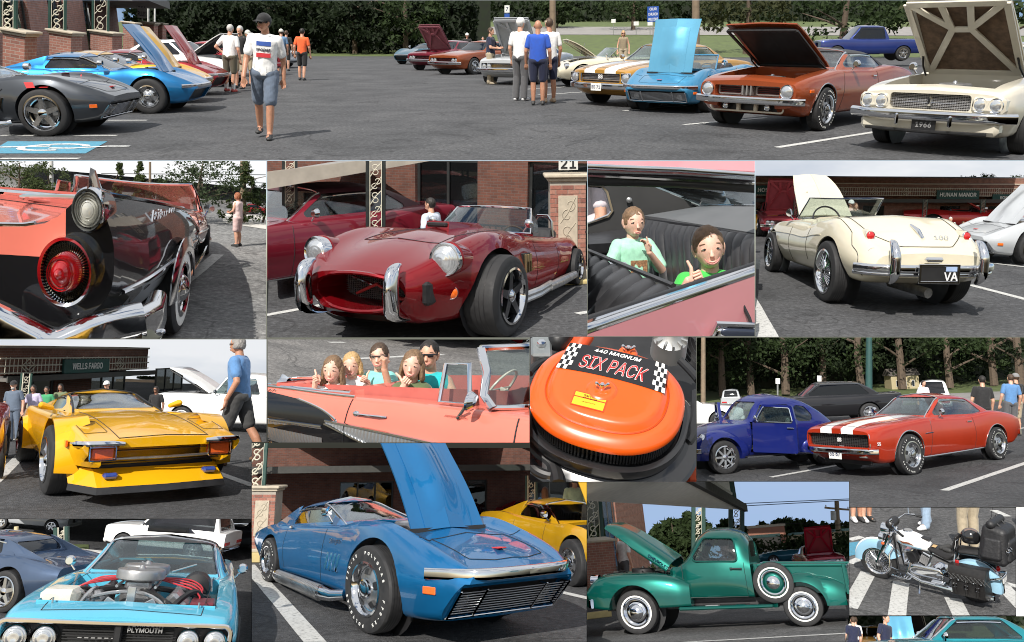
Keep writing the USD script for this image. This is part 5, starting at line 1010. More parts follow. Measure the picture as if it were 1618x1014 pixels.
def cobra(cell, label, pos, yaw, k, taper):
 t = Thing(cell, 'roadster', label, 'car', pos, yaw, k=k, taper=taper); pm = paint('paint_candy_red', (.17, .003, .006), .3)
 B = Loft([(0, [(-1.95, .34), (-1.5, .2), (1.4, .17), (1.7, .2), (1.86, .3)]),
              ([(-1.95, .3), (-1.5, .6), (0, .66), (1.2, .6), (1.7, .44), (1.86, .3)], [(-1.95, .36), (-1.5, .21), (1.4, .18), (1.7, .21), (1.86, .31)]),
              ([(-1.95, .42), (-1.7, .68), (-1.4, .80), (-1.145, .86), (-.75, .80), (-.4, .74), (.4, .73), (.75, .78), (1.145, .82), (1.45, .76), (1.65, .64), (1.8, .5), (1.86, .42)], [(-1.95, .5), (0, .48), (1.5, .47), (1.86, .44)]),
              ([(-1.95, .36), (-1.6, .6), (-1.145, .68), (-.5, .64), (.3, .63), (.8, .66), (1.145, .68), (1.5, .64), (1.68, .55), (1.86, .38)], [(-1.95, .60), (-1.6, .80), (-1.2, .88), (-.7, .80), (-.2, .77), (.4, .80), (.8, .86), (1.145, .885), (1.4, .83), (1.6, .73), (1.75, .62), (1.86, .54)]),
              ([(-1.95, .25), (-1.145, .42), (0, .45), (.5, .42), (1.145, .40), (1.6, .38), (1.86, .25)], [(-1.95, .64), (-1.2, .84), (-.3, .84), (.5, .85), (1.145, .80), (1.5, .72), (1.7, .645), (1.86, .565)]),
              (0, [(-1.95, .66), (-1.2, .87), (-.3, .86), (.5, .90), (1.145, .855), (1.5, .765), (1.7, .68), (1.86, .575)])],
             -1.95, 1.86, 76, [0, .25, .45, .45, .42, 0], 6)
 c = Car(t, B, pm, 2.29, .335, .84, well=1.14); el = lambda cz, a, b, n=28: [(a * cos(q), cz + b * sin(q)) for q in np.linspace(0, 2 * PI, n)[:-1]]
 c.tub(-.72, .18, .52, .3, .82); c.cut(extm(el(.435, .40, .125), 1.55, 3, 'x')); t.add('mouth_back', ext(el(.435, .42, .15), 1.52, 1.56, 'x'), black())
 t.add('radiator_mesh', cat(*[tube([(1.6, -.36, z), (1.6, .36, z)], .003, 4) for z in np.linspace(.34, .53, 14)], *[tube([(1.6, y, .33), (1.6, y, .54)], .003, 4) for y in np.linspace(-.34, .34, 40)]), m57())
 t.add('oil_hose', tube([(1.66, -.2, .38), (1.68, 0, .46), (1.66, .2, .36), (1.66, .3, .38)], .012, 6), plain('red_hose', (.35, .03, .03), .4)); t.add('fan_strut', tube([(1.65, -.25, .5), (1.65, .1, .4)], .01, 6), chrome())
 a = el(.435, .405, .13, 40); t.add('mouth_lip', tube([(float(np.interp(abs(y), [0, .2, .41], [1.87, 1.86, 1.80])), y, z) for y, z in a], .014, 6, True), pm)
 c.cut(extm(rpoly([(-.3, .21), (.3, .21), (.34, .28), (-.34, .28)], .03), 1.5, 3, 'x')); t.add('lower_intake', box(1.58, 1.6, -.34, .34, .2, .29), m57())
 for s in (1, -1):
  p = A([1.60, s * .575, .665]); t.add('headlamp_pod', hull((p + A([-.12, 0, -.02]), .115), (p, (.03, .12, .12)), k=3), pm)
  lamp(t, p + A([.06, 0, -.005]), .1, (1, s * .12, .06), depth=.05); lamp(t, (1.63, s * .60, .43), .042, (1, s * .35, 0), m5(), 'turn_signal', .05)
  t.add('brake_duct', box(1.55, 1.795, s * .50 - .035, s * .50 + .035, .36, .52, .02), black())
  v = [(1.78, s * .36, .26), (1.94, s * .36, .34), (1.945, s * .36, .48), (1.91, s * .36, .60), (1.85, s * .36, .63)]
  t.add('overrider', tube(spl(v), np.interp(np.linspace(0, 4, 24), range(5), [.01, .05, .05, .042, .015]), 14, up=(0, 1, 0)), chrome())
  t.add('side_vent', mv(box(-.09, .09, -.012, .012, -.1, .1, .004), (.62, s * float(c.side_y([.62], [.55])[0]), .55)), black())
  for q in range(3): t.add('vent_slat', box(.55 + q * .06, .56 + q * .06, s * .755 - .012, s * .755 + .012, .46, .64, .003), plain('gold_trim', (.4, .3, .16), .3, .8))
  P = [(.95, s * .62, .22), (.75, s * .76, .2), (.5, s * .83, .22), (.2, s * .84, .24)]
  t.add('side_exhaust', cat(*[tube([(x, y * (1 if q < 2 else .98), z + (q % 2) * .05) for x, y, z in P], .032, 8) for q in range(2)], tube([(.25, s * .84, .25), (-.2, s * .85, .25), (-.75, s * .86, .25)], [.05, .062, .06], 12)), m22())
  mm = A([.34, s * .56, .86]); t.add('door_mirror', cat(tube([mm, mm + A([-.0, s * .05, .06])], .01, 6), ball(mm + A([0, s * .07, .09]), (.03, .055, .05), 2)), chrome())
  t.add('side_screen', sheet(A([[(.28, s * .60, .86), (.02, s * .60, .85)], [(.16, s * .54, 1.1), (-.04, s * .55, 1.02)]]), .005), glass())
 t.add('hood_scoop', hp(*[(x, y, z) for x, y, z in ((1.0, .13, .84), (1.0, -.13, .84), (.98, .12, .925), (.98, -.12, .925), (.45, .14, .87), (.45, -.14, .87), (.5, .1, .93), (.5, -.1, .93))]), pm); t.add('scoop_opening', box(.97, 1.005, -.11, .11, .875, .915, .01), black())
 windscreen(t, .40, .84, .62, .30, .22, .84); seats(t, -.42, (.28, -.28), .26, h=.62, w=.42); steering(t, .02, .28, .76, .18, .4, plain('wood_rim', (.16, .07, .03), .3)); t.add('dashboard', box(.14, .24, -.54, .54, .6, .8, .03), black())
 t.add('roll_bar', tube([(-.75, .12, .8), (-.75, .13, 1.08), (-.75, .2, 1.17), (-.75, .38, 1.17), (-.75, .45, 1.08), (-.75, .46, .8)], .026, 10), chrome())
 c.seam([(1.42, 4.05), (1.45, 5)]); c.seam([(1.42, 4.05), (.52, 4.1)]); c.seam([(.3, 1.4), (.28, 2), (.26, 2.9)]); c.seam([(-.35, 1.4), (-.4, 2), (-.42, 2.9)])
 c.finish(); c.wheels(style='split', w=.30, rim=.66, colm=plain('dark_alloy', (.05, .05, .055), .3, .8), steer=0); t.done()
def healey(cell, label, pos, yaw, k=(1, 1, 1), taper=0, hood=.95, front_lamps=True, group=None, size=1.):
 t = Thing(cell, 'roadster', label, 'car', pos, yaw, group, k=k, taper=taper, size=size); pm = paint('paint_cream', (.58, .535, .41), 0)
 B = Loft([(0, [(-1.9, .36), (-1.6, .27), (1.4, .2), (1.85, .3)]),
              ([(-1.9, .5), (-1.6, .6), (1.4, .55), (1.85, .35)], [(-1.9, .37), (-1.6, .28), (1.4, .21), (1.85, .31)]),
              ([(-1.9, .56), (-1.75, .68), (-1.4, .755), (-1.145, .77), (0, .745), (1.145, .75), (1.6, .66), (1.85, .44)], [(-1.9, .46), (-1.145, .55), (0, .52), (1.145, .52), (1.85, .46)]),
              ([(-1.9, .5), (-1.7, .58), (-1.145, .66), (-.5, .68), (.3, .66), (1.145, .64), (1.6, .58), (1.85, .38)], [(-1.9, .55), (-1.75, .66), (-1.5, .80), (-1.15, .90), (-.7, .86), (-.3, .78), (.3, .82), (1.0, .84), (1.4, .78), (1.7, .66), (1.85, .54)]),
              ([(-1.9, .40), (-1.145, .46), (0, .48), (1.145, .42), (1.85, .22)], [(-1.9, .575), (-1.7, .70), (-1.4, .83), (-1.145, .90), (-.6, .90), (.3, .88), (1.145, .80), (1.6, .68), (1.85, .56)]),
              (0, [(-1.9, .59), (-1.7, .74), (-1.4, .87), (-1.145, .93), (-.7, .92), (.4, .91), (1.145, .84), (1.6, .72), (1.85, .57)])],
             -1.9, 1.85, 76, [0, .3, .46, .46, .42, 0], 6)
 c = Car(t, B, pm, 2.29, .325, .74, well=1.14); c.tub(-.62, .25, .5, .3, .85); red = m6()
 for s in (1, -1):
  lamp(t, (-1.80, s * .52, .57), .05, (-1, s * .2, .12), red, 'tail_lamp', .05); p = A([-1.66, s * .50, .735]); t.add('lamp_pod', hull((p + A([.12, 0, .03]), .03), (p, (.02, .05, .05))), pm); lamp(t, p + A([-.02, 0, 0]), .038, (-1, s * .1, .1), red, 'tail_lamp', .03)
  t.add('overrider', tube(spl([(-1.97, s * .42, .33), (-2.04, s * .42, .42), (-2.04, s * .42, .56), (-1.98, s * .42, .68), (-1.93, s * .42, .70)]), np.interp(np.linspace(0, 4, 24), range(5), [.02, .05, .05, .035, .012]), 14, up=(0, 1, 0)), chrome())
  if front_lamps: lamp(t, (1.68, s * .52, .62), .09, (1, s * .1, .1), depth=.12); lamp(t, (1.78, s * .44, .46), .03, part='turn_signal', lensm=m5())
 ys = np.linspace(-.70, .70, 11); bumper(t, np.stack([-2.0 + .22 * np.abs(ys / .70) ** 4, ys, .455 + 0 * ys], 1), .05, .075, 'rear_bumper', r=.5); bumper(t, np.stack([-1.985 + .22 * np.abs(ys / .70) ** 4, ys, .405 + 0 * ys], 1), .04, .04, 'rear_bumper', r=.5)
 plate_(t, (-2.05, -.0, .42), PI, m54(), frame=chrome(), w=.37, h=.15)
 t.add('plate_lettering', mv(face_to(text('VA', .07, .003, True), '-x'), (-2.058, -.11, .365)), m13(), smooth=0); t.add('plate_sticker', box(-2.06, -2.056, -.165, -.06, .445, .485), plain('sticker_blue', (.3, .4, .6), .5)); t.add('plate_lamp', box(-1.99, -1.93, -.09, .09, .515, .56, .02), chrome())
 t.add('boot_handle', tube([B.pt([-1.52], [5], .01)[0], B.pt([-1.66], [5], .025)[0], B.pt([-1.76], [5], .01)[0]], [.012, .022, .014], 8), chrome())
 sc = text('100', .06, .004, False, .3); P = B.pt([-1.74], [4.45], .006)[0]; t.add('script_badge', mv(mv(face_to(sc, '-x'), ry=.95), P * A([1, -1, 1])), chrome())
 c.seam([(-1.84, 5), (-1.82, 4.3), (-1.6, 3.75), (-1.1, 3.72), (-.78, 4.2), (-.76, 5)], .005, n=40); c.seam([(-1.75, 1.3), (-1.75, 2.2), (-1.5, 3.0), (-.9, 3.3)], .004)
 c.seam([(.28, 1.3), (.28, 2), (.26, 2.9)]); c.seam([(-.42, 1.6), (-.45, 2), (-.48, 2.9)]); c.strip([(-.9, 2.4), (0, 2.5), (1.3, 2.3)], .006, pm)
 if hood:
  Hd = both(B.patch(.62, 1.6, 4.0, 5, 0, 8, 6, .02)); pv = A([.60, 0, .92]); g = t.add('hood', mv((Hd[0] - pv, Hd[1]), pv, ry=-hood), pm)
  for P in ([(.7, -.3, .86), (1.5, 0, .74), (.7, .3, .86)], [(.66, -.35, .84), (1.55, -.24, .66)], [(.66, .35, .84), (1.55, .24, .66)]): m = tube(P, .018, 6); t.add('hood_brace', mv((m[0] - pv, m[1]), pv, ry=-hood), pm, g)
  t.add('hood_prop', tube([(1.2, .3, .8), (.95, .2, 1.3)], .008, 5), black()); c.tub(.70, 1.45, .40, .4, .76, part='engine_bay'); engine(t, .7, 1.4, .36, .66, random.Random(3), small=True)
 windscreen(t, .42, .88, .58, .27, .30, .92, r=.012); steering(t, .0, .27, .86, .2, .45); seats(t, -.42, (.26, -.26), .26, h=.5, w=.42, m=vinyl('red_vinyl', (.2, .03, .03)))
 mm = A([.40, .62, .86]); t.add('door_mirror', cat(tube([mm, mm + A([.02, .05, .06])], .01, 6), mv(rev([(1e-4, .03), (.05, .01), (.055, -.012), (1e-4, -.012)], 18, 'x'), mm + A([.02, .06, .1]))), chrome())
 t.add('silencer', tube([(-1.2, .0, .22), (-1.75, -.1, .2)], .05, 10), m22())
 c.finish(); c.wheels(style='wire', w=.17, rim=.70); t.done()
def pantera(cell, label, pos, yaw, k, taper):
 t = Thing(cell, 'sports_car', label, 'car', pos, yaw, k=k, taper=taper); pm = paint('paint_signal_yellow', (.68, .35, .006), 0)
 B = Loft([(0, [(-2.1, .42), (-1.6, .22), (1.7, .2), (2.08, .34)]),
              ([(-2.1, .7), (-1.6, .76), (1.4, .74), (2.08, .62)], [(-2.1, .42), (-1.6, .23), (1.7, .21), (2.08, .35)]),
              ([(-2.1, .84), (-1.6, .9), (-1.25, .93), (-.6, .86), (.6, .84), (1.25, .90), (1.6, .86), (2.08, .78)], [(-2.1, .62), (-1.25, .56), (0, .52), (1.25, .52), (2.08, .50)]),
              ([(-2.1, .78), (-1.25, .82), (0, .77), (.7, .77), (1.25, .80), (1.7, .77), (2.08, .74)], [(-2.1, .84), (-1.25, .93), (-.5, .84), (.4, .78), (1.0, .77), (1.25, .755), (1.6, .68), (2.08, .555)]),
              ([(-2.1, .5), (0, .55), (1.25, .5), (2.08, .47)], [(-2.1, .86), (-1.2, .9), (.6, .80), (1.25, .735), (2.08, .57)]),
              (0, [(-2.1, .87), (-1.2, .92), (.6, .825), (1.25, .765), (2.08, .585)])],
             -2.1, 2.08, 64, [0, .2, .3, .18, .3, 0], 4)
 c = Car(t, B, pm, 2.515, .34, .93, well=1.12); c.tub(-.55, .55, .6, .3, .76)
 c.cut(mbox(1.85, 3, -.60, .60, .33, .50)); t.add('grille_recess', box(1.83, 1.85, -.62, .62, .3, .52), black()); c.cut(mbox(1.7, 3, -1, 1, 0, .335))
 for z in (.37, .47): t.add('grille_bar', tube([(1.99, -.6, z), (2.0, 0, z), (1.99, .6, z)], .006, 5), black())
 t.add('grille_bar', tube([(2.03, -.60, .405), (2.05, 0, .40), (2.03, .60, .405)], .012, 6), plain('rim_bright', (.45, .45, .45), .25, .9))
 # chin spoiler
 P = [(-.80, 1.72), (-.62, 2.06), (0, 2.10), (.62, 2.06), (.80, 1.72)]
 lo = A([[(x + .03, y * .98, .13) for y, x in P], [(x - .01, y, .24) for y, x in P]]); t.add('chin_spoiler', sheet(A([[(x - .16, y, .31) for y, x in P], [(x + .02, y, .175) for y, x in P]]), .02), pm); t.add('spoiler_lip', sheet(A([[(x + .02, y, .175) for y, x in P], [(x + .045, y * 1.02, .12) for y, x in P]]), .015), black())
 for s in (1, -1):
  y0, y1 = sorted((s * .40, s * .74)); t.add('bumperette', tube(spl([(2.09, s * .40, .535), (2.10, s * .6, .54), (2.04, s * .77, .54), (1.88, s * .83, .54)], 14), [.02] * 2 + [.026] * 10 + [.016] * 2, 8), chrome())
  c.cut(mbox(1.93, 3, min(s * .44, s * .72), max(s * .44, s * .72), .385, .52)); t.add('signal_recess', box(1.91, 1.93, min(s * .44, s * .72), max(s * .44, s * .72), .38, .52), pm)
  g = t.add('turn_signal', box(1.97, 2.05, min(s * .47, s * .69), max(s * .47, s * .69), .40, .505, .015), m51()); frame(t, 2.05, min(s * .46, s * .70), max(s * .46, s * .70), .395, .51, .010, rc=.015, part='signal_bezel')
  t.add('fog_lamp', box(1.98, 2.06, min(s * .42, s * .56), max(s * .42, s * .56), .235, .285, .02), lens('blue_lens', (.03, .06, .25)))
  a = np.linspace(-.2, PI + .1, 26); rr = .40
  for xa in (1.2575, -1.2575):
   X_, Z_ = xa + rr * np.cos(a), .35 + rr * np.sin(a); yo = np.maximum(c.side_y(X_, Z_), .78); F_ = A([np.stack([X_, s * (np.full(26, .925)), Z_], 1), np.stack([xa + (rr + .035) * np.cos(a), s * np.full(26, .93), np.minimum(.35 + (rr + .035) * np.sin(a), .745)], 1), np.stack([xa + (rr + .10) * np.cos(a), s * np.maximum(c.side_y(xa + (rr + .10) * np.cos(a), np.minimum(.35 + (rr + .10) * np.sin(a), .73)) - .01, .6), np.minimum(.35 + (rr + .10) * np.sin(a), .765)], 1)]); t.add('arch_flare', sheet(F_), pm)
  mm = A([.52, s * .74, .82]); t.add('door_mirror', hull((mm + A([0, s * .04, .03]), .03), (mm + A([0, s * .16, .06]), (.05, .05, .045))), pm)
  t.add('wiper', tube([(.60, s * .1 + .1, .835), (.5, s * .3 + .1, .865)], .008, 5), black())
  q = B.patch(1.42, 1.86, 3.35, 3.98, .001, 4, 4); 
  L = [(1.46, 3.45), (1.46, 3.98), (1.86, 3.98), (1.86, 3.45), (1.46, 3.45)]; 
  t.add('side_marker', box(1.7, 1.78, s * .85 - .012, s * .85 + .012, .5, .56, .005), m5())
 c.seam([(1.46, 3.3), (1.46, 3.9), (1.86, 3.9), (1.86, 3.3), (1.46, 3.3)], .004, n=40); c.seam([(.62, 4.05), (1.3, 4.05), (2.06, 4.05)], .005); c.seam([(2.05, 4.05), (2.05, 5)], .006); c.seam([(.62, 4.05), (.62, 5)])
 c.seam([(.55, 1.2), (.55, 2), (.5, 3)])
 glasshouse(t, .72, .02, -.55, -1.3, .80, 1.085, .66, .49, [[(-.5, .84), (.42, .84), (.0, 1.03), (-.45, 1.03)]], pm=pm, trim=black(), zb1=.92, crown=.02)
 seats(t, -.15, (.3, -.3), .22, h=.55); steering(t, .28, .3, .72); t.add('dashboard', box(.35, .56, -.6, .6, .6, .76, .05), black())
 c.finish(); c.wheels(style='split', w=.30, rim=.62, rear=dict(w=.32)); t.done()
# --- people
def person(cell, label, pos, yaw=0., h=1.75, top=C26, legs=C27, shorts=True, shoe=(.03, .03, .03), sk='skin', hair=C28, hairlen=0, cap=None, sleeves=.5, stride=0., arms=None, fine=0, lean=0., group=None, female=False, glasses=False, sit=False, beard=None, socks=None, head_turn=0., headtilt=0., extra=None, kids=1., legpose=None, only_top=False, fat=1., hatband=None, smile=True, tank=False, longhair=None, elbow=None):
 # one figure facing +x. arms: {side: (elbow, hand, hand direction, gesture)}
 t = Thing(cell, 'person', label, 'person', pos, yaw, group, lean=lean, size=h / 1.75)
 q = 2 if fine else 1; f = fat
 hip, kn, an = .93, .50, .09
 Hd = A([.02, 0, 1.63]) if not sit else A([.02, 0, 1.63]); up = 0 if not sit else 0
 S = {s: A([-.0, s * (.175 if not female else .155) * (.9 if kids > 1.1 else 1), 1.41]) for s in (1, -1)}
 B = []; kd = kids
 hs = .105 * kd
 def bone(*a): B.append(hullm(*a, k=q))
 bone((Hd + A([.005, 0, .02]), (hs * .9, hs * .74, hs * 1.02)), (Hd + A([.03, 0, -.055]), (hs * .56, hs * .48, hs * .5)))
 bone((Hd + A([-.02, 0, -.06]), .052 * kd ** .3), (A([-.01, 0, 1.44]), .062))
 bone((A([0, .10, 1.38]), (.10, .09, .10)), (A([0, -.10, 1.38]), (.10, .09, .10)), (A([0, 0, 1.15]), (.11 * f, .14 * f, .1)))
 bone((A([0, 0, 1.15]), (.105 * f, .14 * f, .1)), (A([0, 0, .95]), (.115 * f, .155 * f, .09)))
 L = {}
 for s in (1, -1):
  st = stride * s
  k0, a0 = A([.03 + .22 * st, s * .1, kn + .02 * abs(st)]), A([.0 + .36 * st - (.12 if st < 0 else 0) * abs(stride), s * .1, an + (.06 if st < 0 else 0) * abs(stride)])
  if sit: k0, a0 = A([.45, s * .12, .95]), A([.5, s * .12, .52])
  if legpose: k0, a0 = legpose[s]
  hp_ = A([0, s * .095, hip]); L[s] = (hp_, A(k0), A(a0))
  if only_top: continue
  bone((hp_, .088 * f), (k0, .058)); bone((k0, .057), (k0 * .6 + A(a0) * .4 + A([-.02, 0, 0]), .058), (a0, .038)); bone((a0, .04), (A(a0) + A([.13, 0, -.05]), .035))
 Ar = {}
 for s in (1, -1):
  d = (arms or {}).get(s); sw = -.12 * stride * s
  e, w, hd, ges = (A(d[0]), A(d[1]), d[2], d[3]) if d else (A([.0 + sw - .02, s * .25, 1.13]), A([.08 + sw * 2, s * .26, .88]), (.1, 0, -1), 'relaxed')
  Ar[s] = (e, w); bone((S[s], .058 * (.85 if female else 1)), (e, .043 * (.85 if female else 1))); bone((e, .042 * (.85 if female else 1)), (w, .029))
  # hand: palm, four fingers, thumb
  hd = A(hd) / np.linalg.norm(hd); th = A([0, -s, 0]) if abs(hd[1]) < .7 else A([1, 0, 0])
  if d and len(d) > 4: th = A(d[4])
  th = th - hd * (th @ hd); th /= np.linalg.norm(th); nn = np.cross(hd, th) * s; sd = th
  p1 = w + hd * .085; bone((w + hd * .015, (.026, .026, .026)), (p1 + sd * .025, .016), (p1 - sd * .028, .014))
  curl = 1.1 if ges in ('thumb', 'hold') else .35
  for i, (o, ln) in enumerate(((.027, .07), (.009, .08), (-.010, .074), (-.028, .058))):
   b0 = p1 + sd * o; d1 = hd * cos(curl) - nn * sin(curl); b1 = b0 + d1 * ln * .5; d2 = hd * cos(curl * 2.4) - nn * sin(curl * 2.4); b2 = b1 + d2 * ln * .5
   if ges == 'point' and i == 0: b1, b2 = b0 + hd * ln * .5, b0 + hd * ln
   bone((b0, .0095), (b1, .0088)); bone((b1, .0088), (b2, .0075))
  tb = w + hd * .035 + sd * .028
  if ges == 'thumb': bone((tb, .014), (tb + sd * .04 + hd * .015, .0115)); bone((tb + sd * .04 + hd * .015, .0115), (tb + sd * .085 + hd * .01, .0095))
  else: bone((tb, .013), (tb + sd * .022 + hd * .035, .011)); bone((tb + sd * .022 + hd * .035, .011), (tb + sd * .018 + hd * .06 - nn * .01, .009))
 # nose, ears
 R0 = lambda v: A(v)
 bone((Hd + A([hs * .84, 0, hs * .1]), hs * .07), (Hd + A([hs * .96, 0, -hs * .24]), (hs * .1, hs * .12, hs * .09)))
 bone((Hd + A([hs * .80, hs * .16, -hs * .62]), hs * .12), (Hd + A([hs * .80, -hs * .16, -hs * .62]), hs * .12))
 for s in (1, -1): bone((Hd + A([-.01, s * hs * .78, .1 * hs]), (hs * .2, hs * .09, hs * .26)), (Hd + A([.0, s * hs * .7, -.2 * hs]), (hs * .14, hs * .08, hs * .16)))
 m = MF.batch_boolean(B, m3.OpType.Add)
 if fine:
  m = m.refine_to_length(.016 if fine == 1 else .009); tm = trimesh.Trimesh(*tri(m), process=False); trimesh.smoothing.filter_taubin(tm, iterations=8); bm = (A(tm.vertices), np.asarray(tm.faces))
 else: bm = tri(m)
 c_, s_ = cos(head_turn), sin(head_turn); ct, sn = cos(headtilt), sin(headtilt)
 def turn(mm):
  if not head_turn and not headtilt: return mm
  v = mm[0].copy(); k = np.clip((v[:, 2] - 1.46) / .07, 0, 1) * (np.hypot(v[:, 0], v[:, 1]) < .2); 
  a, b = head_turn * k, headtilt * k; x, y, z = v[:, 0].copy(), v[:, 1].copy(), v[:, 2] - 1.5
  y, z = np.cos(b) * y - np.sin(b) * z, np.sin(b) * y + np.cos(b) * z; v[:, 0], v[:, 1], v[:, 2] = np.cos(a) * x - np.sin(a) * y, np.sin(a) * x + np.cos(a) * y, z + 1.5
  return v, mm[1]
 body = t.add('body', turn(bm), skin(sk), smooth=70)
 def wear(part, bones, col, mt=None):
  mm = MF.batch_boolean([hullm(*b, k=q) for b in bones], m3.OpType.Add)
  if fine:
   mm = mm.refine_to_length(.02); tm = trimesh.Trimesh(*tri(mm), process=False); trimesh.smoothing.filter_taubin(tm, iterations=6); v = A(tm.vertices); nz = meshkit.fbm(v * 14, 3, 3) - .5; v = v + A(tm.vertex_normals) * (nz * .018 + .007)[:, None]; mm = (v, np.asarray(tm.faces))
  else: mm = tri(mm)
  return t.add(part, mm, mt or cloth(*col), body, smooth=60)
 tw = 1.06
 bs = [[((0, .09, 1.37), (.116, .108, .112)), ((0, -.09, 1.37), (.116, .108, .112)), ((0, 0, 1.15), (.125 * f, .16 * f, .1))], [((0, 0, 1.15), (.125 * f, .16 * f, .1)), ((.0, 0, .93), (.135 * f, .175 * f, .06))]]
 if not tank: bs.append([((0, .15, 1.40), .072), ((0, -.15, 1.40), .072), ((-.01, 0, 1.425), .073)])
 if sleeves and not tank:
  for s in (1, -1):
   e, w = Ar[s]; p = S[s] + (e - S[s]) * min(1, sleeves * 1.3); bs.append([(S[s], .07), (p, .064 if sleeves < 1 else .054)])
   if sleeves > 1: bs.append([(e, .054), (e + (w - e) * .9, .045)])
 wear('shirt', bs, top)
 if not only_top:
  bs = [[((0, .07, .93), (.13 * f, .11 * f, .09)), ((0, -.07, .93), (.13 * f, .11 * f, .09))]]
  for s in (1, -1):
   hp_, k0, a0 = L[s]; e = k0 + (hp_ - k0) * (.12 if shorts else 0); bs.append([(hp_, .105 * f), (e, .088 if shorts else .075)])
   if not shorts: bs.append([(k0 + A([-.012, 0, 0]), .082), (a0 + A([-.015, 0, -.01]), .072)])
  wear('shorts' if shorts else 'trousers', bs, legs)
  for s in (1, -1):
   a0 = L[s][2]; t.add('shoe', hull((a0 + A([-.045, 0, -.05]), (.045, .04, .038)), (a0 + A([.0, 0, -.01]), (.05, .042, .04)), (a0 + A([.14, s * .01, -.055]), (.055, .045, .032)), (a0 + A([.06, 0, -.03]), (.05, .042, .045))), plain('shoe_%02d%02d%02d' % tuple(int(99 * min(v, 1)) for v in shoe), shoe, .6), body, 60)
   if socks: t.add('sock', hull((a0 + A([0, 0, .0]), .048), (a0 + (L[s][1] - a0) * .32, .058)), cloth('sock_cloth', socks), body)
 hm = plain(hair[0], hair[1], .6, 0, 0, .35, 60, .3) if hair else None
 if hair:
  hb = [hullm((Hd + A([-.012, 0, .035]), (hs * .97, hs * .81, hs * 1.0)), k=3 if fine else 2)]
  hh = hb[0] - hullm((Hd + A([hs * 1.08, 0, -hs * .42]), (hs * .85, hs * 1.2, hs * 1.2)), k=2) - mbox(-.03 + Hd[0], 9, -9, 9, -9, Hd[2] - hs * .05) - mbox(-9, 9, -9, 9, -9, Hd[2] - hs * (.42 if not hairlen else .9))
  if hairlen: 
   for s in (1, -1): hh = hh + hullm((Hd + A([-.02, s * hs * .72, 0]), (hs * .5, hs * .22, hs * .5)), (Hd + A([-.0, s * hs * .85, -hairlen]), (hs * .4, hs * .2, hs * .3)), k=q)
   hh = hh + hullm((Hd + A([-.05, 0, 0]), (hs * .6, hs * .8, hs * .5)), (Hd + A([-.07, 0, -hairlen]), (hs * .3, hs * .75, hs * .4)), k=q)
  hv = tri(hh)
  if fine:
   tm = trimesh.Trimesh(*tri(hh.refine_to_length(.012)), process=False); v = A(tm.vertices); nz = meshkit.fbm(v * A([55, 55, 22]), 3, 5) - .5; hv = (v + A(tm.vertex_normals) * (nz * .016)[:, None], np.asarray(tm.faces))
  t.add('hair', turn(hv), hm, body, 60)
 if beard: t.add('beard', turn(tri(hullm((Hd + A([hs * .55, 0, -hs * .75]), (hs * .45, hs * .5, hs * .35)), (Hd + A([hs * .5, 0, -hs * 1.0]), (hs * .3, hs * .3, hs * .3)), k=q))), plain('grey_hair', (.45, .44, .42), .8), body)
 if cap:
  cm = cloth(*cap); cc = hullm((Hd + A([-.005, 0, .05]), (hs * 1.05, hs * .9, hs * .95)), k=2) - mbox(-9, 9, -9, 9, -9, Hd[2] + hs * .3)
  br = hullm((Hd + A([hs * .75, 0, hs * .36]), (.03, hs * .7, .012)), (Hd + A([hs * 1.5, 0, hs * .26]), (.03, hs * .45, .008)), k=2)
  t.add('cap', turn(cat(tri(cc), tri(br))), cm, body, 50)
 if hatband: t.add('headband', turn(rev([(hs * .86, -.02), (hs * .9, 0), (hs * .86, .02)], 24, 'z', tuple(Hd + A([-.0, 0, hs * .55])))), cloth(*hatband), body)
 for s in (1, -1):
  e = Hd + A([hs * .795, s * hs * .32, hs * .10]); g = t.add('eye', turn(ball(e, (hs * .075, hs * .135, hs * .058), 2 if fine else 1)), plain('eye_white', (.5, .47, .44), .3), body)
  if fine:
   t.add('iris', turn(ball(e + A([hs * .05, 0, 0]), (hs * .035, hs * .075, hs * .06), 2)), plain('iris_dark', (.03, .028, .03), .15), body)
   t.add('eyebrow', turn(tube([e + A([.02 * hs, -s * hs * .16, hs * .24]), e + A([hs * .05, 0, hs * .28]), e + A([-hs * .09, s * hs * .22, hs * .24])], hs * .022, 6)), hm or plain('brown_hair', (.06, .035, .02), .6), body)
   t.add('eyelid', turn(tube([e + A([hs * .03, -s * hs * .16, -hs * .0]), e + A([hs * .095, 0, hs * .075]), e + A([hs * .0, s * hs * .17, hs * .01])], hs * .028, 6)), skin(sk), body)
 if fine:
  mx = hs * .925; w_ = hs * (.40 if smile else .24); up_ = hs * (.19 if smile else .03)
  t.add('lips', turn(cat(*[tube(spl([Hd + A([mx - hs * .10, -w_, -hs * .53 + up_]), Hd + A([mx + hs * .01, -w_ * .5, -hs * (.56 + d) + up_ * .25]), Hd + A([mx + hs * .035, 0, -hs * (.57 + d * 1.25)]), Hd + A([mx + hs * .01, w_ * .5, -hs * (.56 + d) + up_ * .25]), Hd + A([mx - hs * .10, w_, -hs * .53 + up_])], 11), hs * A([.012] + [.026 + d * .15] * 9 + [.012]), 6) for d in (0, .07)])), plain('lips', (.5, .21, .18), .5), body)
  if smile == 2: t.add('teeth', turn(hull((Hd + A([mx + hs * .035, -w_ * .5, -hs * .605]), hs * .035), (Hd + A([mx + hs * .035, w_ * .5, -hs * .605]), hs * .035), (Hd + A([mx + hs * .05, 0, -hs * .62]), hs * .035))), plain('teeth', (.75, .72, .66), .3), body)
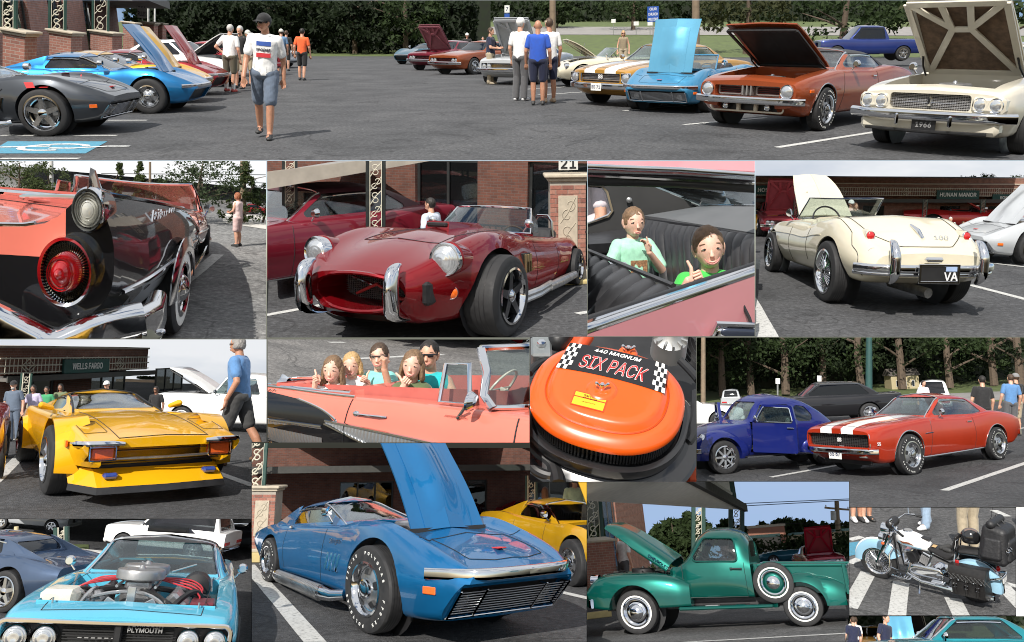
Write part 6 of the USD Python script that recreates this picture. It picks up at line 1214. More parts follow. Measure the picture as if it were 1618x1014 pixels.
 if glasses:
  gm = black(); P = []
  for s in (1, -1): t.add('eyeglass_lens', turn(hull((Hd + A([hs * .95, s * hs * .2, hs * .13]), (.006, hs * .1, hs * .14)), (Hd + A([hs * .85, s * hs * .52, hs * .13]), (.006, hs * .1, hs * .14)))), plain('sunglass_lens', (.01, .01, .012), .08) if glasses != 'clear' else glass(), body)
  t.add('eyeglass_frame', turn(tube([Hd + A([-.01, hs * .8, hs * .15]), Hd + A([hs * .8, hs * .66, hs * .2]), Hd + A([hs * .98, 0, hs * .2]), Hd + A([hs * .8, -hs * .66, hs * .2]), Hd + A([-.01, -hs * .8, hs * .15])], .006, 5)), gm, body)
 if extra: extra(t, body, Hd, turn)
 t.done(); return t
# --- setting: trees, shops, columns, skies
def leaves(rnd, n, cen, rad, size, shape='ball', clumps=40, seed=1):
 # leaf-sized quads gathered in clumps through a crown
 rs = np.random.RandomState(seed); C = []
 while len(C) < clumps:
  p = rs.uniform(-1, 1, 3); d = np.linalg.norm(p)
  if shape == 'cone':
   z = rs.uniform(-1, 1); a = rs.uniform(0, 2 * PI); q = (1 - z) / 2 * (.55 + .45 * rs.rand()) * (0.8 + .2 * sin(z * 22)); C.append((q * cos(a), q * sin(a), z)); continue
  if .35 < d < 1: C.append(p)
 C = A(C) * A(rad) + A(cen); cr = np.mean(rad) * (.34 if shape == 'ball' else .16) * (40 / clumps) ** .33
 k = rs.randint(0, clumps, n); u = rs.normal(size=(n, 3)); u /= np.linalg.norm(u, axis=1, keepdims=True); P = C[k] + u * (rs.rand(n, 1) ** .5) * cr * rs.uniform(.6, 1.2, (clumps, 1))[k] * A([1, 1, .75])
 N = u * .8 + rs.normal(size=(n, 3)) * .6 + A([0, 0, .4]); N /= np.linalg.norm(N, axis=1, keepdims=True); T = np.cross(N, rs.normal(size=(n, 3))); T /= np.linalg.norm(T, axis=1, keepdims=True); Bn = np.cross(N, T)
 s = size * rs.uniform(.55, 1.3, (n, 1)); V = np.stack([P - T * s, P + Bn * s * .55 + N * s * .1, P + T * s, P - Bn * s * .55 + N * s * .1], 1).reshape(-1, 3)
 return V, quads(np.arange(4 * n).reshape(n, 4))
def tree(cell, label, pos, h, r, col=C0, n=3500, size=.16, shape='ball', trunk=.0, seed=1, group=None, name='tree', clumps=46, base=.28, lean_=0.):
 t = Thing(cell, name, label, 'tree', pos, 0, group, lean=lean_); rnd = random.Random(seed); tr = trunk or h * .025; bm = plain('bark', (.09, .065, .045), .9, 0, 0, .3, 12, .4)
 z0 = h * base; t.add('trunk', tube([(0, 0, 0), (rnd.uniform(-.1, .1), 0, h * .3), (rnd.uniform(-.2, .2), rnd.uniform(-.1, .1), h * .6), (0, 0, h * .9)], [tr * 1.25, tr, tr * .7, tr * .2], 8), bm)
 for q in range(6):
  a = q * 1.1 + rnd.random(); z = h * rnd.uniform(base + .02, .7); t.add('branch', tube([(0, 0, z), (cos(a) * r * .35, sin(a) * r * .35, z + h * .06), (cos(a) * r * .75, sin(a) * r * .75, z + h * .12)], [tr * .5, tr * .3, tr * .1], 5), bm)
 t.add('crown', leaves(rnd, n, (0, 0, (z0 + h) / 2), (r, r, (h - z0) / 2), size, shape, clumps, seed), leaf(*col), smooth=0); return t.done()
def wood(cell, x0, x1, y, z0, z1, n, size, seed, col=('leaf_dark', (.022, .04, .014)), name='far_wood', label='dense dark wood behind the lot', dep=2.5, cl=None):
 # a far belt of trees that reads as one mass
 rs = np.random.RandomState(seed); u = rs.rand(n); X = x0 + (x1 - x0) * u; top = z1 * (.72 + .28 * meshkit.fbm(np.stack([X / (z1 * .5), X * 0, X * 0], 1), 4, seed)); Z = z0 + (top - z0) * rs.rand(n) ** .8; f = meshkit.fbm(np.stack([X, Z * 1.2, X * 0], 1) * 1.3 / (z1 * .2), 3, seed + 1); Y = y + dep * (1 - f * 2) + rs.normal(size=n) * .25
 P = np.stack([X, Y, Z], 1); N = rs.normal(size=(n, 3)) + A([0, -.7, .5]); N /= np.linalg.norm(N, axis=1, keepdims=True); T = np.cross(N, rs.normal(size=(n, 3))); T /= np.linalg.norm(T, axis=1, keepdims=True); Bn = np.cross(N, T); s = size * rs.uniform(.6, 1.4, (n, 1))
 V = np.stack([P - T * s, P + Bn * s * .6, P + T * s, P - Bn * s * .6], 1).reshape(-1, 3)
 solo(cell, name, (V, quads(np.arange(4 * n).reshape(n, 4))), leaf(*col), label, 'wood', kind='stuff', smooth=0)
 m = sheet(A([[(x0 - 1, y + dep + 1.5, 0), (x0 - 1, y + dep + 1.5, z1 * .80)], [(x1 + 1, y + dep + 1.5, 0), (x1 + 1, y + dep + 1.5, z1 * .80)]]), .3); solo(cell, 'wood_depth', m, plain('wood_floor_dark', (.012, .018, .008), .95, 0, 0, .5, 2), 'dark sheet standing for the shade deep in the wood', 'wood', kind='stuff', smooth=0)  # flat dark sheet, stands in for the shade deep among the trees
def skyback(cell, y, c0, c1, st=1., sc=.02, x=400):
 m = mat('sky_%s' % ('ABCDEFGHIJKLMN'['ABCDEFGHIJKLMN'.index(c0[0])] if isinstance(c0[0], str) else str(int(y * 100 + c0[2] * 99))), {'tc': ('texture_coordinate', {}), 'mp': ('mapping', {'scale': (sc, sc, sc * 3.2)}), 'n': ('noise_texture', {'scale': 1., 'detail': 7, 'roughness': .58}), 'r': ('rgb_ramp', {'ramp': [(.38, c0), (.62, c1)]}), 'e': ('emission', {'strength': st * .78})},
   [('tc.object', 'mp.vector'), ('mp.vector', 'n.vector'), ('n.fac', 'r.fac'), ('r.color', 'e.color')], 'e.emission')
 solo(cell, 'sky', sheet(A([[(-x, y, -60), (-x, y, 200)], [(x, y, -60), (x, y, 200)]]), flipn=True), m, kind='structure', smooth=0)
def scroll(x0, x1, z0, z1, y=0., r=.008, n=None):
 # wrought scroll work filling a tall panel
 w = x1 - x0; n = n or max(1, int((z1 - z0) / w)); h = (z1 - z0) / n; out = []
 for q in range(n):
  zc = z0 + (q + .5) * h; s = 1 if q % 2 else -1
  for e in (1, -1):
   a = np.linspace(0, 4.6, 12); rr = np.linspace(.42, .12, 12)
   out.append(tube(np.stack([(x0 + x1) / 2 + s * w * .04 + e * w * (.06 + rr * np.sin(a) * s * .9), y + 0 * a, zc + e * h * (.22 - rr * np.cos(a) * .62)], 1), r, 4))
  out.append(tube([(x0 + w * .08, y, zc - h * .5), ((x0 + x1) / 2, y, zc - s * h * .1), (x1 - w * .08, y, zc + h * .5)], r, 4))
 return cat(*out)
def column(cell, label, pos, z0, z1, w=.34, yaw=0., group=None, post=('post_green', (.015, .05, .04)), lat=('lattice_cream', (.55, .52, .42)), r=.009, post_r=.035, size=1., lean=0.):
 # iron column: two posts and a scroll panel between them
 t = Thing(cell, 'lattice_column', label, 'column', pos, yaw, group, size=size, lean=lean); pm, lm = plain(*post, .4), plain(*lat, .6)
 for s in (-1, 1): t.add('post', box(s * w / 2 - post_r, s * w / 2 + post_r, -post_r, post_r, z0, z1, .006), pm)
 t.add('scroll_panel', scroll(-w / 2 + post_r, w / 2 - post_r, z0 + .05, z1 - .05, 0, r), lm); 
 for s in (-1, 1): t.add('panel_edge', box(s * (w / 2 - post_r - .012) - .008, s * (w / 2 - post_r - .012) + .008, -.012, .012, z0, z1), lm)
 return t.done()
def pier(cell, label, pos, w, d, h, yaw=0., group=None, panel=True, cap=.12, bm=None, pyramid=False, laid=False, size=1., lean=0.):
 t = Thing(cell, 'brick_pier', label, 'pier', pos, yaw, group, size=size, lean=lean); cm = plain('cast_stone', (.40, .35, .27), .8, 0, 0, .15, 9, .1); bm = bm or brick('pier_brick', (.30, .13, .095), (.23, .10, .075), (.32, .28, .24))
 t.add('shaft', box(-w / 2, w / 2, -d / 2, d / 2, 0, h, .004), plain('mortar', (.3, .27, .23), .9) if laid else bm)
 if laid:
  r_ = random.Random(3); bl = [plain('laid_brick_%d' % i, c_, .85, 0, 0, .2, 25, .2) for i, c_ in enumerate(((.27, .11, .08), (.2, .08, .06), (.31, .15, .11)))]
  for i in range(int((h - .2) / .075)):
   e = np.unique(np.clip(np.arange(-w / 2 - .1 * (i % 2), w / 2 + .2, .2), -w / 2 - .003, w / 2 + .003))
   for a, b in zip(e[:-1], e[1:]): t.add('brick', box(a + .005, b - .005, -d / 2 - .006 - r_.random() * .004, -d / 2 + .03, .205 + i * .075, .27 + i * .075), r_.choice(bl), 0, smooth=0)
 if pyramid: t.add('cap', hp(*[(a * (w / 2 + .1), b * (d / 2 + .1), z) for a in (-1, 1) for b in (-1, 1) for z in (h, h + .05)], *[(a * w / 4, b * d / 4, h + .16) for a in (-1, 1) for b in (-1, 1)]), cm)
 else: t.add('cap', cat(box(-w / 2 - .04, w / 2 + .04, -d / 2 - .04, d / 2 + .04, h + .001, h + cap * .5, .012), box(-w / 2 - .09, w / 2 + .09, -d / 2 - .09, d / 2 + .09, h + cap * .5 + .001, h + cap, .015)), cm)
 t.add('base', box(-w / 2 - .05, w / 2 + .05, -d / 2 - .05, d / 2 + .05, 0, .2, .01), cm)
 if panel:
  g = t.add('panel', box(-w * .27, w * .27, -d / 2 - .022, -d / 2 - .002, h * .32, h * .86, .006), cm)
  t.add('panel_relief', scroll(-w * .25, w * .25, h * .34, h * .84, -d / 2 - .024, .009), plain('panel_relief_stone', (.34, .30, .23), .85), g)
 return t.done()
def shop(cell, label, p, q, h, wins=(), canopy=None, frieze=None, signs=(), bm=None, dep=5., name='shop_building', roof=True, rail=None, size=1., lean=0.):
 # brick shop front from ground point p to q; x runs along it, y into it
 p, q = A(p), A(q); d = (q - p)[:2]; L = np.linalg.norm(d) / size; yaw = atan2(d[1], d[0])
 t = Thing(cell, name, label, 'building', p, yaw, size=size, lean=lean); bm = bm or brick()
 w = mbox(0, L, 0, .3, 0, h)
 for o in wins: w = w - mbox(o[0], o[1], -1, 2, o[2], o[3])
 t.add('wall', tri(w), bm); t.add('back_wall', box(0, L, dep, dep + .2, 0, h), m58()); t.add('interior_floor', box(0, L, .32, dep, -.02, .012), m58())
 if roof: t.add('roof', box(-.1, L + .1, .31, dep + .2, h - .25, h - .02), plain('roof_grey', (.2, .2, .2), .9))
 fm = plain('window_frame_dark', (.02, .022, .022), .4)
 for o in wins:
  x0, x1, z0, z1 = o[:4]; n = o[4] if len(o) > 4 else 2; g = t.group_of('window')
  t.add('frame', cat(*[box(a - .03, a + .03, .1, .18, z0, z1) for a in np.linspace(x0 + .03, x1 - .03, n + 1)], *[box(x0 + .061, x1 - .061, .102, .178, a - .03, a + .03) for a in (z0 + .03, z1 - .03)]), fm, g)
  for a, b in zip(np.linspace(x0 + .03, x1 - .03, n + 1)[:-1], np.linspace(x0 + .03, x1 - .03, n + 1)[1:]): t.add('pane', box(a + .031, b - .031, .13, .142, z0 + .061, z1 - .061), glass('shop_glass', (.35, .38, .4)), g)
  if len(o) > 5 and o[5]: t.add('blind', box(x0 + .06, x1 - .06, .3, .32, z0 + (z1 - z0) * .1, z1 - (z1 - z0) * o[5]), plain('blind_pale', (.5, .55, .6), .6), g)
 if canopy:
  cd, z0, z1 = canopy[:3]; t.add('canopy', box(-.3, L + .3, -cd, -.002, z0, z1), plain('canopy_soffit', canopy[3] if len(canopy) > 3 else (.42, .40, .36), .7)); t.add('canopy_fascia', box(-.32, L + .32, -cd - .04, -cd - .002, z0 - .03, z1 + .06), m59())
  for a in np.arange(.8, L, 1.6): t.add('soffit_seam', box(a - .012, a + .012, -cd + .02, -.02, z0 - .012, z0 - .001), plain('canopy_seam', (.3, .29, .26), .7))
 if frieze:
  fd, z0, z1 = frieze; t.add('frieze', box(-.3, L + .3, -fd + .05, -.01, z0, z1 + .35), brick('frieze_brick', (.2, .085, .055), (.15, .065, .042), (.2, .17, .15)))
  cm = plain('lattice_cream', (.55, .52, .42), .6); t.add('frieze_coping', box(-.35, L + .35, -fd, -.0, z1 + .351, z1 + .42), plain('coping_cream', (.42, .36, .28), .6))
  for z in (z0 + .06, z0 + (z1 - z0) * .55, z1): t.add('frieze_rail', box(-.3, L + .3, -fd - .03, -fd + .0, z - .02, z + .02), cm)
  bars = []
  for a in np.arange(0, L, .22): bars.append(box(a - .013, a + .013, -fd - .02, -fd - .005, z0 + .02, z1 - (.0 if int(a * 4.5) % 5 else -.05)))
  t.add('frieze_bars', cat(*bars), cm, smooth=0)
  for a in np.arange(1.2, L, 3.1):
   P = [(a + cos(e) * .38, -fd - .04, (z0 + z1) / 2 + sin(e) * (z1 - z0) * .46) for e in (0, PI / 2, PI, 3 * PI / 2)]; t.add('frieze_diamond', cat(tube(P, .022, 4, True), tube([(x * .5 + a * .5, y, z * .5 + (z0 + z1) / 4) for x, y, z in P], .02, 4, True)), cm, smooth=0)
 for x0, x1, z0, z1, tx, fd in signs:
  g = t.add('sign_board', box(x0, x1, -fd - .12, -fd - .035, z0, z1, .01), plain('sign_green', (.012, .06, .05), .5), label='dark green sign board reading ' + tx)
  m = text(tx, (z1 - z0) * .42, .01, True); k = min(1, (x1 - x0) * .86 / (m[0][:, 0].max() - m[0][:, 0].min())); m = (m[0] * A([k, 1, 1]), m[1]); t.add('lettering', mv(face_to(m, '-y'), ((x0 + x1) / 2, -fd - .122, z0 + (z1 - z0) * .29)), plain('sign_white', (.7, .7, .66), .5), g, smooth=0)
 if rail:
  x0, x1, y, z0, z1 = rail; rm = plain('iron_black', (.012, .012, .013), .45); t.add('railing', cat(box(x0, x1, y - .02, y + .02, z1 - .04, z1), box(x0, x1, y - .02, y + .02, z0 + .08, z0 + .11), *[box(a - .01, a + .01, y - .01, y + .01, z0, z1 - .041) for a in np.arange(x0 + .01, x1, .14)]), rm, smooth=0)
 return t.done()
def pole(cell, label, pos, h, r, col=C7, cat_='pole', name='utility_pole', arm=0, wires=0, base=None, group=None, lean=0.):
 t = Thing(cell, name, label, cat_, pos, 0, group, lean=lean); m = plain(*col, .7, 0, 0, .2, 5); t.add('shaft', tube([(0, 0, 0), (0, 0, h)], [r, r * .8], 12), m)
 if arm: t.add('crossarm', box(-arm, arm, -.06, .06, h - .7, h - .55, .01), m); t.add('transformer', cyl(.22, .7, 12, 'z', (-.35, -.1, h - 1.2)), plain('transformer_grey', (.4, .42, .43), .5)); [t.add('insulator', cyl(.05, .14, 8, 'z', (a, 0, h - .47)), plain('insulator_white', (.6, .6, .6), .3)) for a in (-arm * .9, 0, arm * .9)]
 if base: t.add('base_plate', box(-r * 1.5, r * 1.5, -r * 1.5, r * 1.5, base[1], base[1] + .12, .02), m); t.add('footing', tri(MF.cylinder(base[1], base[0], base[0], 24)), m23())
 return t.done()
def sign(cell, label, pos, h, panels, yaw=0., post=('post_steel', (.3, .31, .3)), name='street_sign', lean=0.):
 # post with boards: (width, height, z of the middle, colour, text, text colour)
 t = Thing(cell, name, label, 'sign', pos, yaw, lean=lean); t.add('post', box(-.03, .03, 0, .05, 0, h, .005), plain(*post, .5, .6))
 for w, hh, z, col, tx, tc in panels:
  g = t.add('board', box(-w / 2, w / 2, -.02, -.002, z - hh / 2, z + hh / 2, .008), plain(*col, .5)); lines = tx.split('|') if tx else []
  for i, ln in enumerate(lines): m = text(ln, hh / len(lines) * .5, .004, True); k = min(1, w * .85 / (m[0][:, 0].max() - m[0][:, 0].min())); t.add('lettering', mv(face_to((m[0] * A([k, 1, 1]), m[1]), '-y'), (0, -.021, z + hh / 2 - (i + .75) * hh / len(lines))), plain(*tc, .5), g, smooth=0)
 return t.done()
# --- placing by what is seen
def up(c, px, roll=True): return -(px - CX) * (CY - PH_[id(c)][0]) / FOC ** 2 + rad(PH_[id(c)][1])
PH_ = {id(c): v for c, v in ((cA, (60, 0)), (cB, (233, -5.2)), (cC, (213, .8)), (cD, (300, 0)), (cE, (242, -.5)), (cF, (556, -1.7)), (cG, (420, -8.2)), (cH, (-600, 0)), (cI, (587, 2.2)), (cJ, (707, 0)), (cK, (697, -5.0)), (cL, (885, 4.3)), (cM, (450, 0)), (cN, (982, 0)))}
def metres(c, p, px): return px * (A(p) - A([0, 0, c.h]))[1] / FOC * (c.R @ A([0, 1, 0]))[1]
def PP(c, px, feet, hpx, label, yaw=-90, z=0., **k):
 p = c.at(px, feet); return person(c, label, p, rad(yaw), metres(c, p, hpx), lean=up(c, px), **k)
def PD(c, px, py, depth, h, label, yaw=-90, **k):
 # someone of height h whose head shows at a pixel, at a depth
 hd = c.atd(px, py, depth); l = up(c, px); return person(c, label, hd - A([sin(l), 0, cos(l)]) * 1.65 * h / 1.75, rad(yaw), h, lean=l, **k)
WHITE, NAVY, KHAKI, DENIM, BLACKC, GREY, OLIVE = C26, ('navy_cloth', (.012, .016, .045)), C27, ('denim_cloth', (.10, .13, .18)), ('black_cloth', (.015, .015, .016)), ('grey_cloth', (.09, .09, .095)), ('olive_cloth', (.10, .09, .06))
BLUET, ORANGE = ('royal_blue_cloth', (.02, .08, .42)), ('orange_cloth', (.75, .12, .03)); GREYH = ('grey_hair', (.45, .44, .42)); DARKH = ('dark_hair', (.015, .012, .01)); BLOND = ('blond_hair', (.42, .27, .12)); BROWNH = C28
# --- the wide view over the lot
ground(cA, 6, 74, x=70)
gA = 'show cars parked along the lot'
_gr = plain('grass_green', (.075, .10, .03), .9, 0, 0, .3, 1.5, .3)
prof = [(70, -.01), (78, .15), (96, 1.55), (99, 1.80), (116, 3.0), (120, 3.4), (150, 4.6)]
solo(cA, 'grass_bank', sheet(A([[(-60, y, z) for y, z in prof], [(90, y, z) for y, z in prof]]), flipn=True), _gr, kind='structure', smooth=0)
solo(cA, 'road', sheet(A([[(-20, 100, 1.91), (-20, 114, 2.90)], [(90, 96, 1.62), (90, 114, 2.90)]]), flipn=True), m24(), kind='structure', smooth=0)
solo(cA, 'grass_island', sheet(A([[(13 + a * 1.2, 66 + a * 18, .01 + a * .9) for a in (0, .5, 1)], [(40, 66 + a * 18, .01 + a * .9) for a in (0, .5, 1)]]), flipn=True), _gr, kind='structure', smooth=0)
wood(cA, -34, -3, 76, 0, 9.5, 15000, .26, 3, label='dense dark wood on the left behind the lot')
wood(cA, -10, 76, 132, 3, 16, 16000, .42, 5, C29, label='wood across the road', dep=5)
for i, (px, d, h, r, col, lb) in enumerate(((640, 74, 8, 3.6, C0, 'bushy green tree at the right end of the dark wood'), (1000, 108, 9, 4.5, C0, 'round tree across the road behind the gold car'), (1180, 70, 9, 4.2, C30, 'broad tree behind the orange coupe'), (1330, 64, 9, 4.5, C0, 'tall tree above the blue pickup'), (1500, 60, 9, 4, C30, 'tree behind the white car with its hood up'), (1590, 52, 8, 3.6, C0, 'rightmost tree at the edge of the wide view'), (880, 112, 4.5, 2.5, C0, 'low round shrub across the road'), (560, 76, 8.5, 4, C14, 'dark tree in the middle of the wood'), (430, 78, 9, 4, C14, 'dark tree above the walking man'))):
 p = cA.atd(px, 60, d); z = float(np.interp(d, [v[0] for v in prof], [v[1] for v in prof])) if d > 70 and px > 660 else 0
 tree(cA, lb, (p[0], p[1], z), h, r, col, 2600, .24, seed=20 + i, base=.12)
# shops at the left edge
b0, b1 = cA.atd(-60, 60, 20), cA.atd(190, 60, 46)
b0[2] = b1[2] = 0
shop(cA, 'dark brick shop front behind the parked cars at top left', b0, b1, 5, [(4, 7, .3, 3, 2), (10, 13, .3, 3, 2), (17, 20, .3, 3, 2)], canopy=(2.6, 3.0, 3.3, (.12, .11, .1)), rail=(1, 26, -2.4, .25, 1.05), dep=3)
for i, (px, d) in enumerate(((14, 19), (92, 25), (160, 33))):
 p = cA.atd(px, 60, d); p[2] = 0; w_ = metres(cA, p, 34)
 pier(cA, ('brick pier nearest the left edge', 'second brick pier from the left edge', 'third brick pier, beside the light poles')[i], p, w_, w_, 1.45 + (60 - 54) * d / FOC * 1., lean=up(cA, px), panel=False); column(cA, ('cream scroll column on the leftmost pier', 'cream scroll column on the second pier', 'cream scroll column on the third pier')[i], p + A([0, 0, 1.5 + 6 * d / FOC]), 0, 2, w_ * .7, lean=up(cA, px), r=.014)
for px, d, lb in ((200, 36, 'small brick pier by the red car hood'), (232, 42, 'small brick pier right of the sign'), (246, 46, 'last small brick pier of the row')): p = cA.atd(px, 60, d); p[2] = 0; pier(cA, lb, p, metres(cA, p, 17), .5, 1.45 + 20 * d / FOC, panel=False, lean=up(cA, px))
for px, d, r, h, col, lb in ((735, 84, .22, 12, C7, 'brown wooden pole at the end of the wood'), (874, 40, .16, 8, C7, 'tan wooden pole behind the group of men'), (229, 48, .06, 9, C15, 'pale thin lamp pole left of the white hood'), (240, 52, .06, 9, C15, 'second pale thin lamp pole'), (1103, 34, .16, 8, C7, 'wooden pole behind the light blue hood')):
 p = cA.atd(px, 60, d); pole(cA, lb, (p[0], p[1], 0), h, r, col, lean=up(cA, px))
def sg(px, py, d, w, hh, col, tx, tc, lb, c=cA, gz=0): p = c.atd(px, py, d); sign(c, lb, (p[0], p[1], gz), p[2] + metres(c, p, hh) / 2 - gz, [(metres(c, p, w), metres(c, p, hh), p[2] - gz, col, tx, tc)], lean=up(c, px))
sg(213, 14, 44, 14, 26, ('sign_pale', (.5, .55, .55)), 'LOT|RULES', C8, 'pale notice board on a post above the parked cars')
sg(801, 14, 96, 8, 11, C3, '7', C8, 'small white route sign across the road'); sg(801, 25, 95, 8, 7, C31, '', C3, 'small blue sign under the route sign')
sg(1035, 22, 70, 18, 23, C31, 'OUR|CHURCH|WELCOME', C3, 'blue church notice board on the grass')
for px, py, w in ((970, 33, 7), (1006, 37, 8), (1028, 37, 8)): sg(px, py, 90, w, 6, C3, '', C8, 'little white yard sign %s' % {970: 'farthest left on the grass', 1006: 'in the middle on the grass', 1028: 'under the blue notice board'}[px], gz=1.8)
# cars on the left
def stripes_(t, c):
 for x in (1.05, 1.22): 
  for s in (1, -1): P = A([[(x - (z - .7) * .5 + a, s * (float(c.side_y([x], [z])[0]) + .006), z) for z in (.70, .78, .86)] for a in (0, .12)]); t.add('red_hash_stripe', sheet(P), paint('paint_stripe_red', (.5, .03, .03), 0))
five = dict(style='five', tyre='plain', rim=.72)
GREYV = ('dark_grey', (.045, .05, .058))
vette(cA, 'dark grey sports car with two red wing stripes, nearest on the left', (-8.50, 13.41), rad(4.7), GREYV, k=(1.04, 1, 1.0), taper=.03, group=None, wheels=five, extra=stripes_, bump=False, tyre='plain')
vette(cA, 'blue sports car with its blue hood tilted forward beside the grey car', (-8.5, 17.3), rad(5), C32, hood=.92, fine=False, tyre='plain')
vette(cA, 'yellow sports car with yellow hood up, mostly hidden behind the blue car', (-9.3, 19.7), rad(5), C16, hood=.9, fine=False, tyre='plain')
vette(cA, 'dark red sports car with maroon hood raised before the white coupe', (-9.8, 22.4), rad(3), C33, hood=1.0, fine=False, tyre='plain')
muscle(cA, 'white coupe with its bonnet open and black rear side glass', (-10.6, 27.0), rad(-14), C1, hood=.62, front='modern', fine=0, L=4.7, wb=2.72, H=1.38, wheels=five, gh=dict(xb0=.8, xr0=.15, xr1=-.8, xb1=-1.6))
muscle(cA, 'red coupe with its hood raised behind the white coupe', (-11.6, 34), rad(-12), C9, hood=.55, fine=0, wheels=five, front='modern'); muscle(cA, 'far silver saloon behind the man in the white tee', (-13, 43), rad(-12), C2, fine=0, **SED)
for px, lb in ((296, 'yellow upright barrier left of the pair by the red car'), (308, 'yellow upright barrier right of the pair by the red car')):
 p = cA.at(px, 104); t = Thing(cA, 'yellow_barrier', lb, 'barrier', p, lean=up(cA, px)); w_ = metres(cA, p, 9) / 2; t.add('panel', box(-w_, w_, -.05, .05, .05, metres(cA, p, 34), .02), plain('barrier_yellow', (.55, .38, .08), .5)); [t.add('foot', box(s * w_ - .03, s * w_ + .03, -.2, .2, 0, .05, .01), black()) for s in (-1, 1)]; t.done()
# cars on the right
vette(cA, 'far teal sports car, leftmost of the right-hand row', (-5.16, 50.1), rad(-121), C34, fine=False, tyre='plain')
muscle(cA, 'maroon coupe with its maroon hood up behind the brown coupe', (-3.0, 41), rad(-121), ('maroon', (.16, .02, .035)), hood=1.0, fine=0, hoodm=paint('paint_maroon_hood', (.24, .08, .10), 0), liner=plain('liner_maroon', (.22, .07, .09), .6))
muscle(cA, 'copper brown coupe with four lamps in the distance', (-1.33, 36.4), rad(-129), ('copper', (.24, .06, .02)), fine=0, L=5.1, wb=2.9, fo=.9, front='generic')
muscle(cA, 'silver round-nosed car with its pale hood up behind the khaki trousers', (.55, 29), rad(-112), C2, hood=1.05, fine=0, liner=plain('liner_grey', (.4, .42, .43), .6), hoodm=paint('paint_silver', (.4, .42, .44), .25))
healey(cA, 'cream roadster with raised bonnet behind the group of men', (3.11, 26.55), rad(194.4), hood=.7)
muscle(cA, 'gold coupe with white stripes and SS grille', (3.61, 20.0), rad(-138), C35, front='chevelle', L=4.8, wb=2.85, fo=.85, stripes=(.14, .46, C1), fine=1, hood=None)
vette(cA, 'blue sports car whose light blue hood is tilted towards us', (3.98, 18.44), rad(-122.2), C36, hood=1.22, top=False, k=(1.02, 1, .98), tyre='plain', hoodcol=C37, flake=.2)
muscle(cA, 'burnt orange coupe with black roof and black-lined open hood', (5.39, 15.09), rad(-136.3), ('burnt_orange', (.26, .055, .018)), L=4.74, W=1.9, wb=2.74, fo=.80, H=1.27, zf=.74, front='cuda', hood=.62, roofm=m60(), wheels=dict(tyre='letters'), arch=True, taper=.023, belt=.93, haunch=.06)
muscle(cA, 'white coupe with mesh grille and huge raised hood, nearest on the right', (7.02, 12.35), rad(-135.3), C38, L=5.2, W=1.96, wb=2.88, fo=.98, zf=.76, belt=.90, front='tbird', hood=.74, liner=plain('liner_brown', (.13, .085, .055), .95, 0, 0, .45, 9, .4), wheels=dict(style='dark', w=.21), k=(.99, .98, 1.04))
p = cA.atd(1368, 60, 46); muscle(cA, 'dark blue four-door pickup on the road behind the open hoods', (p[0], p[1], .3), rad(175), ('truck_blue', (.015, .03, .14)), cat_='pickup', **{**SUV, 'name': 'pickup_truck', 'L': 5.6, 'wb': 3.4, 'gh': dict(xb0=1.1, xr0=.5, xr1=-.7, xb1=-1.0), 'dark': False, 'fine': 0})
# painted lines
ln = linepaint()
for a, b, w, lb in (((0, 214), (185, 214), .1, 'white bay line under the grey car'), ((170, 190), (232, 190), .1, 'white bay line under the blue car'), ((195, 173), (268, 172), .1, 'white bay line before the blue hood'), ((255, 158), (292, 158), .1, 'white bay line by the yellow nose'), ((330, 133), (355, 123), .1, 'white bay line under the white coupe'), ((1080, 197), (1210, 186), .1, 'white bay line left of the orange coupe'), ((1228, 233), (1385, 208), .11, 'long white bay line left of the white car'), ((985, 175), (1100, 165), .1, 'white bay line under the blue nose'), ((830, 141), (895, 137), .1, 'faint bay line behind the men'), ((850, 150), (925, 145), .1, 'faint bay line by the gold car')): strip_(cA, a, b, w, label=lb)
q = [cA.at(*v, .004) for v in ((-20, 242), (135, 242), (170, 223), (12, 223))]; solo(cA, 'blue_bay_marking', sheet(A([[q[0], q[3]], [q[1], q[2]]])), m61(), 'blue painted disabled bay square at lower left', 'ground marking', smooth=0)
pc = cA.at(85, 232, .009); aa = np.linspace(.3, 5.2, 16); solo(cA, 'wheelchair_symbol', cat(tube([(cos(a) * .42, sin(a) * .34, 0) for a in aa], .05, 4, flat=.1), tube([(-.1, .1, 0), (-.75, .0, 0), (-.95, -.1, 0)], .05, 4, flat=.1), tube([(0, -.1, 0), (.3, -.12, 0), (.7, .1, 0), (1.0, .1, 0)], .05, 4, flat=.1)), linepaint('marking_white', (.66, .67, .66)), 'white wheelchair symbol in the blue square', 'ground marking', smooth=0, pos=pc)
strip_(cA, (0, 250.5), (125, 250.5), .1, label='white line below the blue square')
# people
def mopar(t, body, Hd, turn):
 x = .122; 
 for z0, z1, c_ in ((1.325, 1.385, ('tee_blue', (.04, .10, .38))), (1.165, 1.225, ('tee_red', (.55, .03, .04)))): t.add('shirt_print', sheet(A([[(x - .5 * y * y + (.012 if z < 1.3 else .0) - .0 + .008, y, z) for z in (z0, z1)] for y in np.linspace(-.10, .10, 7)]), .004), cloth(*c_), body)
 m = face_to(text('mopar', .048, .004, True), 'x'); v = m[0]; v = np.stack([v[:, 0] + x + .010 - .5 * v[:, 1] ** 2, v[:, 1], v[:, 2] + 1.252], 1); t.add('shirt_print', (v, m[1]), cloth('tee_ink', (.03, .03, .04)), body, smooth=0)
PP(cA, 418, 218, 193, 'walking man in white mopar tee, denim shorts and black cap', -82, top=WHITE, legs=DENIM, stride=.55, cap=BLACKC, glasses=True, beard=None, hair=DARKH, fine=1, head_turn=-.7, extra=mopar, shoe=(.03, .03, .03), sk='tan_skin')
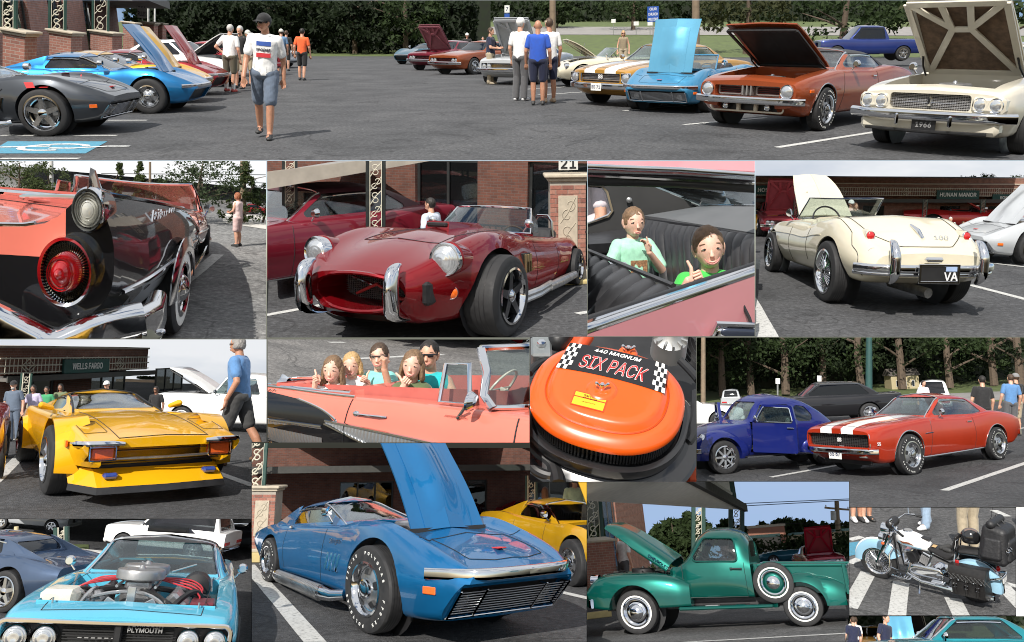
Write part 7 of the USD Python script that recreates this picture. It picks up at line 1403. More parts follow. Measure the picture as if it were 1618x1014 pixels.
PP(cA, 363, 145, 104, 'man in white tee and olive shorts with white socks, hand on hip', 80, top=WHITE, legs=OLIVE, hair=GREYH, socks=(.7, .7, .68), shoe=(.35, .05, .04), fat=1.15, arms={1: ((-.05, .38, 1.15), (.02, .2, 1.0), (.3, -1, -.2), 'relaxed')})
PP(cA, 379, 140, 97, 'grey-haired man standing behind the man in white tee', -100, top=BLACKC, legs=KHAKI, hair=GREYH); PP(cA, 391, 136, 86, 'man with pale cap just left of the walking man', -60, top=C39, legs=KHAKI, cap=C40)
PP(cA, 444, 116, 68, 'man in blue tee and pale cap right behind the walking man', 110, top=('faded_blue_cloth', (.12, .22, .36)), legs=KHAKI, cap=C40); PP(cA, 452, 112, 62, 'person in black beside the blue tee', 90, top=BLACKC, legs=BLACKC)
PP(cA, 477, 127, 80, 'man in orange tee and black shorts walking away', 88, top=ORANGE, legs=BLACKC, hair=DARKH, stride=.25)
PP(cA, 217, 106, 58, 'man in tan shirt standing among the raised hoods', -70, top=C10, legs=KHAKI, hair=GREYH); PP(cA, 243, 104, 54, 'person in grey tee beside the maroon hood', -70, top=GREY, legs=KHAKI); PP(cA, 258, 102, 50, 'person in dark tee farther along the row', -70, top=BLACKC, legs=KHAKI)
PP(cA, 775, 133, 87, 'man in navy polo and khaki trousers facing right', -20, top=NAVY, legs=KHAKI, shorts=False, hair=BROWNH, shoe=(.3, .25, .18), arms={1: ((.1, .25, 1.15), (.3, .1, 1.12), (1, -.3, 0), 'hold'), -1: ((.1, -.25, 1.15), (.3, -.1, 1.12), (1, .3, 0), 'hold')}, fat=1.1)
PP(cA, 822, 159, 127, 'man in white tee, grey jeans and white cap seen from behind', 60, top=WHITE, legs=GREY, shorts=False, cap=C4, hair=GREYH, shoe=(.65, .65, .65))
PP(cA, 850, 166, 131, 'bald man in royal blue shirt and navy shorts', 85, top=BLUET, legs=NAVY, hair=None, sk='tan_skin', fat=1.15); PP(cA, 868, 162, 130, 'man in white shirt and navy shorts with a headband', 110, top=WHITE, legs=NAVY, hair=BROWNH, hatband=('band_tan', (.5, .42, .3)), sk='tan_skin', shoe=(.4, .3, .2))
PP(cA, 738, 106, 52, 'man in white cap and dark shirt behind the copper car', -90, top=BLACKC, legs=KHAKI, cap=C4); PP(cA, 763, 104, 45, 'dark-haired person near the wooden pole', -90, top=C39, legs=KHAKI, hair=DARKH); PP(cA, 985, 112, 62, 'blond woman in tan top behind the gold car', -100, top=C10, legs=KHAKI, hair=BLOND, hairlen=.1, female=True, glasses=True, tank=True)
# --- finned convertible from its rear corner
ground(cB, 2, 20.5, x=30, mt=asphalt('asphalt_sunny', (.16, .16, .158)))  # sunlit brightness is put into this paler asphalt colour
skyback(cB, 24, (.92, .95, .98), (1., 1., 1.), 1.1, .1)
fairlane(cB, 'black and coral finned convertible seen from its rear corner', (-3.76, 8.03), rad(100), (1.28, .83, .68), -.156, high=.16)
strip_(cB, (150, 560), (345, 402), .13, label='white line along the black car')
solo(cB, 'pale_pavement', sheet(A([[cB.at(352, 352), cB.at(352, 338)], [cB.at(430, 364), cB.at(430, 342)]]) + A([0, 0, .006]), flipn=True), plain('pavement_pale', (.5, .48, .44), .85), kind='structure', smooth=0)
p = cB.at(376, 389); person(cB, 'red-haired woman in pale pink sleeveless top behind the black car', p, rad(170), metres(cB, p, 86), top=('pale_pink_cloth', (.72, .55, .52)), legs=C41, hair=('red_hair', (.25, .08, .03)), hairlen=.05, female=True, tank=True, lean=up(cB, 376), arms={1: ((.05, .22, 1.18), (.22, .12, 1.1), (1, -.3, 0), 'hold')}, fine=1)
for i, (px, base, top, w, col, sh) in enumerate(((30, 338, 245, 60, C11, 'ball'), (72, 336, 256, 40, ('leaf_spring2', (.13, .17, .07)), 'ball'), (187, 318, 258, 26, C11, 'cone'), (219, 318, 254, 28, C11, 'cone'), (243, 316, 280, 30, C0, 'ball'), (272, 318, 273, 34, C0, 'ball'), (318, 322, 238, 64, ('leaf_spring3', (.09, .13, .06)), 'ball'), (385, 325, 252, 50, C11, 'cone'), (415, 325, 285, 22, C0, 'ball'))):
 p = cB.at(px, 352); h = metres(cB, p, 352 - top); tree(cB, ('big light green tree at the left edge', 'pale green tree beside the thin pole', 'small pointed spruce left of centre', 'taller pointed spruce beside it', 'low round tree behind the script', 'round tree right of the spruces', 'large pale tree behind the windscreen', 'tall tree right of the wooden pole', 'small tree at the right edge')[i], p, h, metres(cB, p, w / 1.0), col, 2600, h * .022, sh, seed=60 + i, base=.05 if sh == 'cone' else .2, clumps=60)
p = cB.at(384, 350); pole(cB, 'tan wooden pole behind the woman', p, metres(cB, p, 110), .055, lean=up(cB, 384)); p = cB.at(81, 350); pole(cB, 'thin pale pole between the trees at left', p, metres(cB, p, 110), .03, C15, lean=up(cB, 81)); p = cB.at(237, 350); pole(cB, 'thin distant pole behind the fin', p, metres(cB, p, 95), .02, lean=up(cB, 237))
for i, (a, b) in enumerate((((240, 283), (420, 289)), ((160, 274), (420, 276)))): solo(cB, 'overhead_wire', tube([cB.atd(*a, 19), cB.atd(*b, 19)], .008, 4), black(), ('lower wire across the sky behind the spruces', 'upper wire across the sky behind the spruces')[i], 'wire')
p = cB.at(394, 337); muscle(cB, 'small red car parked at the far right', p, rad(200), C9, size=.12, **{**SED, 'fine': 0})
p = cB.at(50, 322); muscle(cB, 'tan saloon roof glimpsed beyond the coral boot', p, rad(185), ('tan_paint', (.35, .22, .12)), size=.2, **{**SED, 'fine': 0})
# --- candy red roadster before the shops
ground(cC, 3, 20, x=30)
cobra(cC, 'candy red open roadster with oval grille and chrome side pipes', (-.18, 9.11), rad(244.4), (1.17, .85, .89), .191)
muscle(cC, 'dark maroon long coupe with chrome mirror beside the red roadster', (-2.75, 10.4), rad(231), ('maroon_deep', (.17, .012, .024)), L=5.3, W=1.98, wb=3.0, fo=.95, belt=.92, H=1.30, front='generic', wheels=dict(style='cap', tyre='wide'), roofm=plain('vinyl_maroon', (.06, .012, .016), .55), gh=dict(xb0=.7, xr0=.1, xr1=-.9, xb1=-1.7), strips=[([(-1.1, 1.15), (1.1, 1.15)], .018)], k=(.95, .95, .94), extra=lambda t, w: t.add('aerial', tube([(1.5, .8, .8), (1.5, .82, 1.9)], .004, 4), chrome()) if w == 'add' else None)
strip_(cC, (350, 511), (530, 478), .11, label='bay line under the maroon coupe'); strip_(cC, (912, 496), (935, 492), .1, label='short bay line at the right edge')
q0, q1 = cC.at(330, 398), cC.at(990, 441); sz = .62
shop(cC, 'brick shop front with dark framed windows and iron railing', q0, q1, 3.0, [(3.2, 5.2, .2, 1.7, 3), (6.4, 8.0, .55, 2.6, 2, .45), (9.2, 10.9, .55, 2.6, 2, .3)], rail=(4.5, 10.9, -.5, .3, 1.28), size=sz, lean=up(cC, 700), dep=1.5, roof=False, bm=brick('brick_shade', (.13, .048, .03), (.09, .035, .024), (.1, .08, .07), sc=.8))  # canopy shade is put into the brick colour, a darker copy
a, b = cC.atd(420, 300, 10.6), cC.atd(690, 262, 10.6)
t = Thing(cC, 'canopy', 'pale canopy roof running off at upper left', 'canopy', (0, 0, 0)); P = [cC.atd(415, 300, 9.4), cC.atd(415, 272, 9.4), cC.atd(760, 230, 11.0), cC.atd(760, 240, 11.0)]
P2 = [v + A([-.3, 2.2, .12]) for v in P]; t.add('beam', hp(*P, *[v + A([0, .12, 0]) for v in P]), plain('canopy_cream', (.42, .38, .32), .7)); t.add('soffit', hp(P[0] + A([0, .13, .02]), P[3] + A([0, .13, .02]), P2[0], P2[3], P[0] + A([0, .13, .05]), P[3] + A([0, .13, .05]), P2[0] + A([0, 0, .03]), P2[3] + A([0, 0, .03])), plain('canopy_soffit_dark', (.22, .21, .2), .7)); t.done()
for px, d, w, lb in ((451, 9.9, 20, 'scroll column left of the maroon roof'), (589, 10.0, 26, 'scroll column behind the maroon coupe')):
 p = cC.atd(px, 300, d); s_ = metres(cC, p, w) / .34; z1 = p[2]; column(cC, lb, (p[0], p[1], .3), 0, 1.75 / s_, .34, size=s_, lean=up(cC, px), post=('post_dark', (.012, .016, .016)))
p = cC.at(893, 446); s_ = metres(cC, p, 58) / .6; pier(cC, 'brick pier with stone panel at the right edge', p + A([.04, .3, 0]), .6, .6, metres(cC, p, 163) / s_, laid=True, size=s_, lean=up(cC, 893) * .6); t = Thing(cC, 'number_board', 'black board above the pier reading 21', 'sign', cC.atd(898, 257, p[1] + .1), size=s_); t.add('board', box(-.16, .16, -.02, .02, -.12, .12, .005), plain('board_pale', (.55, .55, .52), .6)); t.add('lettering', mv(face_to(text('21', .16, .006, True), '-y'), (0, -.022, -.09)), black(), smooth=0); t.done()
PD(cC, 681, 322, 10.0, 1.15, 'man in pale tee standing between the two red cars', 150, top=('pale_blue_cloth', (.5, .55, .65)), hair=DARKH, fine=1)
solo(cC, 'kerb', box(-2.5, 3, 0, .12, 0, .05, .01), m25(), 'faded yellow kerb at the foot of the pier', 'kerb', pos=cC.at(905, 450), yaw=.12)
# --- two boys in the back of a pink hardtop
def Q(px, py, d): return cD.atd(px, py, d)
def surf(pts, n=10, th=.02):
 # sheet over four corners (a, b, c, d): a-b one edge, d-c the other
 a, b, c, d = map(A, pts); u = np.linspace(0, 1, n)[:, None, None]; v = np.linspace(0, 1, n)[None, :, None]; return sheet(a * (1 - u) * (1 - v) + b * u * (1 - v) + c * u * v + d * (1 - u) * v, th)
t = Thing(cD, 'pink_hardtop', 'pink hardtop coupe with black pleated seats seen through its side window', 'car', (0, 0, 0)); pk = paint('paint_pink', (.52, .21, .23), 0); bv = plain('seat_black', (.022, .022, .024), .34, 0, 0, .1, 12); ch = chrome()
L0, L1 = Q(915, 527, 2.05), Q(1215, 424, 2.75); dn, out = A([0, -.10, -.75]), A([.0, -.06, 0])
door = [L0, L1, L1 + dn * 1.3, L0 + dn * 1.3]; t.add('door', surf(door, 14, .03), pk)
g = t.add('door_top_trim', sweep(rrect(.05, .028, .4), [L0 * (1 - a) + L1 * a + A([0, -.01, .012]) for a in np.linspace(0, 1, 9)]), ch); t.add('trim_groove', tube([L0 * (1 - a) + L1 * a + A([0, -.035, .0]) for a in np.linspace(0, 1, 9)], .004, 5), black(), g); t.add('window_felt', sweep(rrect(.022, .03, .3), [L0 * (1 - a) + L1 * a + A([0, .028, .018]) for a in np.linspace(0, 1, 9)]), black(), g)
sm = lambda px, py, a, o=.012: (L0 * (1 - a) + L1 * a)
t.add('door_gap', tube([Q(1157, 448, 2.585), Q(1170, 475, 2.575), Q(1184, 503, 2.545), Q(1192, 530, 2.52)], .006, 5), black())
hb = Q(1168, 523, 2.40); t.add('door_handle', cat(hull((hb + A([-.05, 0, 0]), (.03, .02, .022)), (hb + A([.045, 0, -.004]), (.03, .02, .022)), k=2), tube([hb + A([-.085, 0, -.03]), hb + A([-.07, -.02, .025]), hb + A([.06, -.02, .02]), hb + A([.09, 0, -.05])], .009, 6)), ch); t.add('handle_inset', hull((hb + A([-.03, -.018, 0]), (.03, .006, .014)), (hb + A([.035, -.018, -.003]), (.028, .006, .014)), k=2), plain('handle_dark', (.05, .06, .09), .2, .6))
# roof edge
R0, R1 = Q(915, 262, 3.0), Q(1215, 278, 3.3); t.add('roof', surf([R0 + A([0, 0, .012]), R1 + A([0, 0, .016]), R1 + A([0, .1, .10]), R0 + A([0, .1, .08])], 10, .03), pk); t.add('drip_rail', sweep(rrect(.03, .02, .4), [R0, (R0 + R1) / 2 + A([0, 0, .006]), R1]), ch); t.add('roof_frame', sweep(rrect(.06, .05, .3), [R0 + A([0, .05, -.045]), (R0 + R1) / 2 + A([0, .05, -.037]), R1 + A([0, .05, -.045])]), black()); t.add('frame_trim', tube([R0 + A([0, -.0, -.032]), R1 + A([0, -.0, -.032])], .006, 5), ch)
# far side with its small window, rear pillar, rear window, shelf
fw = [(880, 255), (1230, 262), (1230, 272), (1085, 288), (1016, 289), (1108, 326), (1060, 350), (1020, 348), (1000, 480), (880, 500)]; hole = [(905, 292), (950, 294), (958, 303), (966, 333), (960, 341), (915, 357)]
dF = 4.75; P3 = lambda q: [Q(x, y, dF) for x, y in q]; fo, fh = P3(fw), P3(hole); m = extm([(v[0], v[2]) for v in fo], dF - .03, dF + .03, 'y') - extm([(v[0], v[2]) for v in fh], dF - 1, dF + 1, 'y'); t.add('rear_side_panel', tri(m), plain('panel_black', (.02, .02, .02), .6)); t.add('side_window_trim', tube([v + A([0, -.035, 0]) for v in fh], .012, 6, True), ch); cq = Q(994, 316, 4.7); t.add('courtesy_lamp', rev([(.018, .0), (.016, -.01), (.01, -.014), (1e-4, -.015)], 16, 'y', cq), m46())
t.add('arm_rest', surf([Q(915, 385, 4.65), Q(1010, 372, 4.65), Q(1010, 395, 4.4), Q(915, 402, 4.2)], 4, .05), bv)
RW = [Q(1013, 289, 4.9), Q(1108, 326, 4.7), Q(1215, 328, 3.9), Q(1215, 270, 4.3)]; t.add('rear_window', surf(RW, 6, .006), glass()); t.add('rear_window_trim', tube([RW[0], RW[1], RW[2]], .016, 6), ch)
shm = plain('parcel_shelf', (.10, .105, .11), .6, 0, 0, .1, 5); t.add('parcel_shelf', surf([Q(1018, 346, 4.5), Q(1108, 331, 4.68), Q(1215, 332, 3.88), Q(1215, 378, 3.5)], 6, .02), shm); t.add('shelf_edge', tube([Q(1018, 347, 4.48), Q(1100, 358, 4.05), Q(1215, 379, 3.5)], .022, 6), bv)
# rear seat back in rounded pleats
T0, T1, B0, B1 = Q(1008, 350, 4.42), Q(1215, 384, 3.42), Q(1030, 500, 4.05), Q(1215, 540, 3.1); n = 17
for i in range(n):
 a, b = i / n, (i + 1) / n; q = lambda v, e: v[0] * (1 - e) + v[1] * e; tp = [q((T0, T1), a), q((T0, T1), b)]; bt = [q((B0, B1), a), q((B0, B1), b)]; nn = np.cross(bt[0] - tp[0], tp[1] - tp[0]); nn /= np.linalg.norm(nn); nn = nn if nn[1] < 0 else -nn; flat = 5 <= i <= 7; hgt = .008 if flat else .022
 t.add('seat_back_pleat', sheet(A([[tp[0] * (1 - e) * (1 - f) + tp[1] * e * (1 - f) + bt[0] * (1 - e) * f + bt[1] * e * f + nn * (hgt * sin(PI * e) ** .6 + .03 * sin(PI * min(1, f * 6 + .02) / 2)) for f in (0, .03, .07, .12, .2, .5, 1)] for e in np.linspace(0.02, .98, 7)]), .02), bv)
t.add('rear_cushion', surf([B0 + A([-.5, 0, .02]), B1 + A([0, 0, 0]), B1 + A([-.3, -.6, -.05]), B0 + A([-.5, -.6, -.1])], 4, .2), bv); t.add('floor', surf([Q(880, 560, 4.4), Q(1260, 560, 4.0), Q(1260, 640, 2.2), Q(880, 640, 2.2)], 3, .02), black())
# front seat
F0, F1 = Q(915, 409, 4.0), Q(1062, 478, 2.75); n = 9; fd = A([-.42, -.28, -.42])
for i in range(n):
 a, b = i / n, (i + 1) / n; tp = [F0 * (1 - a) + F1 * a, F0 * (1 - b) + F1 * b]; t.add('front_seat_pleat', sheet(A([[tp[0] * (1 - e) + tp[1] * e + fd * f + A([0, 0, .02 * sin(PI * e) ** .6 + .05 * sin(PI * min(1, f * 3 + .1) / 2)]) for f in (0, .1, .2, .33, .6, 1)] for e in np.linspace(.02, .98, 6)]), .03), bv)
t.add('front_seat_rear', surf([F0 + A([.0, .03, .02]), F1 + A([0, .03, .02]), F1 + A([.05, .12, -.6]), F0 + A([.05, .12, -.6])], 4, .03), bv); t.add('seat_end', hull((F1 + A([.0, .0, -.02]), .06), (F1 + A([-.02, -.12, -.3]), .12), (F1 + A([.1, .0, -.3]), .08), k=2), bv); t.add('seat_piping', tube([F0 + A([0, -.02, .06]), F1 + A([0, -.02, .06])], .01, 5), bv); t.add('belt_buckle', box(-.05, .05, -.02, .02, -.02, .03, .008), ch)
t.P[-1][1] = mv(t.P[-1][1], Q(973, 424, 3.7)); t.done()
def tee(col):
 def f(t, body, Hd, turn): t.add('shirt_print', sheet(A([[(.128 - .4 * y * y + (z - 1.15) * .02, y, z) for z in (1.12, 1.2, 1.28)] for y in np.linspace(-.09, .09, 6)]), .004), plain('tee_print', (.30, .16, .08), .9, 0, 0, .8, 45), body)
 return f
PD(cD, 1000, 350, 3.95, .86, 'small boy in mint tee touching his mouth in the back seat', -70, top=('mint_cloth', (.34, .66, .48)), hair=C12, fine=2, kids=1.28, sk='pale_skin', smile=False, only_top=True, sleeves=.6, head_turn=-.15, extra=tee(0), arms={1: ((.12, .27, 1.16), (.22, .06, 1.36), (.0, -.35, 1), 'point', (1, .2, 0)), -1: ((.05, -.30, 1.18), (.22, -.36, 1.16), (.5, -.3, -.5), 'relaxed')})
PD(cD, 1122, 389, 3.45, 1.12, 'boy in bright green tee smiling with thumb up at the window', -84, top=('bright_green_cloth', (.05, .47, .07)), hair=C12, fine=2, kids=1.22, sk='pale_skin', only_top=True, sleeves=.6, head_turn=-.18, headtilt=.10, arms={-1: ((.08, -.27, 1.24), (.2, -.21, 1.45), (.5, .55, .35), 'thumb', (-.1, -.1, 1.)), 1: ((.0, .25, 1.12), (.12, .2, .9), (1, 0, -.5), 'relaxed')})
pz = Q(940, 325, 6.2); person(cD, 'passer-by in white shirt seen through the small far window', (pz[0], pz[1], pz[2] - 1.2), rad(180), 1.75, top=C42, legs=NAVY, shorts=False, fat=1.3)
solo(cD, 'parking_lot', sheet(A([[(-8, 5.6, .62), (-8, 30, .62)], [(12, 5.6, .62), (12, 30, .62)]])), m23(), kind='structure', smooth=0)  # pale colour put in to brighten this lot, which lies in shade
for px, py, d, yaw, col, lb in ((1073, 318, 8.2, 250, C2, 'silver saloon seen through the rear window, left one'), (1120, 305, 12, 200, C9, 'red car seen through the rear window'), (1172, 320, 9.5, 185, C2, 'silver car broadside in the rear window at right')):
 p = Q(px, py, d); muscle(cD, lb, (p[0], p[1], .625), rad(yaw), col, size=.62, **{**SED, 'fine': 0})
skyback(cD, 16, (.9, .94, .98), (1., 1., 1.), 1.0, .1)  # sky sheet set close so its glow brightens the lot behind the window
# --- cream two-seater from behind, shops along the lot
ground(cE, 3, 26, x=40)
skyback(cE, 30, (.62, .68, .78), (.92, .94, .97), 1.0, .09)
healey(cE, 'cream open two-seater seen from behind with its bonnet raised', (4.43, 10.90), rad(90.1), (1.10, .91, 1.0), -.083)
strip_(cE, (1532, 450), (1640, 478), .11, label='white line right of the number plate'); strip_(cE, (1560, 415), (1640, 424), .1, label='white line under the silver car'); strip_(cE, (1180, 470), (1218, 545), .22, label='broad white line at lower left')
p0, p1 = cE.at(1150, 366), cE.at(1700, 366); dd = p0[1]; sz = metres(cE, p0, 88) / 5.2; x_ = lambda px: (cE.at(px, 366)[0] - p0[0]) / sz; zz = lambda py: (cE.h - (py - 242 + 0.) * dd / FOC) / sz
k_ = lambda a, b, n=3, bl=.4: (x_(a), x_(b), .25, 2.5, n, bl)
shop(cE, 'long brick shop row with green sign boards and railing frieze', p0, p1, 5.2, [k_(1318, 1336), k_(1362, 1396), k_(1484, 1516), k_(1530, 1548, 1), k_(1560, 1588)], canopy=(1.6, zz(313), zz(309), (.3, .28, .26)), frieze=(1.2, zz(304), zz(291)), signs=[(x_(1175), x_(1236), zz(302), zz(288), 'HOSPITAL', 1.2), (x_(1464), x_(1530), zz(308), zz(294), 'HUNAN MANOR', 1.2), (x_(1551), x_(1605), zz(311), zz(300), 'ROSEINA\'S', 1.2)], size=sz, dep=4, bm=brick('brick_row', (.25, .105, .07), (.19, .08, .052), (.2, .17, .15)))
for px, lb in ((1250, 'scroll column behind the raised bonnet'), (1451, 'scroll column right of the windscreen'), (1541, 'scroll column beside the two men')):
 p = cE.at(px, 371); s_ = metres(cE, p, 52) / 3.2; column(cE, lb, p + A([0, -.2, .12]), 0, 3.0, .42, size=s_); pier(cE, 'low brick base under the ' + lb, p + A([0, -.2, 0]), .8, .6, .7, size=s_, panel=False)
for i, (px, top, w) in enumerate(((1528, 275, 18), (1548, 278, 22), (1562, 276, 20), (1596, 278, 26), (1612, 276, 22))):
 p = cE.atd(px, 300, 27); p[2] = 0; tree(cE, ('leftmost tree above the shop roof', 'second tree above the shop roof', 'third tree above the shop roof', 'broad tree above the last sign', 'tree above the roof at the right edge')[i], p, cE.h - (top - 242) * 27 / FOC + .2, metres(cE, p, w), C0, 1600, .035, seed=90 + i, base=.1)
vette(cE, 'silver car with its clamshell bonnet up, cut off by the right edge', cE.at(1607, 416) + A([1.0, .5, 0]), rad(186), C2, hood=.72, bump=False, tyre='plain', wheels=dict(style='five', rim=.74), size=.8)
p = cE.at(1537, 372); vette(cE, 'bright red sports car parked before the two men', p + A([.1, .4, 0]), rad(-20), ('bright_red', (.48, .02, .02)), fine=False, tyre='plain', size=.62, top=False)
p = cE.at(1228, 368); muscle(cE, 'pinkish red car with its hood standing upright in the distance', p, rad(-100), ('rose_red', (.48, .07, .09)), hood=1.25, fine=0, size=.55, hoodm=paint('paint_rose_red', (.48, .07, .09)), liner=plain('liner_rose', (.4, .06, .08), .6))
p = cE.at(1196, 368); vette(cE, 'small yellow car at the left edge', p, rad(-30), C16, fine=False, tyre='plain', size=.5)
PD(cE, 1483, 346, 16.4, .62, 'man in white shirt standing left of the other by the shops', -90, top=WHITE, legs=BLACKC, hair=GREYH); PD(cE, 1502, 346, 15.8, .66, 'man in white shirt with arms folded by the shops', -100, top=WHITE, legs=BLACKC, hair=GREYH); PD(cE, 1522, 352, 16, .5, 'small figure in tan right of the two men', -90, top=C10, legs=BLACKC)
PD(cE, 1345, 321, 13, .8, 'person in white cap raising an arm beyond the windscreen', -90, top=C41, legs=BLACKC, cap=C4, arms={-1: ((.1, -.35, 1.5), (.1, -.55, 1.66), (0, -.8, .6), 'point')}); PD(cE, 1352, 325, 12.6, .7, 'brown-haired woman seen through the windscreen', -90, top=BLACKC, legs=BLACKC, hair=C43, hairlen=.1, female=True)
# --- yellow wedge coupe
ground(cF, 3, 34, x=40)
skyback(cF, 44, (.55, .62, .72), (.88, .90, .93), 1.0, .06)
pantera(cF, 'bright yellow wedge sports car with black chin spoiler', (-5.34, 10.85), rad(-49.7), (1.14, .83, .95), .103)
strip_(cF, (-10, 763), (40, 713), .14, label='white line at the left edge'); strip_(cF, (338, 745), (402, 768), .12, label='white line right of the yellow nose'); strip_(cF, (20, 695), (60, 688), .1, label='white line behind the onlookers')
p0, p1 = cF.atd(-40, 640, 17), cF.atd(193, 640, 23); p0[2] = p1[2] = 0; d0, d1 = 17, 30; L_ = np.linalg.norm((p1 - p0)[:2]); sz = .62; zt = lambda py, d: cF.h - (py - 556) * d / FOC
h_ = zt(577, 17) / sz
shop(cF, 'brick shop row with pale railing frieze and a green bank sign', p0, p1, 2.15, [(2, 4.5, .2, 1.4, 2), (7, 10, .2, 1.4, 3), (13, 16, .2, 1.4, 3)], canopy=(1.2, 1.25, 1.36, (.26, .25, .23)), frieze=(.9, 1.45, 2.0), signs=[(3.2, 6.4, 1.42, 1.95, 'WELLS FARGO', .9)], size=sz, dep=3, bm=brick('brick_far', (.15, .062, .04), (.12, .05, .033), (.14, .12, .1)), lean=0)
for px, py, lb in ((38, 620, 'scroll column behind the denim man'), (100, 622, 'scroll column left of the yellow roof')):
 p = cF.atd(px, 640, 17 if px < 60 else 21); p[2] = 0; column(cF, lb, p, 0, .95, .2, r=.006, post_r=.02)
p = cF.atd(36, 576, 20); t = Thing(cF, 'roof_unit', 'grey box unit on the shop roof', 'roof unit', p, .3); t.add('casing', box(-.32, .32, -.3, .3, -.3, .12, .01), plain('unit_grey', (.35, .35, .34), .6)); t.add('vent', box(-.3, .3, -.312, -.302, -.1, .06), plain('unit_vent', (.22, .22, .22), .6)); t.done()
for i, (px, py, r) in enumerate(((10, 575, 12), (55, 581, 8), (230, 610, 12), (255, 611, 12), (240, 617, 14), (415, 630, 20))): p = cF.atd(px, py, 38); tree(cF, ('tree top behind the shop roof at far left', 'tree top right of the roof unit', 'distant tree beyond the yellow roof', 'distant tree left of the dark-haired man', 'low distant tree over the wiper', 'distant tree at the right edge')[i], (p[0], p[1], 0), p[2] + .4, metres(cF, p, r), C0, 1300, .06, seed=120 + i, base=.2)
p = cF.atd(215, 612, 36); t = Thing(cF, 'far_shop', 'low far shop block at the end of the row', 'building', (p[0], p[1], 0)); t.add('wall', box(-.9, 1.2, 0, .6, 0, p[2] + .12), plain('far_wall', (.35, .27, .2), .8)); t.add('roof_edge', box(-.95, 1.25, -.06, .65, p[2] + .121, p[2] + .2), plain('far_green', (.12, .2, .17), .6)); t.done()
muscle(cF, 'white rounded forties coupe behind the man in blue', cF.at(352, 684) + A([.2, .6, 0]), rad(173), C1, hood=.5, front='none', L=4.9, W=1.8, wb=2.9, fo=.9, belt=1.02, H=1.62, zf=.98, zt=.95, gh=dict(xb0=.75, xr0=.3, xr1=-.75, xb1=-1.75, yb=.74, yr=.56), haunch=-.02, size=.68, wheels=dict(style='cap', tyre='white'), side=[[(-.12, 1.06), (.62, 1.06), (.30, 1.50), (-.10, 1.52)], [(-.75, 1.07), (-.2, 1.06), (-.18, 1.52), (-.55, 1.50)]])
muscle(cF, 'dark red hot rod wheel and wing at the left edge', cF.at(-100, 742), rad(-60), C17, front='none', fine=0, size=.78, open_=True, wheels=dict(style='five', w=.24, colm=plain('gold_alloy', (.4, .28, .1), .3, .9)), wb=2.5)
p = cF.at(48, 680); muscle(cF, 'far dark red car behind the onlookers', p + A([0, 2.5, 0]), rad(160), C17, size=.35, **{**SED, 'fine': 0})
PP(cF, 378, 735, 200, 'curly grey-haired man in blue tee and dark shorts striding left', 178, top=C18, legs=('charcoal_cloth', (.05, .05, .05)), hair=('curly_grey_hair', (.22, .21, .2)), hairlen=.02, stride=.6, glasses='clear', fine=1, shoe=(.12, .07, .04), sk='tan_skin', arms={1: ((-.06, .25, 1.14), (.08, .27, .90), (.2, 0, -1), 'relaxed'), -1: ((.05, -.25, 1.14), (.2, -.24, .9), (.3, 0, -1), 'relaxed')}, beard=None, fat=1.08)
for px, ft, hp_, lb, kw in ((22, 697, 93, 'bearded man in denim with dark cap at the left', dict(top=DENIM, legs=DENIM, shorts=False, cap=BLACKC, beard=1, fat=1.3)), (53, 694, 84, 'woman in flowered top and white trousers', dict(top=('flower_cloth', (.5, .45, .6)), legs=('white_trouser', (.72, .70, .72)), shorts=False, sk='brown_skin', hair=DARKH, hairlen=.06, female=True)), (74, 690, 78, 'girl in green tee beside the flowered top', dict(top=C44, legs=DENIM, shorts=False, sk='brown_skin', hair=DARKH, female=True)), (96, 688, 80, 'woman with long dark hair in olive top', dict(top=('olive_green_cloth', (.14, .17, .09)), legs=DENIM, shorts=False, sk='brown_skin', hair=DARKH, hairlen=.14, female=True))): PP(cF, px, ft, hp_, lb, -80, **kw)
PP(cF, 169, 690, 86, 'man in white cap behind the yellow roof', -90, top=C10, cap=C4, glasses=True, hair=None); PP(cF, 247, 690, 78, 'dark-haired person in black right of the yellow roof', -95, top=BLACKC, legs=BLACKC, sk='brown_skin', hair=DARKH, hairlen=.05, glasses=True)
# --- five people in a coral convertible
ground(cG, 3, 60, mt=asphalt('asphalt_pale', (.15, .145, .14)))
fairlane(cG, 'coral and black convertible carrying five people giving thumbs up', (-.24, 7.06, -.075), rad(-23.3), (1.13, 1.08, .90), .158, rear=False)
for a, b, lb in (((520, 541), (545, 541), 'short white dash on the pale lot'), ((540, 568), (700, 560), 'long faint line behind the passengers'), ((770, 542), (812, 546), 'white line beyond the windscreen')): strip_(cG, a, b, .12, label=lb)
AQ, ROSE = ('aqua_cloth', (.20, .55, .50)), ('turquoise_cloth', (.01, .40, .42)); TH = lambda s, y=.2, z=1.3: {s: ((.0, s * .23, 1.16), (.10, s * y, z), (.4, -s * .5, .4), 'thumb', (-.1, 0, 1.))}
kw = dict(fine=1, female=True, only_top=True, sk='pale_skin', smile=True)
PD(cG, 527, 582, 6.95, 1.42, 'brown-haired girl in white top at the left of the back seat', -100, top=WHITE, hair=C12, hairlen=.13, kids=1.22, head_turn=.05, arms=TH(-1, .16, 1.52), **kw)
PD(cG, 556, 575, 7.2, 1.34, 'curly blond girl in white tee in the back seat', -90, top=WHITE, hair=BLOND, hairlen=.07, kids=1.25, arms=TH(1, .2, 1.46), **kw)
PD(cG, 600, 561, 7.3, 1.5, 'girl in glasses and aqua top leaning on the far door', -100, top=AQ, hair=BROWNH, hairlen=0, tank=True, kids=1.15, glasses='clear', head_turn=.1, arms={**TH(-1, .3, 1.34)}, **kw)
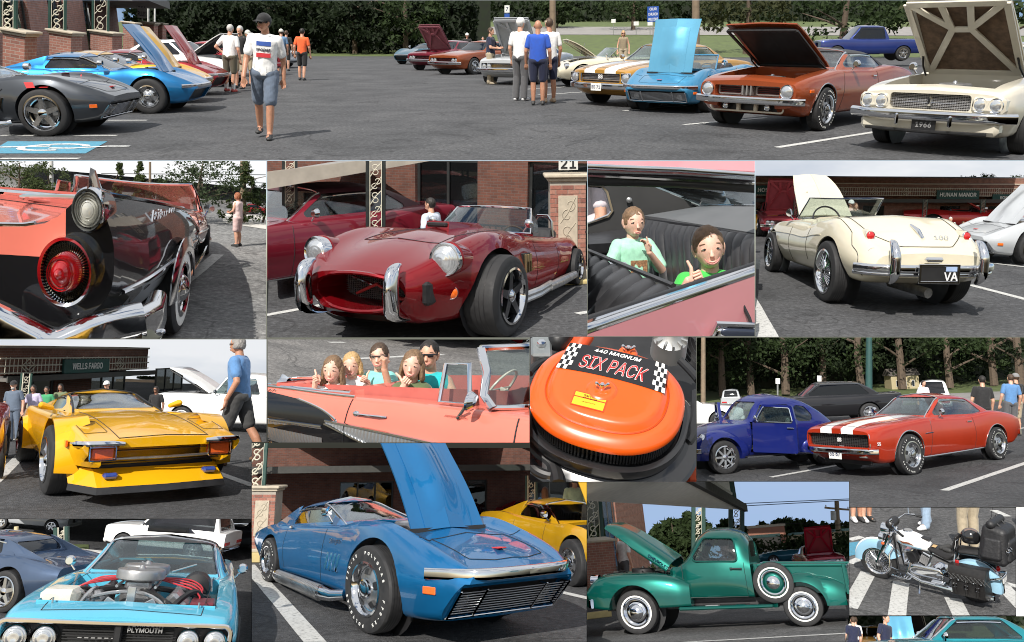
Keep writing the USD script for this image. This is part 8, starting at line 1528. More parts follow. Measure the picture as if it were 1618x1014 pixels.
PD(cG, 650, 574, 6.72, 1.6, 'girl in green camouflage top in the front seat', -90, top=('camo_cloth', (.09, .12, .05)), hair=C12, hairlen=.1, tank=True, kids=1.12, headtilt=-.12, head_turn=-.1, arms={-1: ((.06, -.24, 1.2), (.15, -.05, 1.46), (.2, .5, .7), 'thumb', (.0, -.3, 1.)), 1: ((.05, .24, 1.1), (.15, .22, .9), (1, 0, -.5), 'relaxed')}, **kw)
PD(cG, 679, 558, 7.1, 1.75, 'woman in turquoise halter and sunglasses at the wheel', -100, top=ROSE, hair=DARKH, hairlen=0, tank=True, glasses=True, **{**kw, 'sk': 'skin'}, arms={-1: ((.05, -.32, 1.25), (.14, -.36, 1.52), (.1, .1, 1), 'thumb', (-.1, .1, 1.)), 1: ((.15, .30, 1.2), (.42, .35, 1.22), (1, 0, .2), 'hold')})
p = cG.at(840, 555); muscle(cG, 'red car corner at the far right edge', p + A([.6, .5, 0]), rad(180), C9, size=.5, **{**SED, 'fine': 0})
# --- orange air cleaner in its engine bay
c0, far, lf, rt, nr = cH.at(955, 640, .1), cH.at(983, 549, .1), cH.at(841, 650, .1), cH.at(1083, 628, .1), cH.at(932, 698, .1)
ax = (far - nr)[:2]; La = np.linalg.norm(ax); yaw = atan2(ax[1], ax[0]) - PI / 2; Wd = np.linalg.norm((rt - lf)[:2]); cc = (far + nr) / 2; cc[2] = 0
def stad(w, l, e=2.35, n=64): return A([(w / 2 * np.sign(cos(a)) * abs(cos(a)) ** (2 / e), l / 2 * np.sign(sin(a)) * abs(sin(a)) ** (2 / e)) for a in np.linspace(0, 2 * PI, n, endpoint=False)])
def rings(lst, cap=True):
 # closed body through (size scale, z) rings of the oval
 P = np.stack([np.hstack([S0 * k + S0 / np.linalg.norm(S0, axis=1, keepdims=True) * o, np.full((len(S0), 1), z)]) for k, o, z in lst]); n, m = P.shape[:2]; V = P.reshape(-1, 3); f = grid(n, m, False, True)
 V = np.vstack([V, P[0].mean(0), P[-1].mean(0)]); j = np.arange(m); j2 = (j + 1) % m
 return V, np.vstack([f, np.stack([j, j2, np.full(m, n * m)], 1)[:, ::-1], np.stack([(n - 1) * m + j, (n - 1) * m + j2, np.full(m, n * m + 1)], 1)])
S0 = stad(Wd * .99, La * .99); oc = (.68, .085, .004); om = plain('orange_enamel', oc, .3, 0, .7, .03, 4, coat_roughness=.05)
t = Thing(cH, 'air_cleaner', 'orange oval air cleaner lid reading SIX PACK with a yellow label', 'air cleaner', cc, yaw)
t.add('lid', rings([(1, -.006, .068), (1, .004, .074), (1, .004, .082), (1, -.002, .092), (1, -.018, .101), (1, -.030, .104), (1, -.037, .102), (1, -.043, .105), (1, -.051, .118), (1, -.061, .1235), (1, -.08, .124), (.35, 0, .1245)]), om, smooth=50)
t.add('lid_groove', tube(np.hstack([S0 * 1 - S0 / np.linalg.norm(S0, axis=1, keepdims=True) * .0385, np.full((64, 1), .1035)]), .0022, 5, True), plain('groove_shadow', (.45, .05, .003), .4))  # shadow in the groove, painted as a darker orange line
g = t.group_of('filter_element'); 
for i in range(150):
 a = i * 2 * PI / 150; p = A([np.interp(a, np.linspace(0, 2 * PI, 65), np.r_[S0[:, k], S0[0, k]]) for k in (0, 1)]); u = p / np.linalg.norm(p); p = p - u * .012; t.add('pleat', mv(box(-.006, .008, -.0022, .0022, .03, .07), (p[0], p[1], 0), rz=atan2(u[1], u[0])), black(), g, smooth=0)
t.add('filter_core', rings([(1, -.02, .03), (1, -.02, .07)]), black()); t.add('base_pan', rings([(1, -.01, -.02), (1, .01, -.012), (1, .022, .012), (1, .02, .03), (1, .006, .032), (1, .002, .02)]), m62())
t.add('pan_flange', rings([(1, .0, -.05), (1, .05, -.046), (1, .062, -.035), (1, .055, -.028), (1, .03, -.024), (1, .01, -.015)]), m62())
for y, s in ((-.02, 1.25), (La * .43, .8)):
 g = t.add('boss', rev([(.032 * s, .122), (.026 * s, .128), (.014 * s, .129), (.010 * s, .126), (1e-4, .126)], 28, 'z', (.02 if y > .1 else -.01, y, .002 if y < .1 else -.014)), om); t.add('wing_nut', mv(cat(rev([(.008, 0), (.008, .012), (.005, .02), (1e-4, .021)], 10, 'z'), hull(((.004, 0, .008), .004), ((.014, .003, .02), .0045)), hull(((-.004, 0, .008), .004), ((-.014, -.003, .02), .0045))), (.02 if y > .1 else -.01, y, .126 if y < .1 else .112)), chrome(), g)
zd = .1256; bw = Wd * .335; by = La * .13; ar = lambda x, k=0: by + .032 - .55 * x * x + k
dec = t.add('decal', sheet(A([[(x * (1 + .08 * (1 - v)), ar(x) + (v - .5) * .1, zd) for v in (0, .5, 1)] for x in np.linspace(-bw, bw, 17)])), plain('decal_black', (.012, .012, .014), .35), smooth=0)
for sx in (-1, 1):
 for i in range(4):
  for j in range(6):
   if (i + j) % 2: x0 = sx * bw * (.76 + i * .06); x1 = x0 + sx * bw * .06; v0, v1 = -.5 + j / 6, -.5 + (j + 1) / 6; q = [(x * (1 + .08 * (.5 - v)), ar(x) + v * .1, zd + .0006) for x, v in ((x0, v0), (x1, v0), (x1, v1), (x0, v1))]; t.add('check_square', (A(q), quads([[0, 1, 2, 3] if sx > 0 else [0, 3, 2, 1]])), plain('decal_white', (.72, .72, .7), .4), dec, smooth=0)
def bend(m, y0, z): v = m[0]; return np.stack([v[:, 0], v[:, 1] + ar(v[:, 0], y0 - .0), v[:, 2] + z], 1), m[1]
for tx, h, y0, sl, cols in (('440 MAGNUM', .012, .03, .25, (C45,)), ('SIX PACK', .046, -.034, .25, (C45, ('decal_red', (.50, .02, .02))))):
 for i, cl_ in enumerate(cols):
  m = text(tx, h, .0006, i == 0, sl); wd = m[0][:, 0].max() * 2; k_ = (bw * 1.35) / wd if h > .03 else (bw * .95) / wd; k_ *= (1 - .0 * i); t.add('decal_lettering', bend((m[0] * A([k_, 1, 1]), m[1]), y0, zd + .0008 + i * .0006), plain(*cl_, .4), dec, smooth=0)
g = t.add('service_label', mv(box(-.042, .042, -.024, .024, 0, .0012), (-.03, -La * .2, .1245)), plain('label_red', (.6, .05, .01), .4)); t.add('label_field', mv(cat(box(-.039, .039, -.021, .004, .0013, .0018), box(-.039, .039, .008, .021, .0013, .0018)), (-.03, -La * .2, .1245)), plain('label_yellow', (.75, .48, .02), .4), g)
for i, tx in enumerate(('Service', 'AIR CLEANER', 'use genuine parts')): t.add('label_lettering', mv(text(tx, (.007, .004, .003)[i], .0004, i < 2), (-.03, -La * .2 + (.011, .0045, -.008)[i], .1266)), plain('label_ink', (.1, .02, .005), .5), g, smooth=0)
t.done()
solo(cH, 'engine_bay_floor', sheet(A([[(-1.5, .8, -.26), (-1.5, 4.5, -.26)], [(1.8, .8, -.26), (1.8, 4.5, -.26)]])), plain('bay_black', (.012, .012, .013), .5, 0, 0, .6, 6, .3), kind='structure', smooth=0)
def prop(name, px, py, z, label, cat_, fn, yaw=0., size=1.): t = Thing(cH, name, label, cat_, cH.at(px, py, z), yaw, size=size); fn(t); t.done()
iron = plain('engine_orange', (.55, .06, .008), .45, 0, .3, .2, 9)
prop('ignition_coil', 888, 546, -.02, 'black coil with orange bracket and steel plate at upper left', 'coil', lambda t: (t.add('bracket', box(-.09, -.03, -.05, .03, -.05, .012, .006), plain('zinc_plate', (.28, .30, .30), .4, .7)), t.add('bolt', rev([(.014, 0), (.012, .012), (1e-4, .013)], 6, 'z', (-.06, -.01, .013)), chrome()), t.add('coil_body', hull(((-.01, .02, .0), .032), ((.02, .06, .03), .034), k=2), black()), t.add('orange_mount', hull(((.03, -.03, -.02), .02), ((.07, .04, .0), .026), ((.02, .08, -.01), .02), k=2), iron)))
prop('alternator', 1058, 543, -.02, 'cast alternator at the top right of the bay', 'alternator', lambda t: (t.add('case', rev([(1e-4, .05), (.02, .05), (.035, .03), (.05, .02), (.052, -.04), (1e-4, -.04)], 24, 'z'), m63()), t.add('fins', cat(*[mv(box(.03, .05, -.003, .003, .0, .035), rz=k * PI / 6) for k in range(12)]), m63()), t.add('terminal', hull(((-.05, .02, .02), .008), ((-.07, .03, .05), .008)), chrome())))
prop('ribbed_cylinder', 1090, 556, -.02, 'ribbed black cylinder in the top right corner', 'hose', lambda t: [t.add('rib', rev([(.055, k * .014), (.062, k * .014 + .007), (.055, k * .014 + .013)], 24, 'x'), black()) for k in range(9)], yaw=.6)
for i, (P, r, lb) in enumerate((([(838, 700), (852, 718), (875, 738), (882, 765)], .02, 'fat black hose curling at lower left'), ([(836, 590), (850, 575), (882, 562)], .012, 'thin black pipe at upper left'), ([(1085, 700), (1098, 670), (1102, 620)], .016, 'black hose down the right edge'), ([(838, 730), (850, 745), (870, 752)], .014, 'small black hose at the bottom left corner'), ([(1075, 570), (1090, 585), (1103, 600)], .012, 'black cable by the alternator'))): solo(cH, 'engine_hose', tube(spl([cH.at(*v, -.03) for v in P], 20), r, 10), plain('hose_rubber', (.015, .015, .016), .35), lb, 'hose')
prop('fuel_filter', 905, 752, -.08, 'pale fuel filter bulb under the pan', 'filter', lambda t: (t.add('bowl', hull(((-.04, 0, 0), .035), ((.03, 0, 0), .04), k=2), plain('filter_pale', (.5, .5, .47), .2)), t.add('clamp', rev([(.042, -.008), (.045, 0), (.042, .008)], 20, 'x'), chrome()), t.add('pipe', tube([(.03, 0, 0), (.10, .02, .01), (.14, .06, .02)], .01, 8), chrome())))
prop('intake_manifold', 1040, 748, -.12, 'orange painted manifold showing below the pan', 'engine part', lambda t: (t.add('runner', box(-.16, .02, -.03, .05, -.03, .05, .02), iron), t.add('runner', box(.05, .12, -.05, .06, -.03, .06, .02), iron), t.add('fuel_line', tube([(-.2, -.02, .05), (-.05, -.03, .07), (.05, 0, .04)], .006, 6), plain('copper', (.5, .2, .1), .3, .9))))
# --- blue beetle-shaped car and red striped coupe
ground(cI, 3, 35.9, x=60)
muscle(cI, 'bright red coupe with white bonnet stripes and black grille', (7.95, 16.27), rad(211.5), ('orange_red', (.40, .032, .010)), L=4.69, W=1.84, wb=2.745, fo=.93, front='camaro', k=(1.08, .74, 1.0), taper=.038, stripes=(.12, .42, C1), wheels=dict(tyre='letters'), arch=True, haunch=.07, gh=dict(xb0=.70, xr0=.12, xr1=-.75, xb1=-1.55), strips=[([(-1.0, 1.1), (1.0, 1.1)], .016)])
beetle(cI, 'deep blue rounded small car with its door swung open', (4.95, 16.89), rad(196.3), (.97, .84, .94), .046)
strip_(cI, (1218, 754), (1335, 733), .11, label='white bay line between the blue and red cars'); strip_(cI, (1492, 775), (1640, 725), .13, label='long white bay line at lower right'); strip_(cI, (1595, 680), (1640, 672), .1, label='white bay line beyond the red tail')
p = cI.at(1310, 668); muscle(cI, 'black modern coupe behind the blue car', p + A([0, .4, 0]), rad(172), C19, **{**SED, 'name': 'coupe', 'fine': 0, 'H': 1.38, 'size': .95})
muscle(cI, 'white car nose cut off at the left edge', cI.at(1072, 680), rad(-5), C1, **{**SED, 'fine': 0, 'size': .9}); p = cI.at(1157, 645); muscle(cI, 'silver estate parked near the road at left', p, rad(74), C2, **{**SUV, 'fine': 0, 'size': .5})
p = cI.at(1478, 650); muscle(cI, 'white van seen from behind over the red roof', p, rad(63), C1, **{**SUV, 'fine': 0, 'size': .62, 'H': 1.9})
p = cI.at(1373, 657); h_ = metres(cI, p, 26); pole(cI, 'thick green lamp post on a round concrete footing', p, metres(cI, p, 140), metres(cI, p, 5.5), ('lamp_green', (.02, .07, .065)), name='lamp_post', cat_='lamp post', base=(metres(cI, p, 15), h_), lean=up(cI, 1373))
solo(cI, 'road', sheet(A([[(-60, 37, .01), (-60, 43, .1)], [(60, 37, .01), (60, 43, .1)]]), flipn=True), m24(), kind='structure', smooth=0)
solo(cI, 'grass_verge', sheet(A([[(-70, 36, .004), (-70, 36.9, .008)], [(70, 36, .004), (70, 36.9, .008)]]), flipn=True), _gr, kind='structure', smooth=0); solo(cI, 'grass_verge', sheet(A([[(-70, 43.05, .1), (-70, 50, .5)], [(70, 43.05, .1), (70, 50, .5)]]), flipn=True), _gr, kind='structure', smooth=0)
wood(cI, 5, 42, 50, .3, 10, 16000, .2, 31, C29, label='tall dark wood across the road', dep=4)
for i, px in enumerate((1140, 1185, 1240, 1300, 1360, 1425, 1500, 1570, 1612)):
 p = cI.atd(px, 600, 45 + i % 2); tree(cI, ('leftmost tree before the wood', 'second tree before the wood', 'third tree, left of the two signs', 'tree between the small signs', 'tree behind the lamp post', 'tree left of the pale house', 'tree right of the pale house', 'tree above the men in black', 'rightmost tree before the wood')[i], (p[0], p[1], .3), 6.5 + i % 3 * .5, 2.3, (C0, C14)[i % 2], 3000, .12, seed=150 + i, base=.1)
for px, py, lb in ((1226, 602, 'small white sign left of the other by the road'), (1291, 598, 'small white sign right of the other by the road')): sg(px, py, 36.5, 7, 9, C3, '', C8, lb, cI, .2)
p = cI.atd(1107, 590, 36); pole(cI, 'brown utility pole at the left edge', (p[0], p[1], 0), 6, .11, lean=up(cI, 1107)); p = cI.atd(1430, 600, 46.3); t = Thing(cI, 'house', 'pale yellow house among the trees', 'house', (p[0], p[1], .1), size=.22); t.add('wall', box(-3.5, 3.5, 0, 4, 0, 4.2), plain('house_cream', (.38, .32, .19), .8)); t.add('roof', hp(*[(x, y, z) for x in (-3.9, 3.9) for y, z in ((-.3, 4.2), (2, 6), (4.3, 4.2))]), plain('roof_brown', (.08, .07, .06), .9))
for x in (-2, 0, 2): g = t.add('window', box(x - .35, x + .35, -.04, .03, 1.4, 3.0, .01), plain('frame_white', (.6, .6, .58), .5)); t.add('pane', box(x - .28, x + .28, -.05, -.041, 1.48, 2.92), darkglass(), g)
t.done()
PP(cI, 1552, 702, 106, 'man in black tee behind the red tail, seen from behind', 80, top=BLACKC, legs=BLACKC, hair=DARKH, fat=1.2); PP(cI, 1597, 690, 97, 'man in blue tee and grey shorts standing beside the red tail', 85, top=C18, legs=GREY, hair=BROWNH, shoe=(.5, .5, .5)); PP(cI, 1605, 688, 96, 'man in grey cap behind the blue tee', 100, top=BLACKC, legs=KHAKI, cap=('cap_grey', (.2, .2, .2))); PP(cI, 1459, 668, 66, 'dark-haired person beyond the red roof', -90, top=C42, legs=DENIM, hair=DARKH, female=True, hairlen=.05)
# --- blue coupe with its hood up, brick shops behind
ground(cJ, 3, 24, x=30)
vette(cJ, 'metallic blue low coupe with tall forward-tilted hood and chrome side pipes', (-1.68, 9.20), rad(-55.5), C32, hood=.98, k=(1.27, .64, .87), taper=.116, flake=.45)
strip_(cJ, (392, 893), (520, 1040), .17, label='broad white line beside the blue coupe with side pipes'); strip_(cJ, (870, 932), (940, 948), .1, label='white line under the yellow car')
q0, q1 = cJ.at(330, 868), cJ.at(1000, 836); sz = .42
shop(cJ, 'dark brick shop wall under a canopy with glass doors', q0, q1, 3.6, [(4.7, 6.9, .1, 2.3, 3), (9.3, 11, .1, 2.3, 2), (13, 15, .3, 2.3, 2)], canopy=(2.2, 2.75, 2.9, (.30, .28, .25)), size=sz, dep=1.5, roof=False, bm=brick('brick_shade', (.13, .048, .03), (.09, .035, .024), (.1, .08, .07), sc=.8), rail=(.6, 4.4, -.3, .1, 1.0))  # same darker brick, with shade put into its colour
p = cJ.at(412, 880); s_ = metres(cJ, p, 40) / .6; pier(cJ, 'brick pier with pale stone panel at the left edge', p + A([.0, .1, 0]), .6, .6, metres(cJ, p, 98) / s_, laid=True, size=s_); c_ = cJ.atd(403, 780, p[1] + .1); column(cJ, 'green and cream scroll column on the left pier', (c_[0], c_[1], c_[2] + .02), 0, 1.8, .5, size=metres(cJ, p, 26) / .5, r=.02, post_r=.05)
solo(cJ, 'kerb', box(-.6, .9, 0, .2, 0, .12, .01), m25(), 'yellow painted kerb at the left edge', 'kerb', pos=cJ.at(405, 889))
vette(cJ, 'yellow sports car with raised yellow hood at right', cJ.at(893, 912) + A([.1, .55, 0]), rad(-66), C16, hood=.95, fine=False, tyre='plain', size=.78, k=(1.1, .85, .95)); vette(cJ, 'dark red car glimpsed behind the blue hood', cJ.at(838, 868) + A([.2, 1.5, 0]), rad(-60), C33, fine=False, tyre='plain', size=.55)
PP(cJ, 861, 874, 98, 'long-haired woman in blue top behind the yellow car', 60, top=C18, legs=DENIM, hair=C43, hairlen=.2, female=True); PP(cJ, 908, 880, 122, 'man in pale green tee beside the yellow hood', 100, top=('pale_green_cloth', (.58, .66, .42)), legs=DENIM, hair=BROWNH); p = cJ.at(840, 870); column(cJ, 'scroll column right of the blue hood', p, 0, 1.1, .16, r=.006, post_r=.015)
# --- light blue muscle car, engine bare
ground(cK, 3, 32, x=40)
def bare(t, w):
 M = t.meta; c = M['c']; bp = M['pm']
 if w == 'cut': c.tub(.90, 2.14, .72, .36, .85, bp, 'engine_bay'); return
 i0 = len(t.P); g = t.group_of('engine'); ck = m22(); red = plain('plug_red', (.4, .03, .04), .4); yb = plain('valve_alloy', (.5, .5, .5), .25, .9)
 t.add('block', box(1.05, 1.75, -.22, .22, .42, .66, .04), plain('engine_steel', (.2, .2, .21), .4, .8), g); t.add('intake', box(1.15, 1.65, -.13, .13, .66, .80, .04), yb, g)
 for s in (1, -1):
  t.add('valve_cover', mv(box(-.32, .32, -.09, .09, -.05, .07, .025), (1.4, s * .30, .70), rx=-s * .75), ck, g); t.add('cover_fin', cat(*[mv(box(-.28, .28, -.005, .005, .07, .078), (1.4, s * .30, .70), rx=-s * .75) for q in (0,)]), yb, g)
  for k in range(4): x = 1.15 + k * .16; t.add('plug_lead', tube(spl([(x, s * .42, .62), (x + .04, s * .48, .76), (x + .02, s * .36, .84), (1.3 + k * .02, s * .10, .86)], 14), .007, 6), red, g)
 for x, z in ((1.28, .93), (1.58, .92)):
  t.add('carburettor', cat(box(x - .09, x + .09, -.1, .1, .80, .88, .02), hull(((x, .08, .86), .03), ((x, -.08, .86), .03))), yb, g); t.add('air_cleaner', rev([(1e-4, -.04), (.17, -.04), (.185, -.03), (.185, .02), (.175, .04), (.03, .045), (.015, .07), (1e-4, .07)], 36, 'z', (x, 0, z)), plain('cleaner_satin', (.38, .38, .38), .35, .8), g)
 t.add('fuel_rail', cat(*[tube([(1.1, s * .14, .86), (1.75, s * .14, .84)], .012, 6) for s in (1, -1)]), ck, g); t.add('fan', cat(*[mv(box(-.01, .01, -.03, .03, .05, .2, .004), (1.92, 0, .66), rx=k * PI / 3) for k in range(6)]), ck, g); t.add('pulley', rev([(1e-4, .03), (.06, .03), (.09, .01), (.09, -.02), (1e-4, -.02)], 24, 'x', (1.82, 0, .62)), ck, g); t.add('alternator', rev([(1e-4, .08), (.07, .07), (.08, 0), (.07, -.07), (1e-4, -.08)], 20, 'x', (1.7, -.36, .68)), yb, g)
 t.add('washer_tank', box(1.62, 1.92, -.62, -.38, .55, .82, .03), m47()); t.add('battery', box(1.62, 1.88, .42, .60, .52, .76, .012), plain('battery_maroon', (.12, .02, .03), .4)); t.add('brake_servo', rev([(1e-4, .1), (.11, .08), (.13, 0), (.11, -.06), (1e-4, -.06)], 24, 'x', (1.06, .42, .78)), black()); t.add('radiator', box(2.02, 2.09, -.46, .46, .45, .77, .02), black())
 rnd = random.Random(5)
 for k in range(9): a = A([rnd.uniform(1.0, 1.9), rnd.choice((-1, 1)) * rnd.uniform(.2, .6), .68]); b = A([rnd.uniform(1.0, 1.9), rnd.uniform(-.6, .6), .7]); t.add('hose', tube(spl([a, a * .6 + b * .4 + A([0, 0, .12]), b], 12), .014 if k % 3 else .024, 6), (black(), ck, black())[k % 3])
 for s in (1, -1):
  t.add('bonnet_prop', tube([(1.3, s * .66, .86), (1.3, s * .64, .98)], .01, 6), ck); t.add('bonnet_pin', tube([(2.17, s * .58, .76), (2.17, s * .58, .88)], .008, 6), ck)
 for y in (.1, .2, .3, .4): t.add('horn_ring', tube([(2.2, -y + .03 * cos(a), .735 + .03 * sin(a)) for a in np.linspace(0, 2 * PI, 13)[:-1]], .007, 5, True), ck)
 for e_ in t.P[i0 + 1:]:
  if e_[0] not in ('radiator', 'bonnet_prop', 'bonnet_pin', 'horn_ring'): e_[1] = ((e_[1][0] - A([1.4, 0, .7])) * 1.18 + A([1.42, 0, .78]), e_[1][1])
 t.add('roof_scoop', hp(*[(x, y, z) for x, y, z in ((.0, .26, 1.39), (.0, -.26, 1.39), (.02, .25, 1.47), (.02, -.25, 1.47), (-.6, .3, 1.38), (-.6, -.3, 1.38))]), black()); t.add('scoop_mouth', box(-.01, .012, -.23, .23, 1.40, 1.46, .01), plain('scoop_dark', (.004, .004, .004), .9))
 for s in (1, -1): t.add('wiper', tube([(.80, s * .06 + .14, .985), (.62, s * .3 + .14, 1.06)], .009, 5), ck)
muscle(cK, 'light blue muscle car without its bonnet, chrome engine bare', (-4.20, 10.80), rad(-75), ('sky_blue', (.09, .42, .58)), L=5.2, W=1.94, wb=2.946, fo=.95, front='rr', k=(1.02, .96, .94), taper=.083, roofm=m60(), extra=bare, flake=.15)
vette(cK, 'slate blue sports car tail with its rear wheel, left edge', cK.at(66, 956) + A([-.95, .3, 0]), rad(163), ('slate', (.06, .09, .15)), fine=False, tyre='plain', wheels=dict(style='five', rim=.7), size=.78)
p = cK.at(175, 872); muscle(cK, 'white tall estate with dark glass behind the blue roof', p + A([.95, .4, 0]), rad(176), C1, **{**SUV, 'fine': 1, 'size': .5}); p = cK.at(375, 872); muscle(cK, 'dark grey estate at the right edge', p + A([.5, .4, 0]), rad(175), ('charcoal', (.03, .032, .036)), **{**SUV, 'fine': 0, 'size': .46}); p = cK.at(32, 840); muscle(cK, 'silver van on the road at the top left', p + A([0, .5, 0]), rad(2), C2, **{**SUV, 'fine': 0, 'size': .38, 'name': 'van'})
solo(cK, 'road', sheet(A([[(-30, 21.6, .006), (-30, 24.8, .006)], [(20, 21.6, .006), (20, 24.8, .006)]]) , flipn=True), m24(), kind='structure', smooth=0)
p = cK.at(26, 872); pole(cK, 'cream bollard post by the kerb', p, metres(cK, p, 38), metres(cK, p, 4), ('bollard_cream', (.5, .42, .25)), 'bollard', 'bollard', lean=up(cK, 26)); p = cK.at(97, 873); column(cK, 'green posts with scroll panel by the kerb', p, 0, metres(cK, p, 38), metres(cK, p, 17), r=.01, lean=up(cK, 97)); solo(cK, 'kerb', box(-5, .9, 0, .25, 0, .05, .01), m23(), 'pale concrete kerb by the road', 'kerb', pos=cK.at(90, 871)); solo(cK, 'grass_verge', sheet(A([[cK.at(70, 866), cK.at(70, 860)], [cK.at(140, 868), cK.at(140, 861)]]) + A([0, 0, .012]), flipn=True), _gr, kind='structure', smooth=0)
wood(cK, -26, 8, 27.5, 0, 3, 7000, .1, 41, label='dark hedge behind the road', dep=.8); strip_(cK, (92, 893), (112, 889), .1, label='short white mark on the lot')
# --- green pickup by the shops
ground(cL, 3, 95, x=60, mt=asphalt('asphalt_pale2', (.085, .085, .086)))
skyback(cL, 130, (.36, .52, .80), (.44, .58, .83), 1.0, .004)
truck(cL, 'metallic green rounded pickup with raised bonnet and spare wheel on its side', (4.03, 16.84), rad(155.9), (1.01, 1.0, .99), .054)
strip_(cL, (1060, 1016), (1350, 1000), .12, label='white line along the bottom'); strip_(cL, (1310, 957), (1350, 954), .1, label='short white line behind the tailgate')
a, b, c_, d_ = cL.atd(915, 742, 15), cL.atd(915, 790, 21), cL.atd(1178, 806, 42), cL.atd(1078, 752, 24)
t = Thing(cL, 'canopy', 'pale walkway canopy with dark edge and cream railing above', 'canopy', (0, 0, 0)); t.add('soffit', surf([a + A([0, 0, .3]), b, c_, d_], 8, .12), plain('canopy_pale', (.62, .59, .54), .7)); t.add('fascia', sweep(rrect(.2, .35, .1), [d_ * (1 - e) + c_ * e + A([0, -.02, .1]) for e in np.linspace(-.6, 1.0, 8)]), m59()); lt_ = plain('rail_cream', (.6, .6, .55), .6); pg = plain('post_green', (.015, .05, .04), .4)
for e in np.linspace(0, .72, 30): p = d_ * (1 - e) + c_ * e; t.add('baluster', box(p[0] - .03, p[0] + .03, p[1] - .03, p[1] + .03, p[2] + .3, p[2] + 1.5 + e), lt_, smooth=0)
for z in (.4, 1.45): t.add('rail', tube([d_ * (1 - e) + c_ * e + A([0, -.05, z + (e if z > 1 else 0)]) for e in (0, .36, .72)], .06, 6), lt_)
for e in (.0, .70, .74): p = d_ * (1 - e) + c_ * e; t.add('corner_post', box(p[0] - .1, p[0] + .1, p[1] - .12, p[1] + .08, p[2] + .25, p[2] + 2.0 + e, .02), pg)
t.done(); b0, b1 = cL.at(905, 928), cL.at(1062, 906); sz = 1.0
shop(cL, 'brick shop front with dark glazing behind the raised bonnet', b0 + A([0, 4, 0]), b1 + A([0, 8, 0]), 7, [(.4, 9.2, .3, 5.2, 7)], size=sz, dep=3, bm=brick('brick_sun', (.24, .10, .065), (.18, .075, .05), (.2, .17, .15)), roof=False)
p = cL.at(950, 944); s_ = metres(cL, p, 26) / .34; z0 = metres(cL, p, 85); column(cL, 'tall green and cream scroll column at the left', p + A([.0, .3, z0]), 0, 2.6, .34, size=s_, lean=up(cL, 950) * .4); pier(cL, 'brick pier with pyramid stone cap at the left', cL.at(956, 952) + A([0, .3, 0]), metres(cL, p, 42), .6, metres(cL, p, 80), panel=False, pyramid=True, bm=brick('pier_brick', (.30, .13, .095), (.23, .10, .075), (.32, .28, .24))); p = cL.at(1103, 912); column(cL, 'second scroll column behind the cab', p, 0, metres(cL, p, 117), .5, r=.02, post_r=.09, lean=up(cL, 1103)); p = cL.at(1163, 905); column(cL, 'far pair of posts under the canopy end', p, 0, metres(cL, p, 98), .6, r=.02, post_r=.1, lean=up(cL, 1163))
PP(cL, 985, 948, 103, 'man in white shirt and cap behind the raised bonnet', 30, top=WHITE, legs=GREY, shorts=False, cap=C4, hair=GREYH)
p = cL.atd(1327, 880, 70); pole(cL, 'leaning utility pole with transformer at right', (p[0], p[1], 0), cL.atd(1323, 790, 70)[2], .22, arm=1.0, lean=up(cL, 1327) - .06)
for i, (u, v) in enumerate((((1160, 796), (1345, 788)), ((1160, 800), (1345, 790)), ((1228, 826), (1345, 830)))): solo(cL, 'overhead_wire', tube([cL.atd(*u, 69), cL.atd(*v, 69)], .03, 4), black(), ('upper wire across the blue sky', 'lower wire across the blue sky', 'low wire over the far roofs')[i], 'wire')
def block(px0, px1, top, d, col, lb, roofc=None, base=900): 
 a, b = cL.atd(px0, top, d), cL.atd(px1, top, d); t = Thing(cL, 'far_building', lb, 'building', ((a[0] + b[0]) / 2, d, 0), 0, lean=0); w = abs(b[0] - a[0]) / 2; h = max(a[2], .5); t.add('wall', box(-w, w, 0, 4, 0, h), plain(*col, .8, 0, 0, .12, 2)); t.add('coping', box(-w - .1, w + .1, -.12, 4.1, h + .002, h + .25, .02), plain(*(roofc or ('coping_cream', (.42, .36, .28))), .7))
 for x in np.arange(-w + 1, w - .8, 2.2): g = t.add('window', box(x - .6, x + .6, -.05, .02, h * .25, h * .62, .01), plain('frame_dark', (.06, .06, .06), .5)); t.add('pane', box(x - .52, x + .52, -.06, -.051, h * .28, h * .59), darkglass(), g)
 t.done()
block(1172, 1240, 836, 88, ('brick_red_far', (.33, .15, .10)), 'red brick block beyond the bed'); block(1172, 1232, 852, 74, ('shop_pale', (.38, .33, .27)), 'low shop with pale green awning roof', ('awning_green', (.25, .42, .36))); block(1256, 1345, 845, 96, ('store_tan', (.40, .33, .22)), 'tan store with teal roof line at right', ('roof_teal', (.12, .22, .22)))
for i, (px, top, w, d) in enumerate(((1238, 816, 26, 100), (1275, 822, 18, 104), (1318, 822, 22, 108), (1090, 815, 30, 60), (1060, 818, 34, 55), (1150, 820, 24, 62), (1200, 828, 20, 106))): p = cL.atd(px, top, d); tree(cL, ('round dark tree above the brick block', 'tree right of the round dark one', 'tree beside the utility pole', 'tree framed by the scroll column', 'tree seen under the canopy at left', 'tree seen under the canopy end', 'small far tree over the roofs')[i], (p[0], p[1], 0), p[2], metres(cL, p, w), C0, 2200, .3, seed=170 + i, base=.25)
p = cL.at(1310, 908); muscle(cL, 'crimson car with its hood up beyond the tailgate', p + A([.2, 1.5, 0]), rad(-100), ('crimson_lake', (.35, .01, .03)), hood=1.15, fine=0, size=.85, liner=plain('liner_crimson', (.25, .02, .03), .6), hoodm=paint('paint_crimson_lake', (.35, .01, .03))); p = cL.at(1207, 882); muscle(cL, 'white car in front of the low shop', p, rad(180), C1, **{**SED, 'fine': 0}); p = cL.at(1255, 892); muscle(cL, 'dark open car just beyond the bed', p, rad(170), C34, **{**SED, 'fine': 0, 'open_': True, 'size': .9})
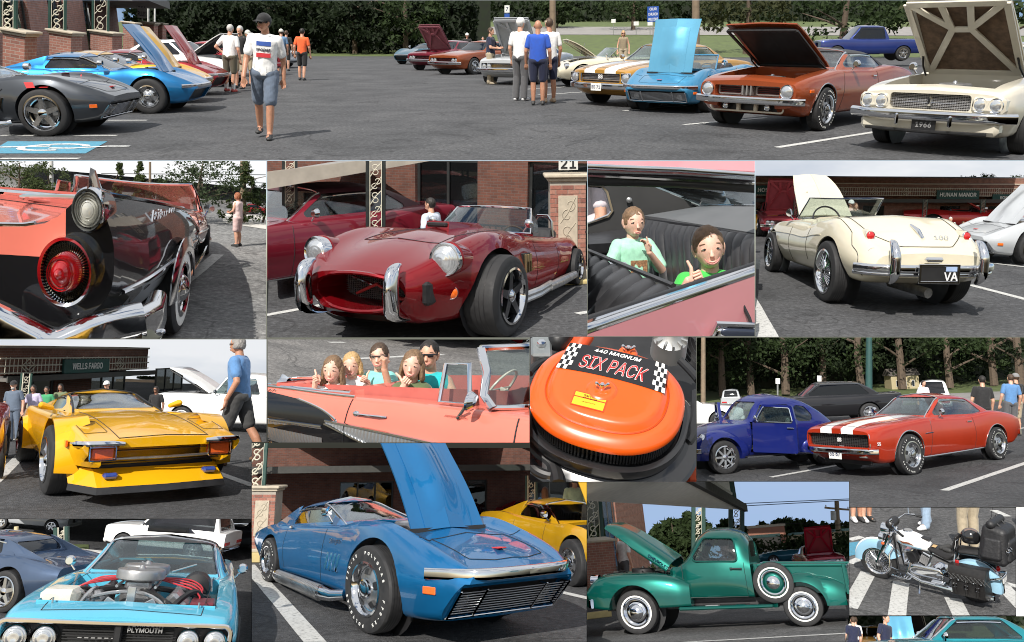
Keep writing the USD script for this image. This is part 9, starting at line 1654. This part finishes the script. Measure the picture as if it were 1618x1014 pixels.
solo(cL, 'hedge', leaves(random.Random(1), 5000, (0, 0, .6), (10, .8, .7), .16, clumps=120, seed=8), leaf('leaf_green', (.05, .085, .025)), 'clipped hedge along the far side of the lot', 'hedge', smooth=0, pos=cL.at(1270, 888)); solo(cL, 'kerb', box(-1.2, .6, 0, .25, 0, .14, .01), m25(), 'yellow kerb under the pickup nose', 'kerb', pos=cL.at(935, 978), yaw=.5)
# --- touring motorcycle
ground(cM, 3, 40, mt=asphalt('asphalt_pale2', (.085, .085, .086)))
p_, q_ = cM.at(1392, 912), cM.at(1545, 950); d_ = p_ - q_; yw = atan2(d_[1], d_[0]); mc = (p_ + q_) / 2; msz = np.linalg.norm(d_[:2]) / 1.62
motorcycle(cM, 'white and powder blue touring motorcycle with leather saddlebags', mc, yw, size=msz)
def on(x, y, z): c, s = cos(yw), sin(yw); return mc + A([c * x - s * y, s * x + c * y, z]) * msz
lth = plain('bag_black', (.016, .016, .018), .55, 0, 0, .2, 14, .2)
t = Thing(cM, 'luggage_bag', 'tall black travel bag strapped behind the seat', 'bag', on(-1.12, .10, .78), yw, size=msz); t.add('bag_body', hull(((.12, .22, .1), .08), ((.12, -.22, .1), .08), ((-.16, .24, .08), .08), ((-.16, -.24, .08), .08), ((.05, .2, .56), .09), ((.05, -.2, .56), .09), ((-.14, .2, .52), .1), ((-.14, -.2, .52), .1), k=2), lth); t.add('front_pocket', hull(((-.22, .17, .12), .07), ((-.22, -.17, .12), .07), ((-.22, .15, .36), .06), ((-.22, -.15, .36), .06), k=2), lth); t.add('side_pocket', hull(((.08, .30, .15), .06), ((-.12, .30, .15), .06), ((.05, .28, .40), .05), ((-.12, .28, .4), .05), k=2), lth); t.add('top_roll', hull(((0, .26, .66), .07), ((0, -.26, .66), .07), k=2), lth)
for y in (-.12, .14): t.add('strap', tube([(.14, y, .05), (.16, y, .5), (.02, y, .74), (-.2, y, .55), (-.3, y, .2)], .014, 5), black())
for y in (.0, .2): t.add('ring', tube([(-.27 + .03 * cos(a), .22 + y * .5, .3 + .03 * sin(a)) for a in np.linspace(0, 2 * PI, 11)[:-1]], .006, 5, True), chrome())
t.done()
t = Thing(cM, 'helmet', 'black and bronze motorcycle helmet resting on the rear seat', 'helmet', on(-.72, .04, .95), yw + .4, size=msz * 1.05); sh_ = MF.sphere(1, 36).scale((.15, .125, .14)).translate((0, 0, .13)) - mbox(-1, 1, -1, 1, -1, .03) - mbox(.05, 1, -.08, .08, .06, .14); t.add('shell', tri(sh_), plain('helmet_black', (.012, .012, .013), .15, 0, 1.)); t.add('side_flash', tri((MF.sphere(1, 36).scale((.152, .127, .142)).translate((0, 0, .13)) ^ mbox(-.09, .09, .02, .06, .10, 1))), m64()); t.add('side_flash', tri((MF.sphere(1, 36).scale((.152, .127, .142)).translate((0, 0, .13)) ^ mbox(-.09, .09, -.06, -.02, .10, 1))), m64()); t.add('lining', ball((.02, 0, .1), (.11, .1, .09), 2), plain('lining_grey', (.05, .05, .055), .9)); t.done()
for a, b, w, lb in (((1342, 960), (1372, 905), .2, 'white line at the lower left corner'), ((1416, 985), (1424, 920), .2, 'white line running under the engine'), ((1525, 985), (1505, 945), .2, 'white line under the saddlebag'), ((1640, 985), (1560, 900), .2, 'white line at the lower right'), ((1585, 921), (1625, 931), .14, 'short white line at the right edge'), ((1570, 806), (1592, 816), .14, 'white bay line at top right'), ((1342, 853), (1362, 848), .12, 'white edge of the blue square'), ((1342, 890), (1366, 879), .12, 'white edge below the blue square')): strip_(cM, a, b, w, label=lb)
q = [cM.at(*v, .004) for v in ((1335, 880), (1385, 868), (1385, 852), (1335, 858))]; solo(cM, 'blue_bay_marking', sheet(A([[q[0], q[3]], [q[1], q[2]]])), m61(), 'blue painted disabled bay behind the front wheel', 'ground marking', smooth=0)
PP(cM, 1462, 834, 150, 'walker in pale jeans and white shoes at the top', 200, top=WHITE, legs=('pale_denim_cloth', (.28, .38, .5)), shorts=False, shoe=(.7, .7, .7), stride=.3); PP(cM, 1530, 868, 168, 'man in white tee and khaki trousers behind the helmet', 100, top=WHITE, legs=KHAKI, shorts=False, sk='tan_skin', fat=1.2); PP(cM, 1356, 823, 140, 'person in white shorts at the top left', -90, legs=WHITE, shoe=(.6, .6, .6)); PP(cM, 1366, 822, 140, 'person in khaki shorts beside the white shorts', -80, top=C44, legs=KHAKI, sk='tan_skin')
for i, (px, col, yw_) in enumerate(((1384, C1, 90), (1432, C2, 80), (1480, C19, -90), (1508, C19, -90), (1556, C17, -85), (1597, C2, -95))): p = cM.at(px, 806); muscle(cM, ('white car at the top left edge', 'silver car left of the pale jeans', 'black car nose right of the pale jeans', 'black car nose left of the khaki man', 'dark red car nose at the top right', 'silver car nose at the top right corner')[i], p + A([0, 2.2, 0]), rad(yw_), col, **{**SED, 'fine': 0})
solo(cW, 'backing_board', box(0, 40, 14, 14.1, -40, 40), plain('board_white', (.86, .86, .86), .9), 'plain white mount board beside the motorcycle', 'board', smooth=0)
# --- teal saloon strip along the bottom
ground(cN, 3, 70, x=60)
muscle(cN, 'teal two-door saloon with white side stripe, cut by the lower edge', cN.atd(1507, 1004, 22) * A([1, 1, 0]), rad(171), ('teal', (.01, .20, .24)), L=5.0, W=1.9, wb=2.9, fo=.9, H=1.42, belt=.95, strips=[([(-1.6, 2.5), (1.9, 2.5)], .02)], flake=.3, size=1.15)
PD(cN, 1348, 980, 30, 1.75, 'man in navy shirt at the far left of the strip', 90, top=NAVY, legs=NAVY); PD(cN, 1351, 979, 34, 1.75, 'man in white tee at the left of the strip', 90, top=WHITE, legs=NAVY); PD(cN, 1399, 976, 25, 1.75, 'man in navy tee standing before the light blue hood', -60, top=NAVY, legs=KHAKI)
vette(cN, 'light blue sports car with its hood tilted up in the strip', cN.atd(1418, 1000, 33) * A([1, 1, 0]), rad(-110), C36, hood=1.2, fine=False, tyre='plain', hoodcol=C37); muscle(cN, 'gold coupe behind the navy tee', cN.atd(1380, 1000, 36) * A([1, 1, 0]), rad(-130), C35, fine=0); healey(cN, 'cream roadster at the far left of the strip', cN.atd(1350, 1000, 42) * A([1, 1, 0]), rad(-120), hood=.8)
muscle(cN, 'white coupe with hood up behind the teal bonnet', cN.atd(1444, 1000, 38) * A([1, 1, 0]), rad(-120), C38, hood=1.0, fine=0)
wood(cN, 18, 70, 72, 0, 9, 6000, .3, 51, label='dark wood behind the teal car', dep=2); p = cN.atd(1370, 990, 60); solo(cN, 'grass_bank', sheet(A([[(0, 60, .0), (0, 71, 1.2)], [(60, 60, 0), (60, 71, 1.2)]]), flipn=True), _gr, kind='structure', smooth=0)
